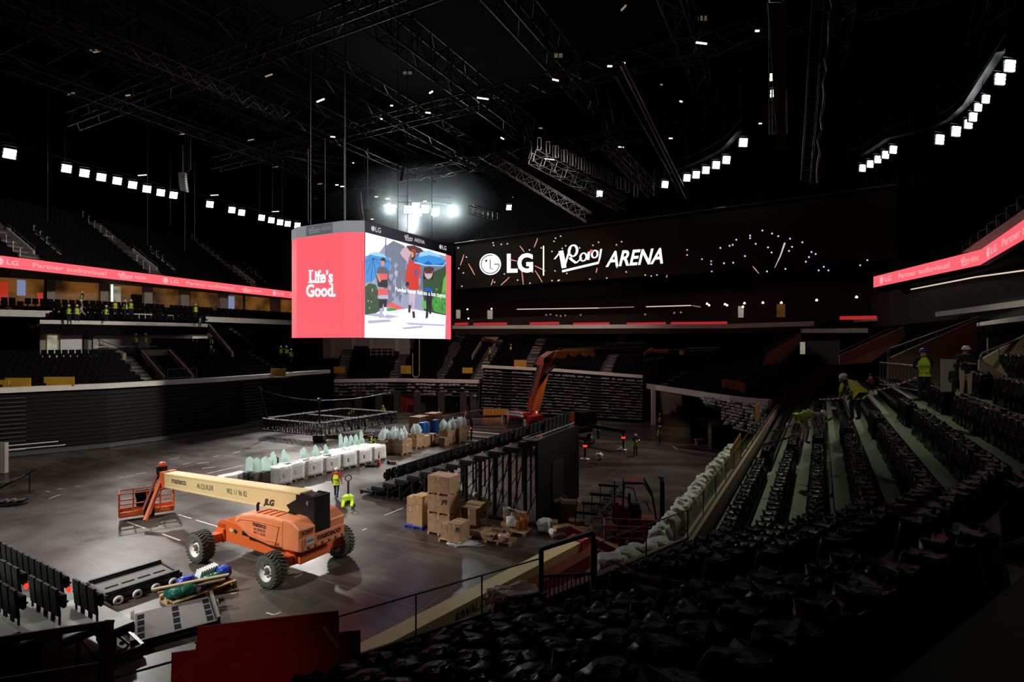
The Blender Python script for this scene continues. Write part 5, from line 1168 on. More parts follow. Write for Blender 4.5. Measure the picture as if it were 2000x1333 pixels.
# local: +x runs down the steps (towards the left), -y ... deeper is local -y
dirx = -Bx; ly = Vector((-dirx.y, dirx.x, 0)); sgn = 1 if ly.dot(Ay) > 0 else -1
Wd = 5.8; NS = 13; TL = 12.5 / NS; UH = 4.5
Y = lambda v: sgn * v
for i in range(NS):
    x0 = i * TL; z = UH - .34 * (i + .0) - .06; z = max(z, .3)
    b = MB(); b.box((x0 + TL / 2 + .05, Y(Wd / 2), z), (TL + .12, Wd, .10), 'deck_steel'); b.box((x0 + TL + .05, Y(Wd / 2), z - .12), (.05, Wd, .22), 'black_metal'); b.box((x0 + TL / 2, Y(-.02), z - .02), (TL + .1, .05, .16), 'steel' if i % 3 == 9 else 'black_metal'); b.build('deck', U)
    if z > .6:
        b = MB()
        for yy in (.12, .32, Wd / 2, Wd - .2):
            b.bar((x0 + TL * .8, Y(yy), .05), (x0 + TL * .8, Y(yy), z), .09, .09, 'black_metal', up=(1, 0, 0))
        for k in range(int(z / .45)): b.bar((x0 + TL * .8, Y(.12), .3 + .45 * k), (x0 + TL * .8, Y(.32), .3 + .45 * k), .04, .04, 'black_metal')
        b.bar((x0 + TL * .8, Y(.12), z - .5), (x0 + TL * .8 + .75, Y(.12), .5), .05, .05, 'black_metal'); b.bar((x0 + TL * .8 + .3, Y(.1), .08), (x0 + TL * .8 - .8, Y(.1), .08), .14, .14, 'black_metal'); b.box((x0 + TL * .8, Y(.12), z - .2), (.8, .1, .14), 'black_metal')
        b.bar((x0 + TL * .8, Y(.4), .35), (x0 + TL * .8, Y(Wd - .2), z - .4), .04, .04, 'black_metal')
        b.build('trestle_leg', U)
b = MB(); b.box((-.06, Y(Wd / 2 + .1), 2.32), (.12, Wd + .3, 4.64), 'black_matt'); b.box((-.14, Y(2.6), 1.6), (.05, 1.6, 3.1), 'black_metal'); b.build('back_wall', U)
b = MB(); b.box((.4, Y(Wd / 2), UH + .1), (.9, Wd, .08), 'deck_steel'); b.tube((.1, Y(.1), UH + .32), (.1, Y(Wd), UH + .32), .05, 'truss_grey', 6); b.tube((.9, Y(.1), UH + .18), (.9, Y(Wd), UH + .18), .04, 'truss_grey', 6); b.tube((.5, Y(.1), UH + .2), (.5, Y(Wd), UH + .2), .04, 'truss_grey', 6); b.build('top_deck', U)
b = MB(); b.box((11.6, Y(Wd * .4), .12), (1.9, Wd * .5, .22), 'green_tread'); b.build('foot_deck', U)
def chair_parts(name='folding_chair'):
    c = thing(name, '', 'seat')
    b = MB(); b.box((.14, 0, .62), (.12, .47, .42), 'chair_black', 0, .03, 0); b.build('seat', c)
    b = MB(); b.box((-.02, 0, .60), (.09, .50, .86), 'chair_black', 0, .04, -.08); b.box((-.05, 0, 1.03), (.07, .44, .05), 'black_metal'); b.build('backrest', c)
    for s in (-1, 1): b = MB(); b.box((.08, s * .26, .60), (.30, .045, .07), 'black_metal', 0, .02); b.bar((.02, s * .2, .0), (.02, s * .2, .25), .05, .05, 'black_metal', up=(1, 0, 0)); b.build('armrest', c)
    return c
cp = chair_parts(); first = [cp]
def put_chair(loc, rz, label, group):
    if first: c = first.pop(); c.location = loc; c.rotation_euler = (0, 0, rz); c['label'] = label; c['group'] = group; return c
    return dup(cp, loc, rz, label, group)
uM = Matrix.Translation(UO) @ Matrix.Rotation(ang(-Bx), 4, 'Z')
for i in range(NS):
    x = i * TL + .25; z = max(UH - .34 * i - .06, .3) + .05
    for k in range(7):
        p = uM @ Vector((x, Y(1.75 + .56 * k), z)); q_ = ('top', 'second', 'third', 'fourth', 'fifth', 'sixth', 'seventh', 'eighth', 'ninth', 'tenth', 'eleventh', 'twelfth', 'lowest')[i] + ' row'; put_chair(p, ang(-Bx), 'black folding chair in the %s of the stepped seating unit' % (q_ + (' from the top' if 0 < i < 12 else '')), 'black folding chairs of the seating unit, ' + q_)
    p = uM @ Vector((x + .12, Y(1.38), z + .18)); b = MB(); b.box((0, 0, 0), (.10, .09, .20), 'lamp_red', 0, .03); o = b.build('aisle_lamp', None, loc=p); tag(o, 'small red glowing aisle lamp at the end of a chair row on the seating unit', 'lamp', 'red aisle lamps of the seating unit')

# telescopic stand pulled out at the lower left
TZ = [5.0 - .0, 5.36, 5.72]
def tele(px_, py_, z): return fl(px_, py_, z)
c0 = fl(262, 1213, .95); dirr = (fl(0, 1100, .95) - fl(198, 1210, .95)).normalized(); out = Vector((dirr.y, -dirr.x, 0));
if out.dot(Vector((0, -1, 0))) < 0: out = -out
tl = thing('telescopic_stand', 'pulled-out telescopic stand with pale treads and black chairs at the lower left', 'telescopic stand', (c0.x, c0.y, 0), ang(dirr))
sg2 = 1 if Vector((-dirr.y, dirr.x, 0)).dot(out) > 0 else -1
for k in range(5):
    z = .95 + .33 * k; y0 = sg2 * (.95 * k); s0 = .0
    b = MB(); b.box((7, y0 + sg2 * .5, z - .04), (14, 1.0, .07), 'deck_green'); b.build('tread', tl)
    b = MB(); b.box((7, y0 + sg2 * .02, z - .2), (14.02, .05, .33), 'black_metal'); b.box((.0, y0 + sg2 * .5, z - .16), (.06, 1.0, .22), 'black_metal'); b.build('riser', tl)
    for xx in (.15, 4, 8, 12): b = MB(); b.bar((xx, y0 + sg2 * .5, 0), (xx, y0 + sg2 * .5, z - .1), .1, .1, 'black_metal', up=(1, 0, 0)); b.bar((xx, y0, max(.05, z - 1.2)), (xx, y0 + sg2 * .5, z - .2), .05, .05, 'black_metal'); b.build('support_leg', tl)
tM = Matrix.Translation((c0.x, c0.y, 0)) @ Matrix.Rotation(ang(dirr), 4, 'Z')
for k in range(3):
    z = .95 + .33 * k
    s_ = 1.25 + .1 * k; xs = [s_ + .55 * i for i in range((3, 4, 4)[k])] + [s_ + (3, 4, 4)[k] * .55 + .85 + .55 * i for i in range((11, 9, 8)[k])]
    if k == 2: xs = xs[:4]
    for i, x in enumerate(xs):
        p = tM @ Vector((x, sg2 * (.95 * k + .62), z)); n_ = (3, 4, 4)[k]
        lab = 'black chair at the lower left stand, %s row, %s the gangway' % (('front', 'second', 'third')[k], 'right of' if i < n_ else 'left of')
        put_chair(p, ang(-out), lab, lab.replace('black chair', 'black chairs'))
    if k < 2:
        p = tM @ Vector((xs[(3, 4, 4)[k]] - .36, sg2 * (.95 * k + .5), z + .42)); b = MB(); b.box((0, 0, 0), (.12, .12, .18), 'lamp_red', 0, .03); tag(b.build('aisle_lamp', None, loc=p), 'red aisle lamp on the ' + ('front' if k == 0 else 'second') + ' chair row at the lower left', 'lamp')

# handrails near the camera
hr = thing('gate_rail', 'black gate railing with thick top rail in the near glass barrier', 'railing', fl(1110, 1150, 4.3))
a, c = fl(1057, 1072, 5.6) - hr.location, fl(1158, 1040, 5.9) - hr.location
ab, cb = Vector((a.x, a.y, 0)), Vector((c.x, c.y, 0))
b = MB(); b.bar(a, c, .10, .08, 'black_metal'); b.build('top_rail', hr)
for p, q in ((a, ab), (c, cb)): b = MB(); b.bar(p, q, .12, .10, 'black_metal', up=(1, 0, 0)); b.build('post', hr)
b = MB(); m0, m1 = a.lerp(ab, .45), c.lerp(cb, .55); b.bar(m0, m1, .05, .05, 'black_metal')
for i in range(13): p = m0.lerp(m1, i / 12); b.tube(p, (p.x, p.y, .05), .014, 'black_metal', 5)
b.bar(ab + Vector((0, 0, .06)), cb + Vector((0, 0, .06)), .04, .04, 'black_metal'); b.build('baluster_panel', hr)
hl = thing('stair_rail', 'black handrail with thick post at the bottom left corner in front of the stand', 'railing', fl(210, 1333, 5.4))
a, c = at(-30, 1256, 5.4) - hl.location, at(218, 1217, 7.0) - hl.location
b = MB(); b.bar(a, c, .07, .07, 'black_metal'); b.build('top_rail', hl)
b = MB(); b.bar(at(208, 1215, 6.9) - hl.location, at(208, 1400, 6.9) - hl.location, .11, .11, 'black_metal', up=(1, 0, 0)); b.build('post', hl)
b = MB(); a2, c2 = at(-30, 1335, 5.4) - hl.location, at(208, 1296, 6.95) - hl.location; b.bar(a2, c2, .05, .05, 'black_metal')
for i in range(12): p = a2.lerp(c2, i / 11); b.tube(p, p - Vector((0, 0, .7)), .014, 'black_metal', 5)
b.build('baluster_panel', hl)

# glass barrier on a coping along the near and right floor edge
b = MB(); slabpath(b, RN[:2], -.14, .14, 3.9, 4.32, -1, 'wall_pink'); slabpath(b, RN[1:], -.14, .10, 3.9, 4.32, -1, 'red_dark'); struct(b, 'trim_8')
b = MB(); strip(b, offs(RN, -.3, -1), 0, offs(RN, -.3, -1), 3.95, 'concrete_dark'); struct(b, 'wall_beneath_barrier')
def glass_run(p, q, n, z0, z1, lab0, gap=.02):
    p, q = Vector(p), Vector(q)
    for i in range(n):
        a, c = p.lerp(q, i / n), p.lerp(q, (i + 1) / n); d = (c - a).normalized(); n2 = Vector((-d.y, d.x))
        r = thing('glass_balustrade', lab0, 'glass barrier', (a.x, a.y, z0), ang(d), 'glass panels of ' + lab0[lab0.index('the '):]); L = (c - a).length
        b = MB(); b.box((L / 2, 0, (z1 - z0) / 2), (L - gap, .018, z1 - z0), 'glass'); b.build('pane', r)
        b = MB(); b.box((L / 2, 0, z1 - z0), (L, .03, .022), 'black_metal'); b.box((0, 0, (z1 - z0) / 2), (.022, .03, z1 - z0), 'black_metal'); b.box((L / 2, 0, .03), (L, .05, .06), 'truss_dark'); b.build('edge_trim', r)
glass_run(RN[1], RN[0], 16, 4.32, 5.16, 'clear glass barrier panel along the right hand coping')
glass_run(fl(1165, 1062, 5.16)[:2], RN[1], 2, 4.32, 5.16, 'clear glass barrier panel of the short run right of the gate')
glass_run(RN[3], fl(1052, 1092, 5.16)[:2], 3, 4.32, 5.16, 'clear glass barrier panel of the near run left of the gate')
glass_run(RN[4], RN[3], 2, 4.32, 5.16, 'clear glass barrier panel of the run behind the red boards')

# red boards on the near glass
def flat_board(pts, z_th, m, lab, nm='plywood_board'):
    b = MB(); b.prism(pts, z_th, m); return solid(b, nm, lab, 'board')
P = lambda px, py, z: fl(px, py, z)
def onrun(px, py, off=0.0):
    """point on the near glass plane seen at a pixel"""
    a, c = Vector(RN[3]), Vector(RN[2]); d = (c - a).normalized(); n = Vector((d.y, -d.x)); a = a + n * off
    k = (px - 1000) / F; t = (k * a.y - a.x) / (d.x - k * d.y); q = a + d * t; return Vector((q.x, q.y, zat(py, q.y)))
nb = Vector((RN[2][1] - RN[3][1], -(RN[2][0] - RN[3][0]), 0)).normalized() * .03
flat_board([onrun(385, 1330, .06), onrun(660, 1330, .06), onrun(660, 1192, .06), onrun(385, 1224, .06)], nb, 'board_red', 'large dark red board, the tall middle one fixed to the near glass')
flat_board([onrun(333, 1360, .12), onrun(400, 1360, .12), onrun(400, 1266, .12), onrun(335, 1275, .12)], nb, 'board_red', 'small red board stepping down at the left of the tall one')
flat_board([onrun(640, 1330, .10), onrun(703, 1330, .10), onrun(703, 1230, .10), onrun(640, 1236, .10)], nb, 'board_red', 'red board stepping down at the right of the tall one')
flat_board([onrun(378, 1345, .2), onrun(664, 1345, .2), onrun(662, 1265, .2), onrun(632, 1226, .2), onrun(383, 1256, .2)], nb * 1.5, 'board_red', 'red board with a slanting pale corner leaning in front of the tall one')
b = MB(); b.bar(onrun(632, 1225, .25), onrun(662, 1266, .25), .03, .05, 'board_edge'); b.bar(onrun(380, 1256, .22), onrun(632, 1225, .22), .03, .02, 'board_red'); solid(b, 'board_edge_strip', 'pale raw edge strip along the slanting corner of the red board', 'strip')
# orange boards on the right glass
for (pts, lb) in (([(1427, 878), (1447, 846), (1447, 905), (1430, 917)], 'orange board fixed to the right glass, nearer and larger one'), ([(1474, 795), (1484, 785), (1484, 818), (1475, 826)], 'orange board fixed to the right glass, farther one')):
    a, c = Vector(RN[1]), Vector(RN[0]); d = (c - a).normalized(); n = Vector((d.y, -d.x)) * -1; pp = []
    for px, py in pts:
        k = (px - 1000) / F; aa = a + n * .06; t = (k * aa.y - aa.x) / (d.x - k * d.y); q = aa + d * t; pp.append((q.x, q.y, zat(py, q.y)))
    b = MB(); b.prism(pp, (n.x * .03, n.y * .03, 0), 'board_orange'); solid(b, 'plywood_board', lb, 'board')

# white wrapped seats of the folded stand just outside the right glass
r3 = random.Random(11)
for i in range(26):
    f = i / 25; p = Vector(RN[1]).lerp(Vector(RN[0]), .012 + f * .42) - Vector((.868, -.497)) * (.95 + .1 * r3.random())
    b = MB(); b.blob((0, 0, .35), (.34, .29, .42), 'sack_white', .16, i * 1.7, 3, 2.2); o = b.build('wrapped_stadium_chair', None, loc=(p.x, p.y, 3.45 + .1 * r3.random())); o.rotation_euler.z = RA + r3.uniform(-.2, .2)
    tag(o, 'white plastic wrapped folded seat in the row outside the right glass barrier', 'seat', 'white wrapped seats outside the right glass')
for i in range(4):
    p = Vector(RN[1]).lerp(Vector(RN[2]), .05 + .12 * i) + Vector((-.5, .55))
    b = MB(); b.blob((0, 0, .4), (.5, .42, .5), 'sack_white', .16, 40 + i * 1.7, 3, 2.2); o = b.build('wrapped_stadium_chair', None, loc=(p.x, p.y, 3.3))
    tag(o, 'white plastic wrapped seat at the corner outside the glass', 'seat', 'white wrapped seats at the glass corner')

# ---- truss square with corner towers and slings
T = [Vector((-19.1, 53.5, 0)), Vector((-13.4, 62, 0)), Vector((-20.4, 65.4, 0)), Vector((-26.1, 56.9, 0))]
sqn = ['front right', 'rear right', 'rear left', 'front left']
for i in range(4): 
    a, c = T[i], T[(i + 1) % 4]; lattice('floor_truss', a + Vector((0, 0, 1.25)), c + Vector((0, 0, 1.25)), .7, 1.15, 'truss_dark', 'dark lattice truss, %s side of the square resting over the floor' % sqn[i], 22, None, .05)
m0, m1 = T[0].lerp(T[1], .5), T[3].lerp(T[2], .5); lattice('floor_truss', m0 + Vector((0, 0, 1.25)), m1 + Vector((0, 0, 1.25)), .5, .9, 'truss_dark', 'dark lattice truss crossing the middle of the square', 18, None, .045)
for (p, q, lb) in ((T[0] + Vector((0, 0, 1.9)), T[0] + Vector((0, 0, 4.1)), 'front'), (T[3] + Vector((.3, 0, 1.9)), T[3] + Vector((-.5, 0, 4.9)), 'left'), (T[1] + Vector((-.9, 0, 1.9)), T[1] + Vector((-.3, 0, 4.2)), 'right')):
    b = MB(); b.tube(p, q, .09, 'truss_dark', 6); b.lathe([(.12, -.05), (.28, 0), (.12, .05)], q, 'truss_grey', 12, 'Y'); solid(b, 'corner_mast', 'leaning dark mast with pulley at the %s corner of the floor truss' % lb, 'mast')
b = MB(); tops = [T[3] + Vector((-.5, 0, 4.9)), T[0] + Vector((0, 0, 4.1)), T[1] + Vector((-.3, 0, 4.2))]
for a, c in ((tops[0], tops[1]), (tops[1], tops[2])):
    pts = [a.lerp(c, i / 10) - Vector((0, 0, .25 * math.sin(PI * i / 10))) for i in range(11)]; b.path(pts, .025, 'truss_grey', 5)
solid(b, 'sling_cable', 'sagging sling cable between the mast tops of the floor truss', 'cable')
b = MB(); b.box((0, 0, .42), (1.05, .8, .5), 'truss_dark', bev=.03); b.box((0, 0, .08), (1.0, .75, .12), 'black_metal')
for s in (-1, 1): b.box((s * .52, 0, .42), (.03, .82, .54), 'steel')
o = b.build('road_case', None, loc=fl(624, 863)); tag(o, 'small dark road case under the front corner of the floor truss', 'case')

# ---- pallets
def pallet_mb(lx=1.2, ly_=.8, m='wood'):
    b = MB()
    for i in range(6): b.box((0, -ly_ / 2 + ly_ * (i + .5) / 6, .125), (lx, ly_ / 6 * .8, .025), m)
    for x in (-lx / 2 + .06, 0, lx / 2 - .06):
        for y in (-ly_ / 2 + .06, 0, ly_ / 2 - .06): b.box((x, y, .065), (.12, .12, .09), m)
        b.box((x, 0, .012), (.12, ly_, .022), m)
    return b
def pallet(loc, rz, lab, lx=1.2, ly_=.8, m='wood', group=None):
    b = pallet_mb(lx, ly_, m); o = b.build('pallet', None, loc=loc); o.rotation_euler.z = rz; return tag(o, lab, 'pallet', group)
# white wrapped crates in a row
def wrapped_crate(loc, rz, lx, ly_, h, lab, seed, group=None, top=True, m='film_white', label=True):
    r = thing('wrapped_crate', lab, 'wrapped crate', loc, rz, group)
    bm = bmesh.new(); bmesh.ops.create_cube(bm, size=1); bmesh.ops.subdivide_edges(bm, edges=bm.edges[:], cuts=5, use_grid_fill=True); vs = []
    for q in bm.verts:
        x, y, z = q.co; n = noise.noise(Vector((x * 3 + seed, y * 3, z * 3))); n2 = noise.noise(Vector((x * 8 + seed, y * 8, z * 8)))
        s = 1 + .03 * n + .015 * n2 - (.05 if z > .3 else 0) * (z > .45); zz = (z + .5) * h * (1 + (.05 * n2 + .07 * n if z > .4 else 0))
        rd = 1 - .05 * (abs(x) * 2 * abs(y) * 2) ** 4
        vs.append((x * lx * s * rd, y * ly_ * s * rd, .1 + zz))
    b = MB(); b.add(vs, [[w.index for w in f.verts] for f in bm.faces], m, True); bm.free(); b.build('plastic_wrap', r)
    pallet_mb(lx, ly_).xform(Matrix.Translation((0, 0, -.03))).build('base_pallet', r)
    if label: b = MB(); b.box((0, -ly_ / 2 * 1.05, h * .62), (.22, .03, .26), 'white_paint'); b.build('paper_label', r)
    if top: b = MB(); b.blob((.05, .05, h + .1), (lx * .3, ly_ * .22, .05), 'film_grey', .4, seed, 2); b.build('torn_opening', r)
    return r
ordn = ['first', 'second', 'third', 'fourth', 'fifth', 'sixth']
s0, s1 = fl(560, 945), fl(757, 897); dr = (s1 - s0).normalized(); nr = Vector((-dr.y, dr.x, 0)); Lr = (s1 - s0).length
for i in range(6):
    p = s0 + dr * (Lr * (i + .5) / 6) + nr * .68
    wrapped_crate(p, ang(dr), Lr / 6 * .95, 1.25, 1.12, 'white film-wrapped crate, %s from the left in the front row' % ordn[i], i * 3.3, None, i in (0, 1, 2))
for i in (1, 2, 3):
    p = s0 + dr * (Lr * (i + 2.4) / 6) + nr * 2.12; wrapped_crate(p, ang(dr), Lr / 6 * .95, 1.2, 1.05, 'white film-wrapped crate in the back row, %s from the right' % ('', 'third', 'second', 'first')[i], 31 + i * 3.3, None, False, label=False)
p = fl(540, 950); wrapped_crate(p + Vector((0, .6, 0)), ang(dr), 1.1, 1.2, 1.15, 'white wrapped crate standing upright beside the grey gate cabinets', 77, None, False)
p = fl(490, 948); wrapped_crate(p + Vector((-.1, 1.5, 0)), ang(dr), 1.5, 1.1, 1.0, 'white wrapped crate behind the grey gate cabinets', 78, None, False)
p = fl(440, 952); wrapped_crate(p + Vector((0, .9, 0)), ang(dr), 1.8, .9, .6, 'low white wrapped bundle behind the cream boom', 79, None, False)
# turnstile cabinets with teal glass wings
def glass_wing(parent_or_none, loc, rz, lab, h=.85, w_=.55, grp=None):
    b = MB(); b.prism([(-w_ / 2, 0, 0), (w_ / 2, 0, 0), (w_ / 2, 0, h * .8), (0, 0, h * 1.1), (-w_ / 2, 0, h * .9)], (0, .03, 0), 'glass_teal'); o = b.build('glass_wing', parent_or_none, loc=loc); o.rotation_euler.z = rz
    if not parent_or_none: tag(o, lab, 'glass panel', grp)
    return o
for i, (px, py) in enumerate(((486, 951), (500, 953), (517, 950))):
    c = thing('turnstile_cabinet', 'grey turnstile cabinet with a teal glass wing, %s of three' % ('left', 'middle', 'right')[i], 'turnstile', fl(px, py) + Vector((0, .35, 0)), ang(Bx))
    b = MB(); b.box((0, 0, .5), (.5, 1.0, 1.0), 'gate_grey', bev=.03); b.build('cabinet', c); b = MB(); b.box((-.255, -.1, .55), (.02, .5, .35), 'truss_dark'); b.box((0, -.505, .7), (.3, .01, .16), 'sack_green' if i == 0 else 'truss_dark'); b.build('panel', c)
    glass_wing(c, (0, -.1, 1.0), .5, '', .95, .6)
r5 = random.Random(5)
spots = [(s0 + dr * (.0 + .52 * i + (.5 if i > 3 else 0)) + nr * (1.9 + .55 * (i % 2)), .8 + .12 * (i % 3)) for i in range(9)] + [(s0 + dr * (7.2 + .55 * i) + nr * 3.25, 1.15) for i in range(5)]
for i, (p, h) in enumerate(spots):
    c = thing('glass_wing_unit', 'grey based teal glass wing standing behind the white crates', 'turnstile wing', p, r5.uniform(-.3, .3), 'teal glass wings behind the front crates')
    b = MB(); b.box((0, 0, .4), (.6, .35, .8), 'gate_grey'); b.build('base', c); glass_wing(c, (0, 0, .8), 0, '', h * r5.uniform(.85, 1.15), .36)
    b = MB(); b.prism([(-.1, .14, .8), (.22, .14, .8), (.22, .14, 1.35), (.05, .14, 1.5), (-.1, .14, 1.4)], (0, .03, 0), 'glass_teal'); b.build('rear_glass', c)
b = MB(); b.tube((0, 0, 0), (0, 0, 1.0), .1, 'sack_green', 8); o = b.build('green_tube', None, loc=fl(542, 918)); tag(o, 'short green tube standing left of the teal glass wings', 'tube')

def carton(loc, rz, d, lab, m='carton', open_=False, text=None, group=None, tape=True, film=False):
    r = thing('carton', lab, 'box', loc, rz, group); x, y, z = d
    b = MB(); b.box((0, 0, z / 2), (x, y, z), m, bev=.012)
    if open_:
        for s in (-1, 1): b.box((s * x * .62, 0, z + .02), (x * .3, y * .95, .02), m, ry=s * .5); b.box((0, s * y * .62, z + .02), (x * .95, y * .3, .02), m, rx=-s * .5)
    b.build('box_body', r)
    if tape and not open_: b = MB(); b.box((0, 0, z + .003), (x, .07, .004), 'tape'); b.box((0, -y / 2 - .003, z * .86), (.07, .004, z * .28), 'tape'); b.build('packing_tape', r)
    if text: b = MB(); put_text(b, text, lambda u, v: (x * .18 + .42 * min(1, x) * (u - .2), -y / 2 - .006, z * .55 + .22 * v), 'lettering', .05, .2); b.build('print', r)
    return r
def bag(loc, d, m, lab, seed, group=None, peak=.3, cat='bag', nm='plastic_bag'):
    b = MB(); b.blob((0, 0, d[2]), d, m, .24, seed, 3 if d[0] > .3 else 2, 2.3, .9, peak); o = b.build(nm, None, loc=loc); o.rotation_euler.z = seed; return tag(o, lab, cat, group)
# cartons with clear bags further up the row
def tote(px, py, lx, ly_, h, lab, nb=6, m='carton_film', seed=0):
    short = ('leftmost carton crate of the row', 'crate with pallet sticking out', 'square carton crate', '', 'bulging carton crate', 'tall right end carton crate')[seed - 1]
    p = fl(px, py) + Vector((0, ly_ * .6, 0)); pallet(p, ang(dr), 'wooden pallet under the ' + short, lx, ly_)
    q = p + Vector((0, 0, .14)); t = thing('carton_crate', lab, 'box', q, ang(dr)); b = MB(); b.box((0, 0, h / 2), (lx * .96, ly_ * .96, h), m, bev=.03); b.build('box_body', t)
    b = MB(); b.box((0, -ly_ * .485, h * .55), (.2, .02, .24), 'tape'); b.box((0, 0, h * .66), (lx * .98, ly_ * .98, .06), 'tape'); b.build('packing_tape', t)
    rs = random.Random(seed)
    for i in range(nb + 3):
        o = q + Vector((0, 0, h - .05)) + dr * (lx * ((i + .5) / (nb + 3) - .5)) + nr * rs.uniform(-.25, .3) * ly_
        bag(o, (.27, .25, rs.uniform(.30, .46)), 'bag_clear', 'knotted clear plastic bag on the ' + short, seed + i, 'clear bags on the ' + short, .6)
    return t
tote(755, 888, 1.9, 1.2, 1.15, 'film-wrapped carton crate at the left end of the carton row', 7, seed=1)
tote(782, 889, 1.3, 1.3, 1.15, 'film-wrapped carton crate with pallet sticking out, second in the carton row', 6, seed=2)
tote(810, 877, 1.2, 1.2, 1.15, 'square carton crate without film, third in the carton row', 5, 'carton', 3)
tote(872, 869, 1.4, 1.2, 1.2, 'brown carton crate bulging with bags, right of the blue drums', 6, seed=5)
tote(896, 865, 1.6, 1.3, 1.35, 'tall carton crate at the right end of the carton row', 7, seed=6)
for i, (px, py, d, lb) in enumerate(((827, 873, (.9, .8, 1.0), 'low carton with torn top below the blue drums'), (841, 870, (.8, .8, 1.05), 'low plain carton right of the torn one'), (866, 872, (.8, .7, .8), 'small brown crumpled carton in front of the bulging crate'))):
    carton(fl(px, py) + Vector((0, .5, 0)), RA, d, lb, 'carton' if i < 2 else 'carton_dark', film=True)
bag(fl(855, 869) + Vector((0, .4, 0)), (.5, .45, .45), 'film_white', 'white film bundle between the low cartons', 3.1, peak=0, cat='bundle', nm='wrapped_bundle')
carton(fl(800, 872) + Vector((.2, 4.2, 0)), RA, (1.7, 1.3, 2.3), 'tall plain carton behind the bags, left of the blue drums'); carton(fl(825, 868) + Vector((.4, 4.6, 0)), RA, (1.5, 1.3, 2.45), 'tall carton right behind the blue drums')
for i, (px, py, dy, lb) in enumerate(((817, 872, 2.3, 'blue plastic drum left of the tall carton edge'), (824, 871, 2.4, 'blue plastic drum touching its left neighbour'), (842, 868, 3.2, 'blue plastic drum at the right of the tall carton'))):
    p = fl(px, py) + Vector((0, dy, 0)); b = MB(); b.lathe([(.36, 0), (.4, .1), (.4, .85), (.37, 1.0), (.4, 1.1), (.4, 1.7), (.36, 1.9), (.2, 1.95)], (0, 0, 0), 'drum_blue', 16); o = b.build('blue_drum', None, loc=p); tag(o, lb, 'drum')
for i in range(7):
    p = fl(648 + i * 14 + r5.uniform(-4, 4), 858 + r5.uniform(-5, 4)); carton(p, r5.uniform(0, 3), (.9, .6, .35), 'flattened brown carton lying under and beside the floor truss', 'carton_dark', True, group='loose brown cartons by the floor truss')

# stacks in front of the seating unit
def P0(px, py): return fl(px, py)
rzc = ang(Bx)
p = P0(814, 1034) + Vector((0, .5, 0)); pallet(p, rzc, 'blue pallet under the pair of tall cartons', 1.2, 1.0, 'sack_blue')
for dx, dz, d, lb in ((-.32, .14, (.5, .6, 1.0), 'film-wrapped narrow carton on the blue pallet'), (.25, .14, (.62, .8, 1.15), 'tall plain carton on the blue pallet'), (-.3, 1.16, (.5, .6, .45), 'small carton on top at the left of the blue pallet'), (.25, 1.30, (.66, .8, .45), 'wide carton on top at the right of the blue pallet')):
    carton(p + Bx * dx + Vector((0, 0, dz)), rzc, d, lb, 'carton_film' if d[2] == 1.0 else 'carton', film=d[2] == 1.0)
p = P0(862, 1049) + Vector((0.05, .62, 0)); z = 0
for i, (h, lb) in enumerate(((.92, 'bottom'), (.84, 'middle'), (.84, 'top'))):
    pallet(p + Vector((0, 0, z)), rzc, 'wooden pallet under the %s big carton of the stack of three' % lb, 1.4, 1.0); carton(p + Vector((0, 0, z + .14)), rzc, (1.38, .98, h), 'big film-wrapped carton, %s of the stack of three' % lb, 'carton_film', text='JPE' if i == 1 else None, film=True); z += h + .15
p = P0(887, 1062) + Vector((0, .5, 0)); pallet(p, rzc, 'wooden pallet under the lettered carton beside the stack', 1.3, 1.1)
carton(p + Bx * .22 + Vector((0, 0, .14)), rzc, (.72, .9, .85), 'film-wrapped carton with bold printed letters right of the stack', 'carton_film', text='JPE', film=True); carton(p - Bx * .4 + Vector((0, 0, .14)), rzc, (.45, .8, .72), 'narrow film-wrapped carton at the foot of the stack', 'carton_film', film=True)
carton(p + Bx * .1 + Ay * 1.5, rzc, (.9, .8, 1.3), 'brown carton partly hidden behind the lettered one', 'carton_dark')
bag(P0(926, 1040) + Vector((0, .7, 0)), (.8, .6, .42), 'film_grey', 'dark load in clear film with a carton on top', 5.2, peak=0, cat='bundle', nm='wrapped_bundle'); carton(P0(928, 1040) + Vector((0, .75, .92)), rzc, (1.0, .62, .42), 'plain carton lying on top of the film-wrapped dark load')
p = P0(945, 1052) + Vector((0, .4, 0)); carton(p, rzc, (1.4, .9, .32), 'flat film-covered carton lying on the floor', 'carton_film', film=True); b = MB(); b.blob((0, 0, .03), (.8, .4, .04), 'film_grey', .4, 2, 3); tag(b.build('film_sheet', None, loc=P0(908, 1062)), 'crumpled sheet of grey film on the floor', 'film')
p = P0(978, 1063) + Vector((0, .35, 0)); pallet(p, rzc + .1, 'wooden pallet with pink plastic and an open carton', 1.4, .9)
bag(p + Vector((.15, -.1, .14)), (.45, .28, .14), 'plastic_pink', 'pink plastic bag on the low pallet', 8.1, peak=0); carton(p + Vector((-.55, .0, .14)), rzc, (.42, .4, .26), 'small open carton beside the pink bag', 'carton', True); carton(p + Vector((-.1, .45, .14)), rzc, (.7, .35, .35), 'brown carton behind the pink bag', 'carton_dark', True)
p = P0(1008, 1046) + Vector((0, .6, 0)); pallet(p, rzc, 'wooden pallet with buckets and wrapped parts', 1.5, 1.0)
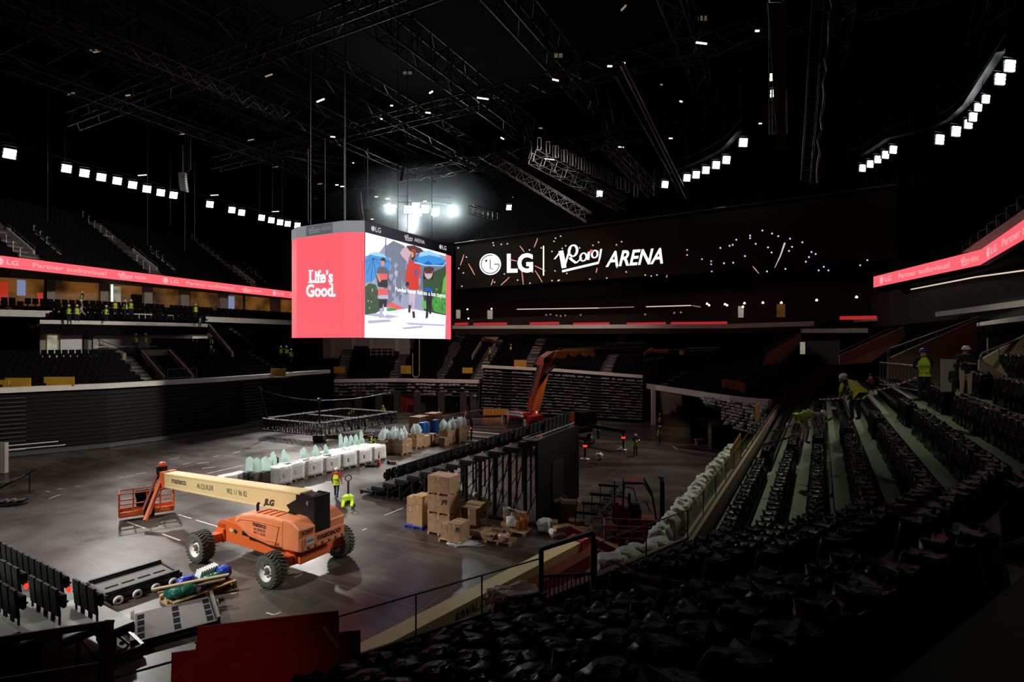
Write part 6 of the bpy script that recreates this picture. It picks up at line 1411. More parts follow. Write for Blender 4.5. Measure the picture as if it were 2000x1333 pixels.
for i, (dx, dy, h, m, lb) in enumerate(((-.55, .2, .35, 'bucket_orange', 'orange bucket under the pale one'), (-.55, .2, .4, 'concrete_pale', 'pale round bucket stacked on an orange one'), (.2, 0, .5, 'bucket_orange', 'orange bucket in front on the bucket pallet'), (.5, .15, .62, 'bucket_orange', 'tall orange canister at the right of the bucket pallet'))):
    q = p + Bx * dx + Vector((0, dy, .15 + (.55 if i == 1 else (.2 if i == 0 else 0)))); b = MB(); b.lathe([(.17, 0), (.2, h * .9), (.22, h), (.19, h), (.17, h * .8)], (0, 0, 0), m, 14); o = b.build('bucket', None, loc=q); tag(o, lb, 'bucket')
carton(p + Bx * -.55 + Vector((0, .2, .15)), rzc, (.5, .45, .2), 'low carton under the bucket stack', 'carton'); bag(p + Bx * -.2 + Vector((0, .1, .15)), (.32, .28, .3), 'film_white', 'white film bundle on the bucket pallet', 9.3, peak=0, cat='bundle', nm='wrapped_bundle'); bag(p + Bx * -.15 + Vector((0, .6, .15)), (.3, .25, .42), 'film_white', 'tall white film bundle behind the buckets', 9.9, peak=0, cat='bundle', nm='wrapped_bundle'); carton(p + Bx * .25 + Vector((0, .45, .15)), rzc, (.7, .4, .8), 'grey-topped carton behind the orange buckets', 'carton_dark')
for i, (px, py, d, m, lb) in enumerate(((1092, 1010, (.8, .8, .9), 'carton_dark', 'brown open carton in the shade left of the pair by the black wall'), (1114, 1018, (.9, .8, 1.0), 'carton_dark', 'brown open carton in the shade right of the pair by the black wall'), (1075, 1042, (.8, .6, .5), 'carton_film', 'film-wrapped carton in the heap beyond the gate'), (1100, 1055, (.9, .5, .55), 'carton_film', 'pale tilted carton in the heap beyond the gate'), (1128, 1040, (.8, .6, .5), 'carton_dark', 'brown carton at the right of the heap beyond the gate'), (1140, 1050, (.7, .5, .35), 'carton', 'small open carton on the heap beyond the gate'))):
    carton(fl(px, py) + Vector((0, .5, 0)), r5.uniform(-.6, .6), d, lb, m, 'open' in lb)
bag(fl(1065, 1042) + Vector((0, .3, 0)), (.45, .35, .3), 'film_white', 'white film heap left of the cartons beyond the gate', 4.4, peak=0, cat='bundle', nm='wrapped_bundle'); bag(fl(1088, 1046) + Vector((0, -.2, 0)), (.4, .3, .2), 'film_white', 'small white film heap in front of the cartons beyond the gate', 6.4, peak=0, cat='bundle', nm='wrapped_bundle')

# ---- truss cart with arms and hanging hoists, right of the seating unit
lattice('floor_truss', fl(1212, 955, .6), fl(1165, 1010, .9), .55, .55, 'truss_dark', 'dark truss with side arms lying near the forklift', 10, None, .035)
ta = thing('truss_arm_set', 'black side arms clamped along the truss near the forklift', 'bracket set', fl(1190, 985, .9))
for i in range(4):
    p = fl(1208 - i * 14, 950 + i * 18, 1.1) - ta.location; b = MB(); b.bar(p, p + Vector((-1.2, .15, .05)), .1, .14, 'black_metal'); b.tube(p + Vector((-1.1, .1, 0)), p + Vector((-1.1, .1, -.9)), .03, 'black_metal', 5); b.path([p + Vector((.3, 0, 0)), p + Vector((.9, -.1, -.1)), p + Vector((1.1, -.1, -.9))], .035, 'black_metal', 5); b.build('side_arm', ta)

# ---- wheeled platform frames at the lower left
def platform(c, rz, lx, ly_, lab, wheels, zt=.32, m='deck_grey'):
    t = thing('wheeled_platform', lab, 'platform', c, rz); b = MB(); b.box((0, 0, zt), (lx * .98, ly_ * .72, .07), m); b.build('deck', t)
    b = MB()
    for i in range(4): b.box((-lx * .33 + i * lx * .22, -.1, zt + .038), (lx * .17, .14, .012), 'black_matt')
    b.build('slot_row', t)
    for s in (-1, 1):
        b = MB(); b.box((0, s * ly_ * .42, zt + .1), (lx, .12, .16), 'black_metal'); b.box((0, s * ly_ * .36, zt + .02), (lx, .06, .2), 'black_metal'); b.box((0, s * ly_ * .47, zt - .06), (lx * 1.02, .08, .14), 'black_metal'); b.build('side_rail', t)
    b = MB(); b.box((-lx / 2, 0, zt), (.1, ly_, .2), 'black_metal'); b.box((lx / 2, 0, zt), (.1, ly_, .2), 'black_metal'); b.build('end_rail', t)
    for i in range(4):
        for s in ((-1,) if wheels == 1 else (-1, 1)):
            b = MB(); x = -lx * .38 + i * lx * .25; b.lathe([(.06, -.05), (.15, -.055), (.17, 0), (.15, .055), (.06, .05)], (x, s * ly_ * .55, .17), 'white_paint', 16, 'Y'); b.lathe([(.07, -.06), (.07, .06)], (x, s * ly_ * .55, .17), 'black_metal', 8, 'Y'); b.box((x, s * ly_ * .49, .22), (.12, .1, .14), 'black_metal'); b.build('castor', t)
    return t
d2_ = fl(336, 1138) - fl(228, 1174); platform(fl(264, 1147), ang(d2_), 2.55, 2.1, 'dark wheeled platform with slotted grey deck and white castors, left of the loaded pallet', 1)
d3 = fl(396, 1178) - fl(272, 1208); t = thing('platform_frame', 'grey platform frame with black square holes lying in front of the loaded pallet', 'platform', fl(341, 1219), ang(d3))
b = MB(); b.box((0, 0, .2), (2.3, 2.2, .08), 'deck_grey'); b.build('deck', t); b = MB()
for x in (-.98, .05, 1.02):
    for k in range(4): b.box((x, -.8 + .5 * k, .243), (.20, .38, .012), 'black_matt')
b.build('square_holes', t); b = MB(); b.box((1.25, 0, .26), (.1, 2.4, .26), 'deck_grey'); b.box((-1.22, 0, .26), (.12, 2.3, .14), 'deck_grey'); b.box((0, -1.14, .16), (2.5, .1, .22), 'black_metal'); b.box((0, -1.28, .1), (2.5, .08, .12), 'black_metal'); b.build('edge_rail', t)
b = MB(); b.lathe([(.05, -.04), (.14, 0), (.05, .04)], (1.38, .4, .2), 'white_paint', 12, 'X'); b.build('castor', t)
t = thing('frame_trolley', 'dark open frame trolley behind the post at the lower left', 'trolley', fl(235, 1270), math.radians(-38)); b = MB(); b.box((0, -.35, .25), (1.9, .1, .2), 'deck_steel'); b.box((0, .35, .25), (1.9, .1, .2), 'deck_steel'); b.box((-.9, 0, .25), (.1, .8, .2), 'black_metal'); b.box((.9, 0, .25), (.1, .8, .2), 'black_metal'); b.build('frame', t); b = MB(); b.box((0, 0, .16), (1.7, .6, .04), 'black_metal'); b.lathe([(.05, -.05), (.1, 0), (.05, .05)], (.2, .0, .3), 'steel', 10); b.build('tray', t)
# loaded pallet with sacks and planks
lp0 = (fl(328, 1160) + fl(440, 1135)) / 2; d4 = ang(fl(443, 1150) - fl(352, 1184)); lp0 = fl(389, 1160)
pallet(lp0, d4, 'wooden pallet carrying blue and green sacks', 2.35, 1.25).scale.z = 1.9
u4 = Vector((math.cos(d4), math.sin(d4), 0)); v4 = Vector((-u4.y, u4.x, 0))
for i, (x, y, sx, sy, sz, m, lb) in enumerate(((-.85, -.1, .38, .4, .17, 'sack_green', 'dark green sack at the left end of the pallet'), (-.55, -.3, .3, .22, .2, 'sack_green', 'shiny green sack in the front left of the pallet'), (-.15, -.28, .28, .2, .2, 'sack_blue', 'bright blue sack in the front middle of the pallet'), (.2, -.2, .3, .25, .2, 'sack_green', 'green sack right of the bright blue one'), (.6, -.1, .3, .25, .19, 'sack_green', 'flat green sack towards the right end'), (.95, .05, .25, .35, .26, 'sack_blue', 'tall dark blue sack at the right end of the pallet'), (-.35, .3, .35, .22, .24, 'sack_blue', 'blue and white sack at the back left of the pallet'), (-.25, -.38, .12, .12, .15, 'film_white', 'small white packet leaning on the bright blue sack'))):
    o = lp0 + u4 * x + v4 * y + Vector((0, 0, .27)); b = MB(); b.blob((0, 0, sz), (sx, sy, sz), m, .14, i * 2.2, 3, 2.5); ob = b.build('sack', None, loc=o); ob.rotation_euler.z = d4; tag(ob, lb, 'sack')
for i in range(8):
    o = lp0 + u4 * (.08 + i * .1) + v4 * (.28 + .02 * i) + Vector((0, 0, .27)); b = MB(); b.box((0, 0, .3), (.05, .42, .5), 'film_white', ry=.35); ob = b.build('packet', None, loc=o); ob.rotation_euler.z = d4; tag(ob, 'thin white packet in the leaning stack on the loaded pallet', 'packet', 'white packets on the loaded pallet')
b = MB(); a, c = fl(296, 1152, .62), fl(447, 1122, .78); b.bar(a, c, .16, .05, 'wood'); solid(b, 'plank', 'long pale plank lying across the sacks, upper one', 'plank')
b = MB(); a, c = fl(308, 1158, .5), fl(440, 1131, .62); b.bar(a, c, .10, .05, 'wood'); solid(b, 'plank', 'narrow plank lying across the sacks below the longer one', 'plank')

# ---- pallet truck, cones, small things on the floor
pj = thing('pallet_truck', 'lime green pallet truck pulled by the walking worker', 'pallet truck', fl(680, 978), math.radians(105)); pj.scale = (1.3, 1.3, 1.15)
b = MB(); b.prism([(.1, -.12, .12), (.1, .12, .12), (-.35, .27, .12), (-.35, -.27, .12)], (0, 0, .22), 'lime'); b.build('body', pj)
for s in (-1, 1): b = MB(); b.box((-.85, s * .2, .13), (1.0, .14, .07), 'lime', bev=.02); b.build('fork', pj)
b = MB(); b.tube((.12, 0, .25), (.2, 0, 1.0), .045, 'black_metal', 8); b.path([(.2, 0, 1.0), (.21, .14, 1.1), (.24, .14, 1.25), (.26, 0, 1.33), (.24, -.14, 1.25), (.21, -.14, 1.1), (.2, 0, 1.0)], .025, 'black_metal', 6); b.build('handle', pj)
b = MB(); b.lathe([(.05, -.08), (.09, -.08), (.09, .08), (.05, .08)], (.14, 0, .09), 'black_metal', 12, 'Y'); b.build('steer_wheel', pj)
def cone(p, lab, h=.75):
    t = thing('traffic_cone', lab, 'traffic cone', p); b = MB(); b.box((0, 0, .02), (.4, .4, .04), 'cone_orange'); b.build('base', t); b = MB(); b.lathe([(.15, .04), (.11, h * .35)], (0, 0, 0), 'cone_orange', 14); b.lathe([(.08, h * .6), (.03, h)], (0, 0, 0), 'cone_orange', 14); b.build('body', t); b = MB(); b.lathe([(.11, h * .35), (.08, h * .6)], (0, 0, 0), 'white_paint', 14); b.build('white_band', t)
cone(fl(740, 909), 'orange and white traffic cone in front of the white crates', 1.0); cone(fl(857, 811), 'small distant traffic cone before the far doors', .9); cone(fl(909, 812), 'red topped cone by the dark tables at the far floor', .7); cone(fl(1700, 745, 7.2), 'white and red cone standing among the wrapped seats at the right', .55)
b = MB(); b.blob((0, 0, .05), (.5, .3, .06), 'black_matt', .3, 4, 2); tag(b.build('cable_coil', None, loc=fl(726, 911)), 'dark coil of cable beside the traffic cone', 'cable')
carton(fl(768, 906), .4, (.4, .3, .2), 'tiny open carton on the floor near the seating unit', 'carton', True); bag(fl(759, 905), (.18, .15, .12), 'sack_blue', 'small blue bag beside the tiny carton', 2.2)
bag(fl(1171, 897), (.4, .3, .25), 'film_white', 'white plastic bag draped over the nearer outrigger foot', 7.7, peak=0)
for i, (px, dx) in enumerate(((957, 0), (980, 1.7))):   # orange trestles at the far end
    t = thing('trestle_hurdle', 'orange slatted hurdle at the far floor, %s' % ('left one' if i == 0 else 'right one'), 'hurdle', fl(px, 819), .3); b = MB(); b.prism([(-1, 0, 0), (1, 0, 0), (.9, .1, 1.25), (-.8, .1, 1.4)], (0, .1, 0), 'board_orange'); b.build('panel', t); b = MB()
    for k in range(5): b.bar((-.9 + .4 * k, -.5, 0), (-.8 + .38 * k, 0.05, 1.25), .08, .05, 'board_orange')
    b.build('slat', t)
# long pale bars and dark tables behind the cartons
for i, (x0, y0, x1, y1, m) in enumerate(((905, 843, 985, 850, 'white_paint'), (905, 852, 990, 858, 'concrete_pale'), (908, 833, 985, 838, 'truss_grey'), (905, 861, 985, 866, 'steel'), (910, 868, 960, 871, 'steel'))):
    b = MB(); b.bar(fl(x0, y0, .5 - .08 * i), fl(x1, y1, .5 - .08 * i), .35, .14, m); solid(b, 'steel_bar', 'long bar in the stack left of the crane lorry, %s from the back' % ('second', 'third', 'first', 'fourth', 'fifth')[i], 'bar')
for i, (px, py, w_) in enumerate(((902, 832, 2.2), (945, 829, 5.5))):
    t = thing('work_table', 'dark work table at the far floor, ' + ('small left one' if i == 0 else 'long one beside the lorry'), 'table', fl(px, py), .15); b = MB(); b.box((0, 0, .95), (w_, 1.2, .12), 'black_matt'); b.build('table_top', t)
    for x in (-w_ / 2 + .1, w_ / 2 - .1):
        for y in (-.5, .5): b = MB(); b.box((x, y, .45), (.1, .1, .9), 'black_metal'); b.build('leg', t)
b = MB(); b.tube(fl(920, 866, 0), fl(922, 866, 0) + Vector((0, 0, 2.3)), .09, 'black_metal', 8); b.lathe([(.3, 0), (.3, .05)], fl(920, 866, 0), 'steel', 12); b.box(fl(920, 866, 0) + Vector((0, -.1, 1.5)), (.16, .1, .1), 'lamp_red'); solid(b, 'stand_post', 'dark post with a red light at the end of the bar stack', 'post')
# grey box, ramps and trolley at the left edge
b = MB(); b.box((0, 0, 1.2), (2.4, .3, 2.3), 'concrete_pale'); tag(b.build('pale_panel', None, loc=fl(-18, 925)), 'pale pinkish upright panel cut off by the left picture edge', 'panel')
t = thing('step_ramp', 'dark stepped ramp leaning in front of the pale panel at the left edge', 'ramp', fl(20, 960), .5)
for k in range(4): b = MB(); b.box((-.6 + .45 * k, 0, .55 + .12 * k), (.42, 1.1, .06), 'deck_steel'); b.build('step', t)
b = MB(); b.bar((-.9, -.5, .1), (1.2, -.5, 1.2), .08, .08, 'black_metal'); b.bar((-.9, .5, .1), (1.2, .5, 1.2), .08, .08, 'black_metal'); b.bar((1.1, -.5, 0), (1.1, -.5, 1.1), .06, .06, 'black_metal', up=(1, 0, 0)); b.build('frame', t)
t = thing('castor_trolley', 'overturned dark trolley with white castors at the left edge', 'trolley', fl(22, 985), .4); b = MB(); b.box((0, 0, .2), (1.4, .7, .12), 'black_metal'); b.build('frame', t)
for x in (-.1, .25): b = MB(); b.lathe([(.05, -.04), (.14, 0), (.05, .04)], (x, -.36, .3), 'white_paint', 12, 'Y'); b.build('castor', t)
for i, (px, py, n) in enumerate(((234, 868, 4), (386, 846, 4), (375, 849, 3), (500, 830, 4))):
    t = thing('access_step', 'low dark loose steps against the left retracted stand, %s from the left' % ordn[i], 'steps', fl(px, py), .75)
    for k in range(2): b = MB(); b.box((0, .2 * k, .12 + .18 * k), (2.2, .35, .06), 'deck_steel'); b.build('step', t)
    b = MB(); b.box((-1.0, .15, .12), (.06, .6, .24), 'black_metal'); b.box((1.0, .15, .12), (.06, .6, .24), 'black_metal'); b.build('side_frame', t)
# clutter by the right gate
carton(fl(1368, 872) + Vector((0, .4, 0)), .2, (.6, .5, .6), 'open brown carton on the floor near the right gate', 'carton_dark', True)
for i, (x0, y0, x1, y1, m) in enumerate(((1326, 872, 1400, 880, 'truss_grey'), (1325, 878, 1405, 890, 'steel'), (1345, 870, 1385, 873, 'red_dark'))):
    b = MB(); b.bar(fl(x0, y0, .12 + .1 * i), fl(x1, y1, .12 + .1 * i), .18, .1, m); solid(b, 'metal_profile', ('grey', 'shiny', 'reddish')[i] + ' metal profile lying near the right gate', 'bar')
b = MB(); b.tube(fl(1300, 868, 0), fl(1300, 868, 0) + Vector((0, 0, .01)), .01, 'steel')
# floor markings: short strips of tape
marks = [(348, 1005, 374, 1013), (383, 1016, 447, 1035), (248, 1019, 283, 1032), (317, 1043, 352, 1056), (229, 934, 243, 932), (246, 931, 262, 928), (266, 926, 286, 923), (404, 925, 476, 909), (330, 898, 350, 893), (356, 907, 372, 904), (384, 905, 408, 903), (415, 893, 430, 890), (455, 885, 470, 882), (520, 1197, 535, 1201), (535, 1201, 549, 1196), (750, 1007, 788, 992), (708, 1036, 716, 1032), (90, 959, 98, 961), (112, 956, 124, 954), (96, 974, 118, 966), (145, 950, 158, 949), (700, 916, 712, 912), (1206, 878, 1222, 869), (1313, 871, 1323, 878), (821, 987, 832, 990), (895, 1001, 910, 1004), (560, 872, 590, 866), (395, 915, 420, 912), (172, 1151, 186, 1147), (450, 1160, 462, 1158), (575, 1128, 590, 1122), (1025, 905, 1060, 907), (1015, 893, 1035, 894)]
for x0, y0, x1, y1 in marks:
    a, c = fl(x0, y0, .004), fl(x1, y1, .004); b = MB(); b.bar(a, c, .07, .004, 'tape_white'); solid(b, 'tape_strip', 'short pale tape strip stuck on the grey floor', 'tape', 'pale tape strips on the floor')
# red and white barrier tape
def barrier_tape(pts, w_, lab, n=14):
    r = thing('barrier_tape', lab, 'barrier tape', pts[0]); b = MB(); b2 = MB(); o = Vector(pts[0]); tot = 0
    for a, c in zip(pts[:-1], pts[1:]):
        L = (Vector(c) - Vector(a)).length; k = max(2, int(L / .16))
        for i in range(k):
            p, q = Vector(a).lerp(Vector(c), i / k) - o, Vector(a).lerp(Vector(c), (i + 1) / k) - o; sag = lambda f: -.05 * math.sin(PI * f) * min(L, 2)
            p.z += sag(i / k); q.z += sag((i + 1) / k); (b if (tot % 2) else b2).bar(p, q, .006, w_, 'tape_red' if tot % 2 else 'tape_white'); tot += 1
    b.build('red_stripes', r); b2.build('white_stripes', r)
barrier_tape([fl(1202, 1098, 5.9), fl(1290, 1130, 6.1), fl(1362, 1142, 6.2)], .07, 'red and white tape crossing the seats right of the gate')
barrier_tape([fl(1362, 1142, 6.2), fl(1500, 1132, 6.6)], .07, 'sagging red and white tape continuing to the big wrapped seat')
barrier_tape([fl(1680, 1122, 7.3), fl(1785, 1102, 7.4)], .05, 'red and white tape between two big wrapped seats at the lower right')
barrier_tape([fl(1925, 1072, 7.6), fl(2010, 1050, 7.7)], .05, 'red tape at the right edge of the lower seats')
barrier_tape([fl(1490, 868, 6.0), fl(1575, 838, 6.6), fl(1650, 800, 7.3)], .07, 'red and white tape in front of the bending worker in the lime vest')
barrier_tape([fl(1505, 842, 5.9), fl(1560, 824, 6.2)], .07, 'short red and white tape over the second wrapped row')
barrier_tape([fl(1600, 780, 6.9), fl(1690, 765, 7.6), fl(1790, 737, 8.5)], .07, 'long red and white tape rising to the guard rail at the right')
barrier_tape([fl(1130, 912, .9), fl(1172, 908, 1.1)], .07, 'red and white tape at the nearer outrigger of the crane lorry')
barrier_tape([fl(1140, 862, 1.4), fl(1216, 866, 1.4)], .07, 'red and white tape between the outrigger legs')
barrier_tape([fl(772, 822, .8), fl(940, 800, .8)], .07, 'distant barrier tape from the floor truss towards the doors')
# film and bags by the glass
b = MB(); b.blob((0, 0, .12), (.62, .42, .22), 'plastic_pink', .3, 3, 3, 2.5); b.blob((-.5, -.35, 0.02), (.28, .12, .3), 'plastic_pink', .3, 8, 2); o = b.build('plastic_heap', None, loc=fl(1010, 1180, 4.45)); o.rotation_euler.z = .5; tag(o, 'heap of pale pink plastic with red print behind the front seats', 'plastic heap')
b = MB(); b.blob((0, 0, .03), (.12, .06, .02), 'led_violet' if False else 'plastic_pink', .2, 3, 1); tag(b.build('purple_wrapper', None, loc=fl(1140, 1258, 6.2)), 'small purplish wrapper lying on a wrapped seat', 'wrapper')
# yellow sling hanging by the far coping
b = MB(); pts = [at(806, 690, 71)] + [at(806 + 6.5 * (1 - math.cos(PI * i / 10)), 730 + 7 * math.sin(PI * i / 10), 71) for i in range(11)] + [at(819, 660, 71)]; b.path(pts, .05, 'cream', 6); solid(b, 'hanging_sling', 'pale looped sling hanging below the cube at the far coping', 'sling')
# ================================================================== PEOPLE
def skin_body(joints, edges, radii, root):
    me = bpy.data.meshes.new('body'); names = list(joints); me.from_pydata([joints[n] for n in names], [(names.index(a), names.index(c)) for a, c in edges], []); me.update()
    o = bpy.data.objects.new('tmp', me); COL.objects.link(o); o.modifiers.new('s', 'SKIN'); sv_ = me.skin_vertices[0].data
    for i, n in enumerate(names): r = radii[n]; sv_[i].radius = r if isinstance(r, tuple) else (r, r); sv_[i].use_root = n == root
    m = o.modifiers.new('u', 'SUBSURF'); m.levels = m.render_levels = 1
    dg = bpy.context.evaluated_depsgraph_get(); ev = bpy.data.meshes.new_from_object(o.evaluated_get(dg)); vs = [v.co.copy() for v in ev.vertices]; fs = [list(p.vertices) for p in ev.polygons]
    bpy.data.objects.remove(o); bpy.data.meshes.remove(ev); return vs, fs
E_ = [('pelvis', 'waist'), ('waist', 'chest'), ('chest', 'neck'), ('neck', 'head'), ('head', 'crown'), ('chest', 'shL'), ('shL', 'elL'), ('elL', 'haL'), ('chest', 'shR'), ('shR', 'elR'), ('elR', 'haR'), ('pelvis', 'hiL'), ('hiL', 'knL'), ('knL', 'anL'), ('anL', 'toL'), ('pelvis', 'hiR'), ('hiR', 'knR'), ('knR', 'anR'), ('anR', 'toR')]
RAD = dict(pelvis=(.17, .13), waist=(.16, .125), chest=(.185, .14), neck=.06, head=.088, crown=.07, shL=.07, shR=.07, elL=.055, elR=.055, haL=.033, haR=.033, hiL=.105, hiR=.105, knL=.075, knR=.075, anL=.055, anR=.055, toL=.045, toR=.045)
def pose(kind):
    """joints of a 1.75 m figure facing local +x, y = left"""
    J = dict(pelvis=(0, 0, .96), waist=(.0, 0, 1.12), chest=(0, 0, 1.34), neck=(.01, 0, 1.50), head=(.03, 0, 1.60), crown=(.03, 0, 1.68), shL=(0, .19, 1.41), elL=(-.02, .25, 1.13), haL=(.06, .25, .88), shR=(0, -.19, 1.41), elR=(-.02, -.25, 1.13), haR=(.06, -.25, .88),
             hiL=(0, .10, .90), knL=(.02, .11, .50), anL=(0, .12, .08), toL=(.17, .13, .045), hiR=(0, -.10, .90), knR=(.02, -.11, .50), anR=(0, -.12, .08), toR=(.17, -.13, .045))
    if kind == 'walk_pull': J.update(knL=(.18, .11, .54), anL=(.22, .12, .08), toL=(.38, .13, .06), knR=(-.08, -.11, .5), anR=(-.34, -.12, .2), toR=(-.26, -.13, .06), elR=(-.16, -.3, 1.14), haR=(-.28, -.36, .98), elL=(.02, .28, 1.14), haL=(.12, .26, .9))
    if kind == 'phone': J.update(elR=(.14, -.26, 1.18), haR=(.28, -.16, 1.34), elL=(.06, .28, 1.16), haL=(.22, .2, 1.3))
    if kind == 'crossed': J.update(elL=(.08, .27, 1.15), haL=(.20, -.08, 1.2), elR=(.08, -.27, 1.15), haR=(.2, .08, 1.16))
    if kind == 'reach': J.update(elR=(.22, -.2, 1.32), haR=(.48, -.14, 1.42), elL=(.2, .2, 1.28), haL=(.46, .12, 1.34))
    if kind in ('bend', 'bend_low'):
        k = 1 if kind == 'bend' else 1.5; a = math.radians(52 * k)
        o = Vector((0, 0, .92))
        for n in ('waist', 'chest', 'neck', 'head', 'crown', 'shL', 'shR'):
            p = Vector(J[n]) - o; J[n] = tuple(Matrix.Rotation(a * (.8 if n == 'waist' else 1), 3, 'Y') @ p + o + Vector((-.08, 0, 0)))
        for s, y in (('L', .2), ('R', -.2)):
            sh = Vector(J['sh' + s]); J['el' + s] = (sh.x + .06, y * 1.15, sh.z - .27); J['ha' + s] = (sh.x + .16, y * .9, sh.z - .5)
            J['kn' + s] = (.08, y * .6, .5)
        J['pelvis'] = (-.08, 0, .94); J['hiL'] = (-.08, .1, .88); J['hiR'] = (-.08, -.1, .88)
    if kind == 'lean': J.update(elL=(.2, .26, 1.12), haL=(.38, .15, 1.0), elR=(.2, -.24, 1.12), haR=(.38, -.1, 1.0), chest=(.08, 0, 1.32), neck=(.12, 0, 1.47), head=(.16, 0, 1.57), crown=(.17, 0, 1.65), shL=(.08, .19, 1.39), shR=(.08, -.19, 1.39))
    return J
def person(loc, rz, kind, lab, vest='hi_vis', shirt='navy', trousers='navy', helmet='helmet_white', scale=1.0, detail=False, sleeves='navy', group=None, bare_arms=False):
    J = pose(kind); r = thing('person', lab, 'person', loc, rz, group); r.scale = (scale,) * 3
    vs, fs = skin_body({k: Vector(v) for k, v in J.items()}, E_, RAD, 'pelvis')
    b = MB(); base = len(b.v); b.v += [tuple(v) for v in vs]; keys = list(J); JV = {k: Vector(v) for k, v in J.items()}
    segm = {}
    for a, c in E_:
        m = shirt
        if c in ('head', 'crown'): m = 'skin'
        if c in ('elL', 'elR'): m = sleeves
        if c in ('haL', 'haR'): m = 'skin' if bare_arms else sleeves
        if c in ('knL', 'knR', 'anL', 'anR', 'hiL', 'hiR'): m = trousers
        if c in ('toL', 'toR'): m = 'cloth_black'
        segm[(a, c)] = m
    def near(p):
        best = None
        for (a, c), m in segm.items():
            A, C = JV[a], JV[c]; d = C - A; t = max(0, min(1, (p - A).dot(d) / max(d.length_squared, 1e-6))); D = (p - A - d * t).length / (RAD[c] if isinstance(RAD[c], float) else RAD[c][0])
            if best is None or D < best[0]: best = (D, m)
        return best[1]
    for f in fs:
        c = sum((vs[i] for i in f), Vector()) / len(f); b.f.append(f); b.m.append(b.mi(near(c))); b.sm.append(True)
    for s in ('L', 'R'):   # hand: palm, four fingers of unequal length, thumb from its side
        e, h = JV['el' + s], JV['ha' + s]; d = (h - e).normalized(); sd_ = Vector((0, 1, 0)) if abs(d.y) < .8 else Vector((1, 0, 0)); sd_ = (sd_ - d * sd_.dot(d)).normalized(); nn = d.cross(sd_)
        b.tube(h - d * .02, h + d * .075, .034, 'skin', 6, .038)
        for i, L in enumerate((.062, .074, .070, .055)):
            p = h + d * .072 + sd_ * (-.028 + .019 * i); q = p + d * L * .55 + nn * .006; b.tube(p, q, .0095, 'skin', 5, .009); b.tube(q, q + d * L * .42 + nn * .022, .009, 'skin', 5, .0065)
        p = h + d * .02 + sd_ * -.034; b.tube(p, p + d * .03 - sd_ * .026, .011, 'skin', 5, .010); b.tube(p + d * .03 - sd_ * .026, p + d * .062 - sd_ * .03 + nn * .012, .010, 'skin', 5, .007)
    hd, cr_ = JV['head'], JV['crown']; up = (cr_ - hd).normalized(); fw = Vector((1, 0, 0)); fw = (fw - up * fw.dot(up)).normalized(); lf = up.cross(fw)
    b.lathe([(.024, -.02), (.016, .03), (.008, .05)], hd + fw * .085 + up * -.01, 'skin', 6)
    for s in (-1, 1): b.box(hd + lf * s * .086, (.03, .018, .05), 'skin', 0, .006); b.box(hd + fw * .082 + lf * s * .032 + up * .02, (.012, .018, .010), 'hair')
    b.box(hd + fw * .080 - up * .045, (.012, .045, .010), 'cloth_red')
    b.build('body', r)
    # helmet
    q = up.to_track_quat('Z', 'X').to_matrix().to_4x4(); c = hd + up * .05
    M = Matrix(((fw.x, lf.x, up.x, c.x), (fw.y, lf.y, up.y, c.y), (fw.z, lf.z, up.z, c.z), (0, 0, 0, 1)))
    if helmet:
        b = MB(); b.lathe([(.125, 0), (.128, .03), (.115, .075), (.08, .115), (.03, .135), (.005, .138)], (0, 0, 0), helmet, 14, sx=1.12); b.box((.13, 0, .005), (.09, .17, .012), helmet, 0, .005); b.lathe([(.135, -.005), (.135, .012)], (0, 0, 0), helmet, 14, sx=1.12); b.xform(M).build('helmet', r)
    if vest:
        V = {k: JV[k] for k in ('pelvis', 'waist', 'chest', 'neck', 'shL', 'shR')}; V['hem'] = V['pelvis'] + (V['pelvis'] - V['waist']).normalized() * .04; V['neck'] = V['chest'].lerp(V['neck'], .55)
        for s in ('shL', 'shR'): V[s] = V['chest'].lerp(V[s], .80)
        R = dict(pelvis=(.20, .165), hem=(.205, .17), waist=(.19, .155), chest=(.212, .168), neck=.085, shL=.095, shR=.095)
        v2, f2 = skin_body(V, [('hem', 'pelvis'), ('pelvis', 'waist'), ('waist', 'chest'), ('chest', 'neck'), ('chest', 'shL'), ('chest', 'shR')], R, 'pelvis')
        b = MB(); b.v += [tuple(v) for v in v2]; ax = (V['chest'] - V['pelvis']).normalized(); L = (V['chest'] - V['pelvis']).length
        for f in f2:
            c = sum((v2[i] for i in f), Vector()) / len(f); b.f.append(f); b.m.append(b.mi(vest)); b.sm.append(True)
        vv = b.build('vest', r)
        b = MB(); rx = V['pelvis'].lerp(V['chest'], .25); rx2 = V['pelvis'].lerp(V['chest'], .6)
        Mx = lambda c: Matrix.Translation(c) @ ax.to_track_quat('Z', 'Y').to_matrix().to_4x4()
        for c, w_ in ((rx, .178), (rx2, .184)):
            bb = MB(); bb.lathe([(1, -.022), (1, .022)], (0, 0, 0), 'reflective', 18, sx=w_ * 1.0 if abs(ax.x) > .3 else w_ * .86, sy=w_ * 1.22); bb.f = bb.f[:-2]; bb.m = bb.m[:-2]; bb.sm = bb.sm[:-2]; b.join(bb, Mx(c))
        b.build('reflective_bands', vv)
    return r
person(fl(657, 972), math.radians(95), 'walk_pull', 'person in yellow vest, red sleeves and white helmet walking away, pulling the lime pallet truck', 'hi_vis', 'cloth_red', 'navy', sleeves='cloth_red', scale=1.08)
person(fl(948, 1021), math.radians(165), 'bend', 'person bending forward beside the seating unit legs in yellow vest, white helmet and navy trousers', 'hi_vis', 'navy', 'navy', bare_arms=True, scale=1.1)
person(fl(1241, 889), math.radians(-75), 'phone', 'person standing alone on the open floor in yellow vest holding a small light', 'hi_vis', 'navy', 'navy', scale=1.04)
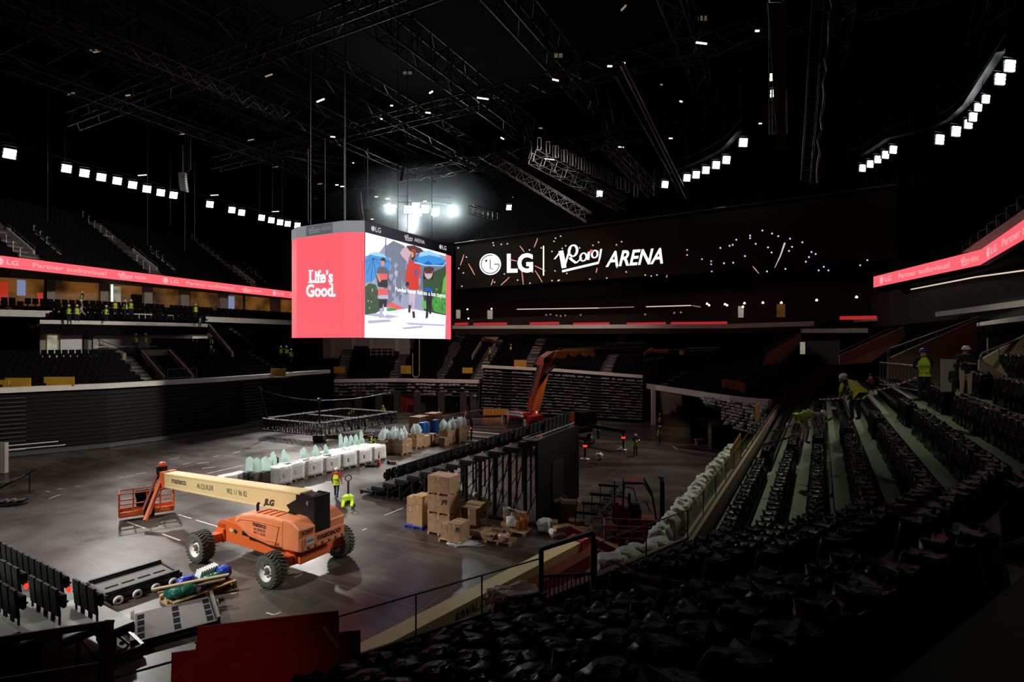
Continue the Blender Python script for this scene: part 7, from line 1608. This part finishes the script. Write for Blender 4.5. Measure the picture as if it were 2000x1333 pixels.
b = MB(); b.box((0, 0, 0), (.05, .02, .06), 'tube_warm'); tag(b.build('phone_light', None, loc=fl(1241, 889) + Vector((.28, -.2, 1.36))), 'small bright phone light held by the person alone on the floor', 'light')
person(fl(1288, 867), math.radians(-10), 'reach', 'person in yellow vest and white helmet reaching out near the right gate post', 'hi_vis', 'navy', 'navy')
person(fl(1289, 838), math.radians(-90), 'stand', 'person in dark clothes with yellow helmet just behind the right gate post', 'hi_vis_yellow', 'cloth_black', 'cloth_black', 'helmet_yellow', 1.0)
person(fl(729, 886), math.radians(20), 'reach', 'person with blue helmet reaching over the white crates beside the clear bags', 'hi_vis', 'navy', 'navy', 'helmet_blue', 1.1)
person(fl(750, 818), math.radians(-120), 'lean', 'person in white helmet and yellow jacket behind the right end of the floor truss', 'hi_vis', 'hi_vis', 'navy', sleeves='hi_vis')
person(fl(685, 822), math.radians(60), 'bend', 'person bent over in a lime jacket behind the floor truss near the red doors', 'hi_vis', 'hi_vis', 'navy', None, sleeves='hi_vis')
person(fl(713, 842), math.radians(180), 'stand', 'person half hidden inside the floor truss in a yellow vest', 'hi_vis', 'cloth_red', 'navy', 'helmet_yellow')
person(fl(1168, 856), math.radians(-30), 'lean', 'person in lime jacket half hidden behind the lorry outriggers', 'hi_vis', 'hi_vis', 'cloth_black', None, sleeves='hi_vis')
# right stand
person(at(1805, 779, 19.0), math.radians(60), 'lean', 'person seen from behind in yellow vest and blue helmet on the right stand', 'hi_vis', 'cloth_black', 'navy', 'helmet_blue', 1.02, sleeves='cloth_black')
person(at(1886, 775, 18.8), math.radians(-105), 'crossed', 'person in black shirt and white helmet with folded arms on the right stand', None, 'cloth_black', 'cloth_beige', 'helmet_white', 1.0, sleeves='cloth_black', bare_arms=True)
person(at(1672, 822, 18.5), math.radians(100), 'bend', 'person in yellow shirt and white helmet bending over the wrapped seats of the right stand', 'hi_vis_yellow', 'cloth_black', 'navy', scale=1.08, sleeves='hi_vis_yellow', bare_arms=True)
person(at(1570, 866, 20.5), math.radians(-5), 'bend_low', 'person in pale trousers and lime vest bent double over a wrapped row', 'hi_vis', 'cloth_grey', 'cloth_beige', 'helmet_white', 1.08, sleeves='cloth_grey')
# distant figures in the left stands
names_ = [('hi_vis', 'kneeling low behind the white strip display at the far left'), ('hi_vis', 'in yellow vest right beside the low one at the left of the balcony'), (None, 'in pale overalls walking on the balcony'), ('hi_vis', 'in yellow vest alone in the middle of the balcony'), ('hi_vis_yellow', 'left of a pair on the balcony'), ('hi_vis', 'in the bright vest, second from right of the balcony group'), ('hi_vis', 'at the right end of the balcony group'), ('hi_vis_yellow', 'standing high up in front of the lit timber wall'),
          ('hi_vis', 'in white and yellow beyond the ledge stairs of the balcony'), ('hi_vis', 'sitting low at the right end of the balcony'), ('hi_vis', 'working at the left behind the glass balustrade'), ('hi_vis_yellow', 'in yellow shirt working at the right behind the glass balustrade'), ('hi_vis', 'standing in the lit doorway at the right of the left concourse'), ('hi_vis', 'stooping below the lit doorway of the left concourse'), ('hi_vis', 'left of the trio in the black seats beside the hanging screen'), ('hi_vis', 'middle of the trio in the black seats beside the hanging screen'), ('hi_vis', 'lowest of the trio in the black seats beside the hanging screen'), ('hi_vis_yellow', 'left of two in the last lit box beside the cube'), ('hi_vis_yellow', 'right of two in the last lit box beside the cube'), ('hi_vis_yellow', 'on the stairs of the far stand above the orange board'), ('hi_vis', 'sitting in the far stand left of the crane elbow'), ('cloth_red', 'in red in the dark upper right seats')]
pos_ = [(135, 627, 55.0), (150, 627, 55.2), (159, 617, 56.4), (208, 627, 57.4), (225, 615, 58.4), (245, 616, 58.8), (256, 615, 58.9), (161, 598, 60.5), (382, 620, 66), (390, 640, 65), (265, 681, 60.5), (284, 680, 60.8), (413, 682, 66), (414, 697, 65.4), (549, 700, 72), (560, 700, 72), (569, 706, 71.5), (560, 606, 92), (573, 606, 92), (998, 694, 80), (956, 697, 80), (1586, 626, 62)]
for i, ((v, tx), (px, py, dd)) in enumerate(zip(names_, pos_)):
    kd = ('bend' if i in (13, 9) else ('walk_pull' if i == 2 else ('reach' if i in (10, 11, 15) else 'stand')))
    person(at(px, py + 1, dd), rr.uniform(-2.6, -.6), kd, 'distant person ' + tx, v, 'cloth_grey' if i == 2 else 'navy', 'cloth_beige' if i in (2, 11) else 'navy', 'helmet_white', .98 if i not in (9, 20) else .8, sleeves='navy')
# ================================================================== ROOF: flood fixtures, trusses, tube lamps
def flood(px, py, d=None, z=31.0, w=1.0, m='flood_white', rows=3, lab=None, roll=0.0, group='bright floodlights of the roof ring'):
    if d is None: d = (z - H) * F / (666 - py)
    c = at(px, py, d); r = thing('floodlight', lab or 'bright white floodlight hanging in the ring under the dark roof', 'floodlight', c, -math.atan2(c.x, c.y) + roll, group)
    b = MB(); b.box((0, .12, 0), (w * 1.1, .12, w * 1.05), 'black_metal', 0, 0, 0, 0); b.build('housing', r)
    for k in range(rows):
        b = MB(); b.box((0.04 * (k - 1) * w, 0, (k - (rows - 1) / 2) * w / rows), (w * .92, .1, w / rows * .74), m, 0, .02); b.build('lamp_row', r)
    b = MB(); b.tube((-.5 * w, .15, 0), (-.5 * w, .15, w * .8), .03, 'truss_grey', 5); b.tube((.5 * w, .15, 0), (.5 * w, .15, w * .8), .03, 'truss_grey', 5); b.tube((-.5 * w, .15, .8 * w), (.5 * w, .15, .8 * w), .03, 'truss_grey', 5); b.build('yoke', r)
    return r
LF = [(130, 329), (165, 338), (198, 346), (229, 353), (259, 361), (287, 369), (314, 376), (339, 381), (410, 399), (453, 410), (472, 415), (511, 425), (530, 430), (547, 434), (562, 437), (581, 440)]
ORD = 'first second third fourth fifth sixth seventh eighth ninth tenth eleventh twelfth thirteenth fourteenth fifteenth sixteenth'.split()
def row(pts, txt, **k):
    for i, p in enumerate(pts):
        w_ = k.get('w') if len(p) < 3 else p[2]; kk = dict(k); kk['w'] = w_; flood(p[0], p[1], lab='%s floodlight from the left in the %s' % (ORD[i], txt), group=None, **kk)
flood(19, 300, w=1.15, lab='single large floodlight near the left picture edge', group=None)
row(LF, 'long row over the left bowl', w=1.0)
row(((1299, 360), (1342, 347), (1360, 341), (1379, 332), (1399, 322), (1419, 312), (1452, 278)), 'rising row above the giant screen', z=27, w=.75, roll=.5)
row(((1685, 328), (1700, 320), (1715, 311), (1730, 302), (1745, 292)), 'group of five right of the cable ladder', z=27, w=.7, roll=.8)
row(((1836, 272, .85), (1868, 256, .85), (1892, 242, .72), (1901, 228, .68), (1911, 209, .6), (1926, 193, .6), (1954, 154, .76), (1973, 128, .76)), 'curved row at the upper right edge', z=27, roll=.9)
for p in ((765, 407), (797, 409), (812, 404), (817, 414), (830, 408), (850, 414), (884, 412)):
    flood(*p, w=1.25, m='flood_bright', group='glaring floodlights above the hanging cube', lab='glaring floodlight in the cluster above the hanging cube')
for p in ((1512, 149), (1513, 181)): flood(*p, d=42, w=.62, m='flood_green', rows=2, lab='greenish work light on the hanging catwalk, ' + ('upper' if p[1] < 160 else 'lower') + ' one', group=None)
flood(1171, 378, z=27, w=.7, lab='lone floodlight below the hanger frames of the lighting grid', group=None); flood(994, 405, z=28, w=.7, lab='lone floodlight between the glaring cluster and the lighting grid', group=None)

# slim ring catwalks that carry the floodlights
def ring(pts, z, lab):
    P = [Vector((*at(px, py, (z - H) * F / (666 - py))[:2], z + 1.25)) for px, py in pts]; t = thing('lighting_catwalk', lab, 'catwalk', P[0]); o = P[0]; b = MB()
    for a, c in zip(P[:-1], P[1:]):
        for e in (0, .9): b.bar(a - o + Vector((0, .3, e)), c - o + Vector((0, .3, e)), .07, .07, 'roof_steel')
        b.bar(a - o + Vector((0, .6, -.02)), c - o + Vector((0, .6, -.02)), .5, .05, 'roof_steel')
    b.build('walkway', t); b = MB()
    for p in P: b.tube(p - o + Vector((0, .3, -.5)), p - o + Vector((0, .3, 44 - p.z)), .03, 'roof_steel', 5)
    b.build('suspension', t)
ring([(-60, 285), (19, 300)] + LF + [(650, 442), (765, 407), (797, 409), (830, 408), (884, 412), (940, 420)], 31, 'thin dark catwalk carrying the left and centre floodlights')
ring([(1299, 360), (1342, 347), (1379, 332), (1419, 312), (1452, 278)], 27, 'thin dark catwalk carrying the row of floodlights above the giant screen')
ring([(1660, 335), (1685, 328), (1715, 311), (1745, 292), (1790, 282), (1836, 272), (1868, 256), (1901, 228), (1926, 193), (1973, 128)], 27, 'thin dark curved catwalk carrying the floodlights at the upper right')
def tube_lamp(px, py, L, a, m='tube_warm', z=33.0, wd=.09):
    d = (z - H) * F / (666 - py); c = at(px, py, d); b = MB(); h = Vector((math.cos(a), math.sin(a), 0)) * L / 2
    r = thing('batten_light', 'small batten light in the dark roof steelwork', 'light', c, 0, 'batten lights in the roof')
    b.bar(-h, h, wd, wd, m); b.build('tube', r); b = MB(); b.bar(-h * 1.1 + Vector((0, 0, .1)), h * 1.1 + Vector((0, 0, .1)), wd * 1.6, .05, 'roof_steel'); b.tube((0, 0, .1), (0, 0, 44.1 - c.z), .012, 'roof_steel', 4); b.build('batten_body', r)
for v in ((626, 196, 1.1, -.6), (943, 192, 1.1, .3), (1085, 156, .6, .4), (1370, 84, .9, .2), (1073, 311, 1.3, .3), (1213, 287, .7, .3), (1191, 129, .4, 0), (1218, 123, .25, 0), (1479, 60, .3, 0), (836, 220, .5, .2), (842, 180, .5, -.8), (981, 270, .6, 1.0), (650, 267, .5, .2), (525, 147, .9, -.5),
          (278, 342, 1.3, -.2), (419, 381, 1.3, -.2), (538, 413, 1.3, -.2), (1310, 270, .4, 0), (1819, 227, .7, .1), (1770, 255, .9, .5), (1660, 255, .4, .3), (1392, 305, .7, .4), (1485, 241, .3, 0), (139, 183, 1.0, -.4), (355, 262, .9, -.4), (250, 186, .5, -.2), (490, 273, .9, -.4), (538, 326, .8, -.3), (625, 359, .7, -.3), (658, 361, .4, 0), (669, 364, .6, -.1), (690, 318, .2, 1), (830, 393, .5, 0), (1179, 360, .8, 0), (1330, 198, .3, .5), (1292, 165, .2, 0), (1218, 15, .6, -1.2), (795, 143, .8, 0), (765, 206, .25, 0), (745, 232, .2, .4), (190, 100, .8, -.3), (1056, 250, .4, .2), (735, 384, .5, -.1), (757, 388, .6, -.1), (727, 428, .5, 0), (1060, 408, .2, 0), (1004, 385, .4, 0)):
    dim = (v[0], v[1]) in ((139, 183), (355, 262), (250, 186), (490, 273), (190, 100), (525, 147), (538, 326), (625, 359), (1218, 15), (1056, 250), (1292, 165))
    tube_lamp(*v, m='strip_dim' if dim else ('tube_cold' if v[0] in (278, 419, 538, 1819, 1770) else 'tube_warm'), z=33 if v[1] < 330 else 31.5)

# long roof girders running along and across the hall
GA = Vector((.469, .883, 0)); GX = Vector((.883, -.469, 0))
for i, o in enumerate((-44, -33, -22, -11, 0, 12, 24, 35)):
    c = GX * o + Vector((4, 52, 38)); lattice('roof_girder', c - GA * 52, c + GA * 46, 1.6, 3.2, 'roof_steel', 'long dark roof girder running the length of the hall', 34, 'roof girders along the hall', .11)
for i, o in enumerate((-34, -17, 0, 17, 34)):
    c = GA * o + Vector((4, 52, 35)); lattice('roof_girder', c - GX * 52, c + GX * 46, 1.2, 1.6, 'roof_steel', 'dark roof girder crossing the hall', 44, 'roof girders across the hall', .08)
# hung lattice trusses in the middle
for (a, c, w_, h_, m, lb) in (((965, 312, 62), (1150, 425, 60), 1.0, 1.1, 'truss_grey', 'grey hung truss sloping down rightwards, left one above the giant screen'),
                              ((1040, 306, 52), (1215, 400, 56), 1.0, 1.2, 'truss_grey', 'grey hung truss with upright frames above the giant screen, middle one'),
                              ((1185, 278, 50), (1278, 376, 52), .9, 1.1, 'truss_grey', 'grey hung truss with tall posts and stay wires, right one'),
                              ((920, 408, 74), (975, 425, 80), .9, 1.1, 'truss_grey', 'short grey truss right of the glaring flood cluster'),
                              ((690, 318, 60), (560, 300, 66), .7, .7, 'roof_steel', 'thin dark truss left of the cable chain over the cube'),
                              ((800, 270, 55), (985, 345, 64), .7, .7, 'roof_steel', 'thin dark truss right of the cable chain over the cube'),
                              ((-20, 120, 40), (620, 345, 60), .8, .9, 'roof_steel', 'long thin dark catwalk truss over the left side'),
                              ((60, 20, 30), (560, 230, 46), .8, .9, 'roof_steel', 'long thin dark truss high at the upper left')):
    lattice('hung_truss', at(*a), at(*c), w_, h_, m, lb, None, None, .045)
for i in range(9):   # upright frames along the middle truss
    p = at(1050 + i * 17, 292 + i * 8, 54.0); 
    for j in range(3):
        b = MB(); q = p + Vector((j * 1.6, j * 1.1, -.4 * j)); b.path([q, q + Vector((0, 0, 1.2)), q + Vector((.35, 0, 1.2)), q + Vector((.35, 0, 0)), q], .035, 'truss_grey', 5)
        solid(b, 'fixture_hanger', 'upright steel hanger frame in the lighting grid above the giant screen', 'hanger', 'upright hanger frames of the lighting grid')
for px, y0, y1, d in ((1183, 220, 275, 50), (1216, 255, 300, 51), (1247, 300, 330, 52), (1278, 330, 372, 52), (1038, 245, 310, 56), (966, 250, 312, 62)):
    b = MB(); b.tube(at(px, y0, d), at(px, y1, d), .03, 'truss_grey', 5); b.tube(at(px - 6, y1, d), at(px, y1 - 18, d), .03, 'truss_grey', 5); solid(b, 'hanger_rod', 'thin steel hanger rod of a hung truss', 'rod', 'hanger rods')
for px, y0, y1, d in ((93, 205, 500, 62), (127, 215, 320, 62), (288, 265, 480, 64), (333, 285, 440, 66), (361, 290, 490, 62), (368, 280, 340, 62), (380, 375, 470, 64), (507, 340, 420, 66), (532, 345, 440, 66), (551, 360, 430, 66), (602, 350, 435, 44), (635, 330, 430, 44), (672, 330, 428, 44), (718, 350, 430, 44), (712, 250, 330, 50), (850, 260, 330, 50), (1490, 275, 560, 62)):
    b = MB(); b.tube(at(px, y0 - 60, d), at(px, y1, d), .028, 'cable_dim', 5); solid(b, 'hanging_cable', 'thin vertical steel cable hanging from the dark roof', 'cable', 'vertical cables from the roof')
# big pipe falling to the right, catwalk tower with hatch, cable ladder
b = MB(); b.tube(at(1215, 125, 33), at(1342, 385, 47), .16, 'pipe_dark', 10); b.tube(at(1200, 145, 33), at(1325, 372, 48), .06, 'pipe_dark', 6)
solid(b, 'steel_pipe', 'long shiny dark steel pipe slanting down across the roof above the giant screen', 'pipe')
ct = thing('hanging_catwalk', 'dark hanging catwalk with handrails seen end-on around the greenish lamps', 'catwalk', at(1510, 300, 30))
b = MB(); o = at(1510, 300, 30)
for px in (1502, 1530): b.tube(at(px, 0, 24) - o, at(px, 262, 36) - o, .035, 'truss_grey', 5); b.tube(at(px + 6, 175, 34) - o, at(px + 6, 262, 36) - o, .05, 'truss_grey', 5)
for i in range(9): b.tube(at(1502, 20 + i * 30, 25 + i * 1.2) - o, at(1530, 20 + i * 30, 25 + i * 1.2) - o, .025, 'truss_grey', 5)
b.build('handrail', ct); b = MB(); b.hexa([at(1500, 5, 24) - o, at(1536, 5, 24) - o, at(1536, 5, 24) - o + Vector((0, .1, .1)), at(1500, 5, 24) - o + Vector((0, .1, .1)), at(1518, 290, 37) - o, at(1534, 290, 37) - o, at(1534, 288, 38) - o, at(1518, 288, 38) - o], 'black_metal'); b.build('walkway', ct)
lad = thing('cable_ladder', 'tall dark cable ladder truss hanging vertically at the upper right with bright drooping cable', 'ladder', at(1580, 358, 30))
o = at(1580, 358, 30); b = MB(); P = [at(1588, -10, 26) - o, at(1612, -10, 26) - o]; Q = [at(1565, 352, 30) - o, at(1583, 358, 30) - o]
for a, c in zip(P, Q): b.tube(a, c, .05, 'truss_grey', 5)
b.build('rail', lad); b = MB()
for i in range(44): f = i / 43; b.tube(P[0].lerp(Q[0], f), P[1].lerp(Q[1], f if i % 3 else min(1, f + .02)), .03, 'truss_grey', 4)
b.build('rung', lad)['kind'] = 'stuff'; b = MB(); pts = [P[1].lerp(Q[1], i / 16) + Vector((.12 + .22 * abs(math.sin(i * 1.3)), -.1, 0)) for i in range(17)]; b.path(pts, .055, 'steel', 6); b.build('drooping_cable', lad)
for (px, y0, y1, d, dx, lb) in ((792, 262, 352, 52, -9, 'pale cable chain hanging in a curve above the cube'), (702, 376, 428, 43, 6, 'pale curved cable chain hanging over the cube corner')):
    b = MB()
    for i in range(26):
        f = i / 25; c = at(px + dx * f * f, y0 + (y1 - y0) * f, d); b.box(c, (.28 if i % 2 else .2, .16, .14), 'truss_grey')
    solid(b, 'cable_chain', lb, 'cable')
la = thing('line_array_speaker', 'curved line array loudspeaker hanging left of the cube', 'loudspeaker', at(357, 355, 62))
for i in range(8): b = MB(); b.box((0.03 * i * i * .12, 0, .9 - .27 * i), (.75, .5, .23), 'cube_frame', 0, .02, .03 * i); b.build('speaker_cabinet', la)
b = MB(); b.path([(0, 0, 1.1), (0, 0, 4.2)], .05, 'steel', 6); b.path([(.3, 0, 1.1), (.9, 0, 1.4), (.9, 0, 5.5)], .035, 'steel', 6); b.build('hanging_frame', la)
for px, py, w_, h_, d, lb in ((797, 142, 20, 9, 40, 'warm lit opening in the roof structure left of centre'), (1090, 108, 18, 14, 38, 'dim round lit hatch in the roof'), (1372, 35, 16, 16, 36, 'pale square hatch above a batten light in the roof'), (187, 98, 22, 6, 36, 'dim reddish framed opening at the upper left')):
    a, c = at(px - w_ / 2, py + h_ / 2, d), at(px + w_ / 2, py - h_ / 2, d); b = MB(); b.box(((a.x + c.x) / 2, d, (a.z + c.z) / 2), (c.x - a.x, .1, (c.z - a.z) * .5), 'hatch_glow'); 
    for k in range(3): b.box((a.x + (c.x - a.x) * k / 2, d - .2, (a.z + c.z) / 2), (.06, .2, (c.z - a.z) * 1.4), 'roof_steel')
    solid(b, 'roof_hatch', lb, 'hatch')

# ================================================================== SEATS
def seat_far_geo():
    b = MB(); b.box((0.0, 0, .42), (.34, .46, .16), 'seat_black'); b.box((-.20, 0, .66), (.10, .46, .46), 'seat_black', 0, 0, -.12); b.box((-.05, 0, .17), (.12, .1, .34), 'seat_black'); return b
SG = seat_far_geo(); A = MB()
def clump(lst, A):
    for x, y, z, h, k in lst:
        A.join(SG, Matrix.Translation((x, y, z)) @ Matrix.Rotation(h, 4, 'Z'))
clump(SEATS_FAR, A)
# wrapped near seats: a folded seat under a crumpled black plastic cover with knotted corners
WV = []
for v in range(6):
    b = MB(); bm = bmesh.new(); bmesh.ops.create_cube(bm, size=1); bmesh.ops.subdivide_edges(bm, edges=bm.edges[:], cuts=4, use_grid_fill=True)
    vs = []
    for q in bm.verts:
        x, y, z = q.co; zz = z + .5; th = .34 + .14 * (1 - zz) + (.10 if .3 < zz < .7 else 0)
        p = Vector((x * th, y * .535, zz * .93)); rnd = 1 - .16 * (abs(y) * 2) ** 6 * zz
        n1 = noise.noise(Vector((x * 4 + v * 9, y * 4, z * 5))); n2 = noise.noise(Vector((x * 9, y * 10 + v * 5, z * 8)))
        p.x = p.x * rnd + .05 * n1 + .035 * n2; p.z = p.z * (1 - .05 * (abs(y) * 2) ** 4) + (.05 * n1 + .04 * n2) * zz; p.y += .02 * n2
        if zz < .02: p.z = 0
        vs.append(p)
    b.add(vs, [[w.index for w in f.verts] for f in bm.faces], 'bag_black', True); bm.free()
    r_ = random.Random(v)
    for _ in range(r_.choice([1, 1, 2])):
        yy = r_.uniform(-.24, .24); xx = r_.uniform(-.12, .05); h_ = r_.uniform(.08, .17)
        k_ = MB(); k_.lathe([(.10, -.07), (.07, h_ * .3), (.035, h_ * .7), (.008, h_)], (0, 0, 0), 'bag_black', 5, sx=.7, sy=1.1); b.join(k_, Matrix.Translation((xx, yy, .89)) @ Matrix.Rotation(r_.uniform(-.7, .7), 4, 'X') @ Matrix.Rotation(r_.uniform(-.5, .5), 4, 'Y'))
    WV.append(b)
def vis(x, y, z):
    if y < .8: return None
    px = 1000 + F * x / y; py = 666 - F * (z + .9 - H) / y
    return (x * x + y * y) if -60 < px < 2060 and py < 1400 and py > 560 else None
near = sorted([(vis(s[0], s[1], s[2]), s) for s in SEATS_NEAR if vis(s[0], s[1], s[2]) is not None], key=lambda t: t[0])
WM = []
def seat_label(x, y, k):
    n = ['front', 'second', 'third', 'fourth', 'fifth', 'sixth', 'seventh', 'eighth', 'ninth', 'tenth', 'eleventh'][k]
    return n
for i, (d2, s) in enumerate(near[:300]):
    x, y, z, h, k = s; v = i % 6
    if len(WM) <= v:
        o = WV[v].build('wrapped_stadium_chair'); WM.append(o)
    else: o = WM[v].copy(); COL.objects.link(o)
    o.location = (x, y, z); o.rotation_euler = (0, 0, h + rr.uniform(-.05, .05)); o.scale = (1, 1, 1)
    side = 'right hand block' if (Vector((x - 5.03, y - 15.45)).dot(Vector((.6, -.78)))) < (Vector((x - 5.03, y - 15.45)).dot(Vector((.868, -.497)))) - .2 and y > 10 else 'corner block nearest the camera'
    g = 'black plastic wrapped seats, %s row from the glass in the %s' % (seat_label(x, y, k), side)
    tag(o, 'tip-up seat wrapped in black plastic, %s row from the glass, %s' % (seat_label(x, y, k), side), 'seat', g)
for d2, s in near[300:]:
    x, y, z, h, k = s; A.join(SG if d2 > 900 else WV[0], Matrix.Translation((x, y, z)) @ Matrix.Rotation(h, 4, 'Z'))
o = tag(A.build('distant_seats'), 'the many small black seats filling the distant bowls', 'seat', None, 'stuff')
proto = None
for i, (x, y, z, h, k) in enumerate(SEATS_BAL):
    if proto is None: proto = SG.build('balcony_chair'); o = proto
    else: o = proto.copy(); COL.objects.link(o)
    o.location = (x, y, z); o.rotation_euler = (0, 0, h); o.scale = (1.1, 1.1, 1.15)
    tag(o, 'dark seat on the left balcony ' + ('below the pale ledge' if z < 12.8 else 'above the pale ledge'), 'seat', 'balcony seats ' + ('below the ledge' if z < 12.8 else 'above the ledge'))
# ================================================================== thin haze under the roof
hm = bpy.data.materials.new('roof_haze'); hm.use_nodes = True; nt = hm.node_tree; nt.nodes.remove(nt.nodes['Principled BSDF'])
vs_ = nt.nodes.new('ShaderNodeVolumeScatter'); vs_.inputs['Density'].default_value = 0.010; vs_.inputs['Color'].default_value = (.85, .95, 1, 1); vs_.inputs['Anisotropy'].default_value = 0.75
nt.links.new(vs_.outputs[0], nt.nodes['Material Output'].inputs['Volume']); MATS['roof_haze'] = hm
b = MB(); b.lathe([(.5, -7), (8, -5.8), (13, -3), (15, 0), (13, 3), (8, 5.8), (.5, 7)], (-15, 87, 31.5), 'roof_haze', 24, sy=.8); o = b.build('haze'); tag(o, 'thin bright haze hanging around the glaring flood cluster', 'haze', None, 'stuff')
for px, py, e in ((765, 407, 2600), (812, 408, 9000), (850, 413, 1200), (884, 412, 3000)):
    p = at(px, py, 21 * F / (666 - py) - .9); l = bpy.data.lights.new('flood_glow', 'SPOT'); l.energy = e; l.spot_size = 2.4; l.spot_blend = .6; l.shadow_soft_size = .5; l.color = (.9, 1, .97)
    o = bpy.data.objects.new('flood_glow', l); COL.objects.link(o); o.location = p; o.rotation_euler = (Vector((0, 0, 8)) - p).to_track_quat('-Z', 'Y').to_euler()
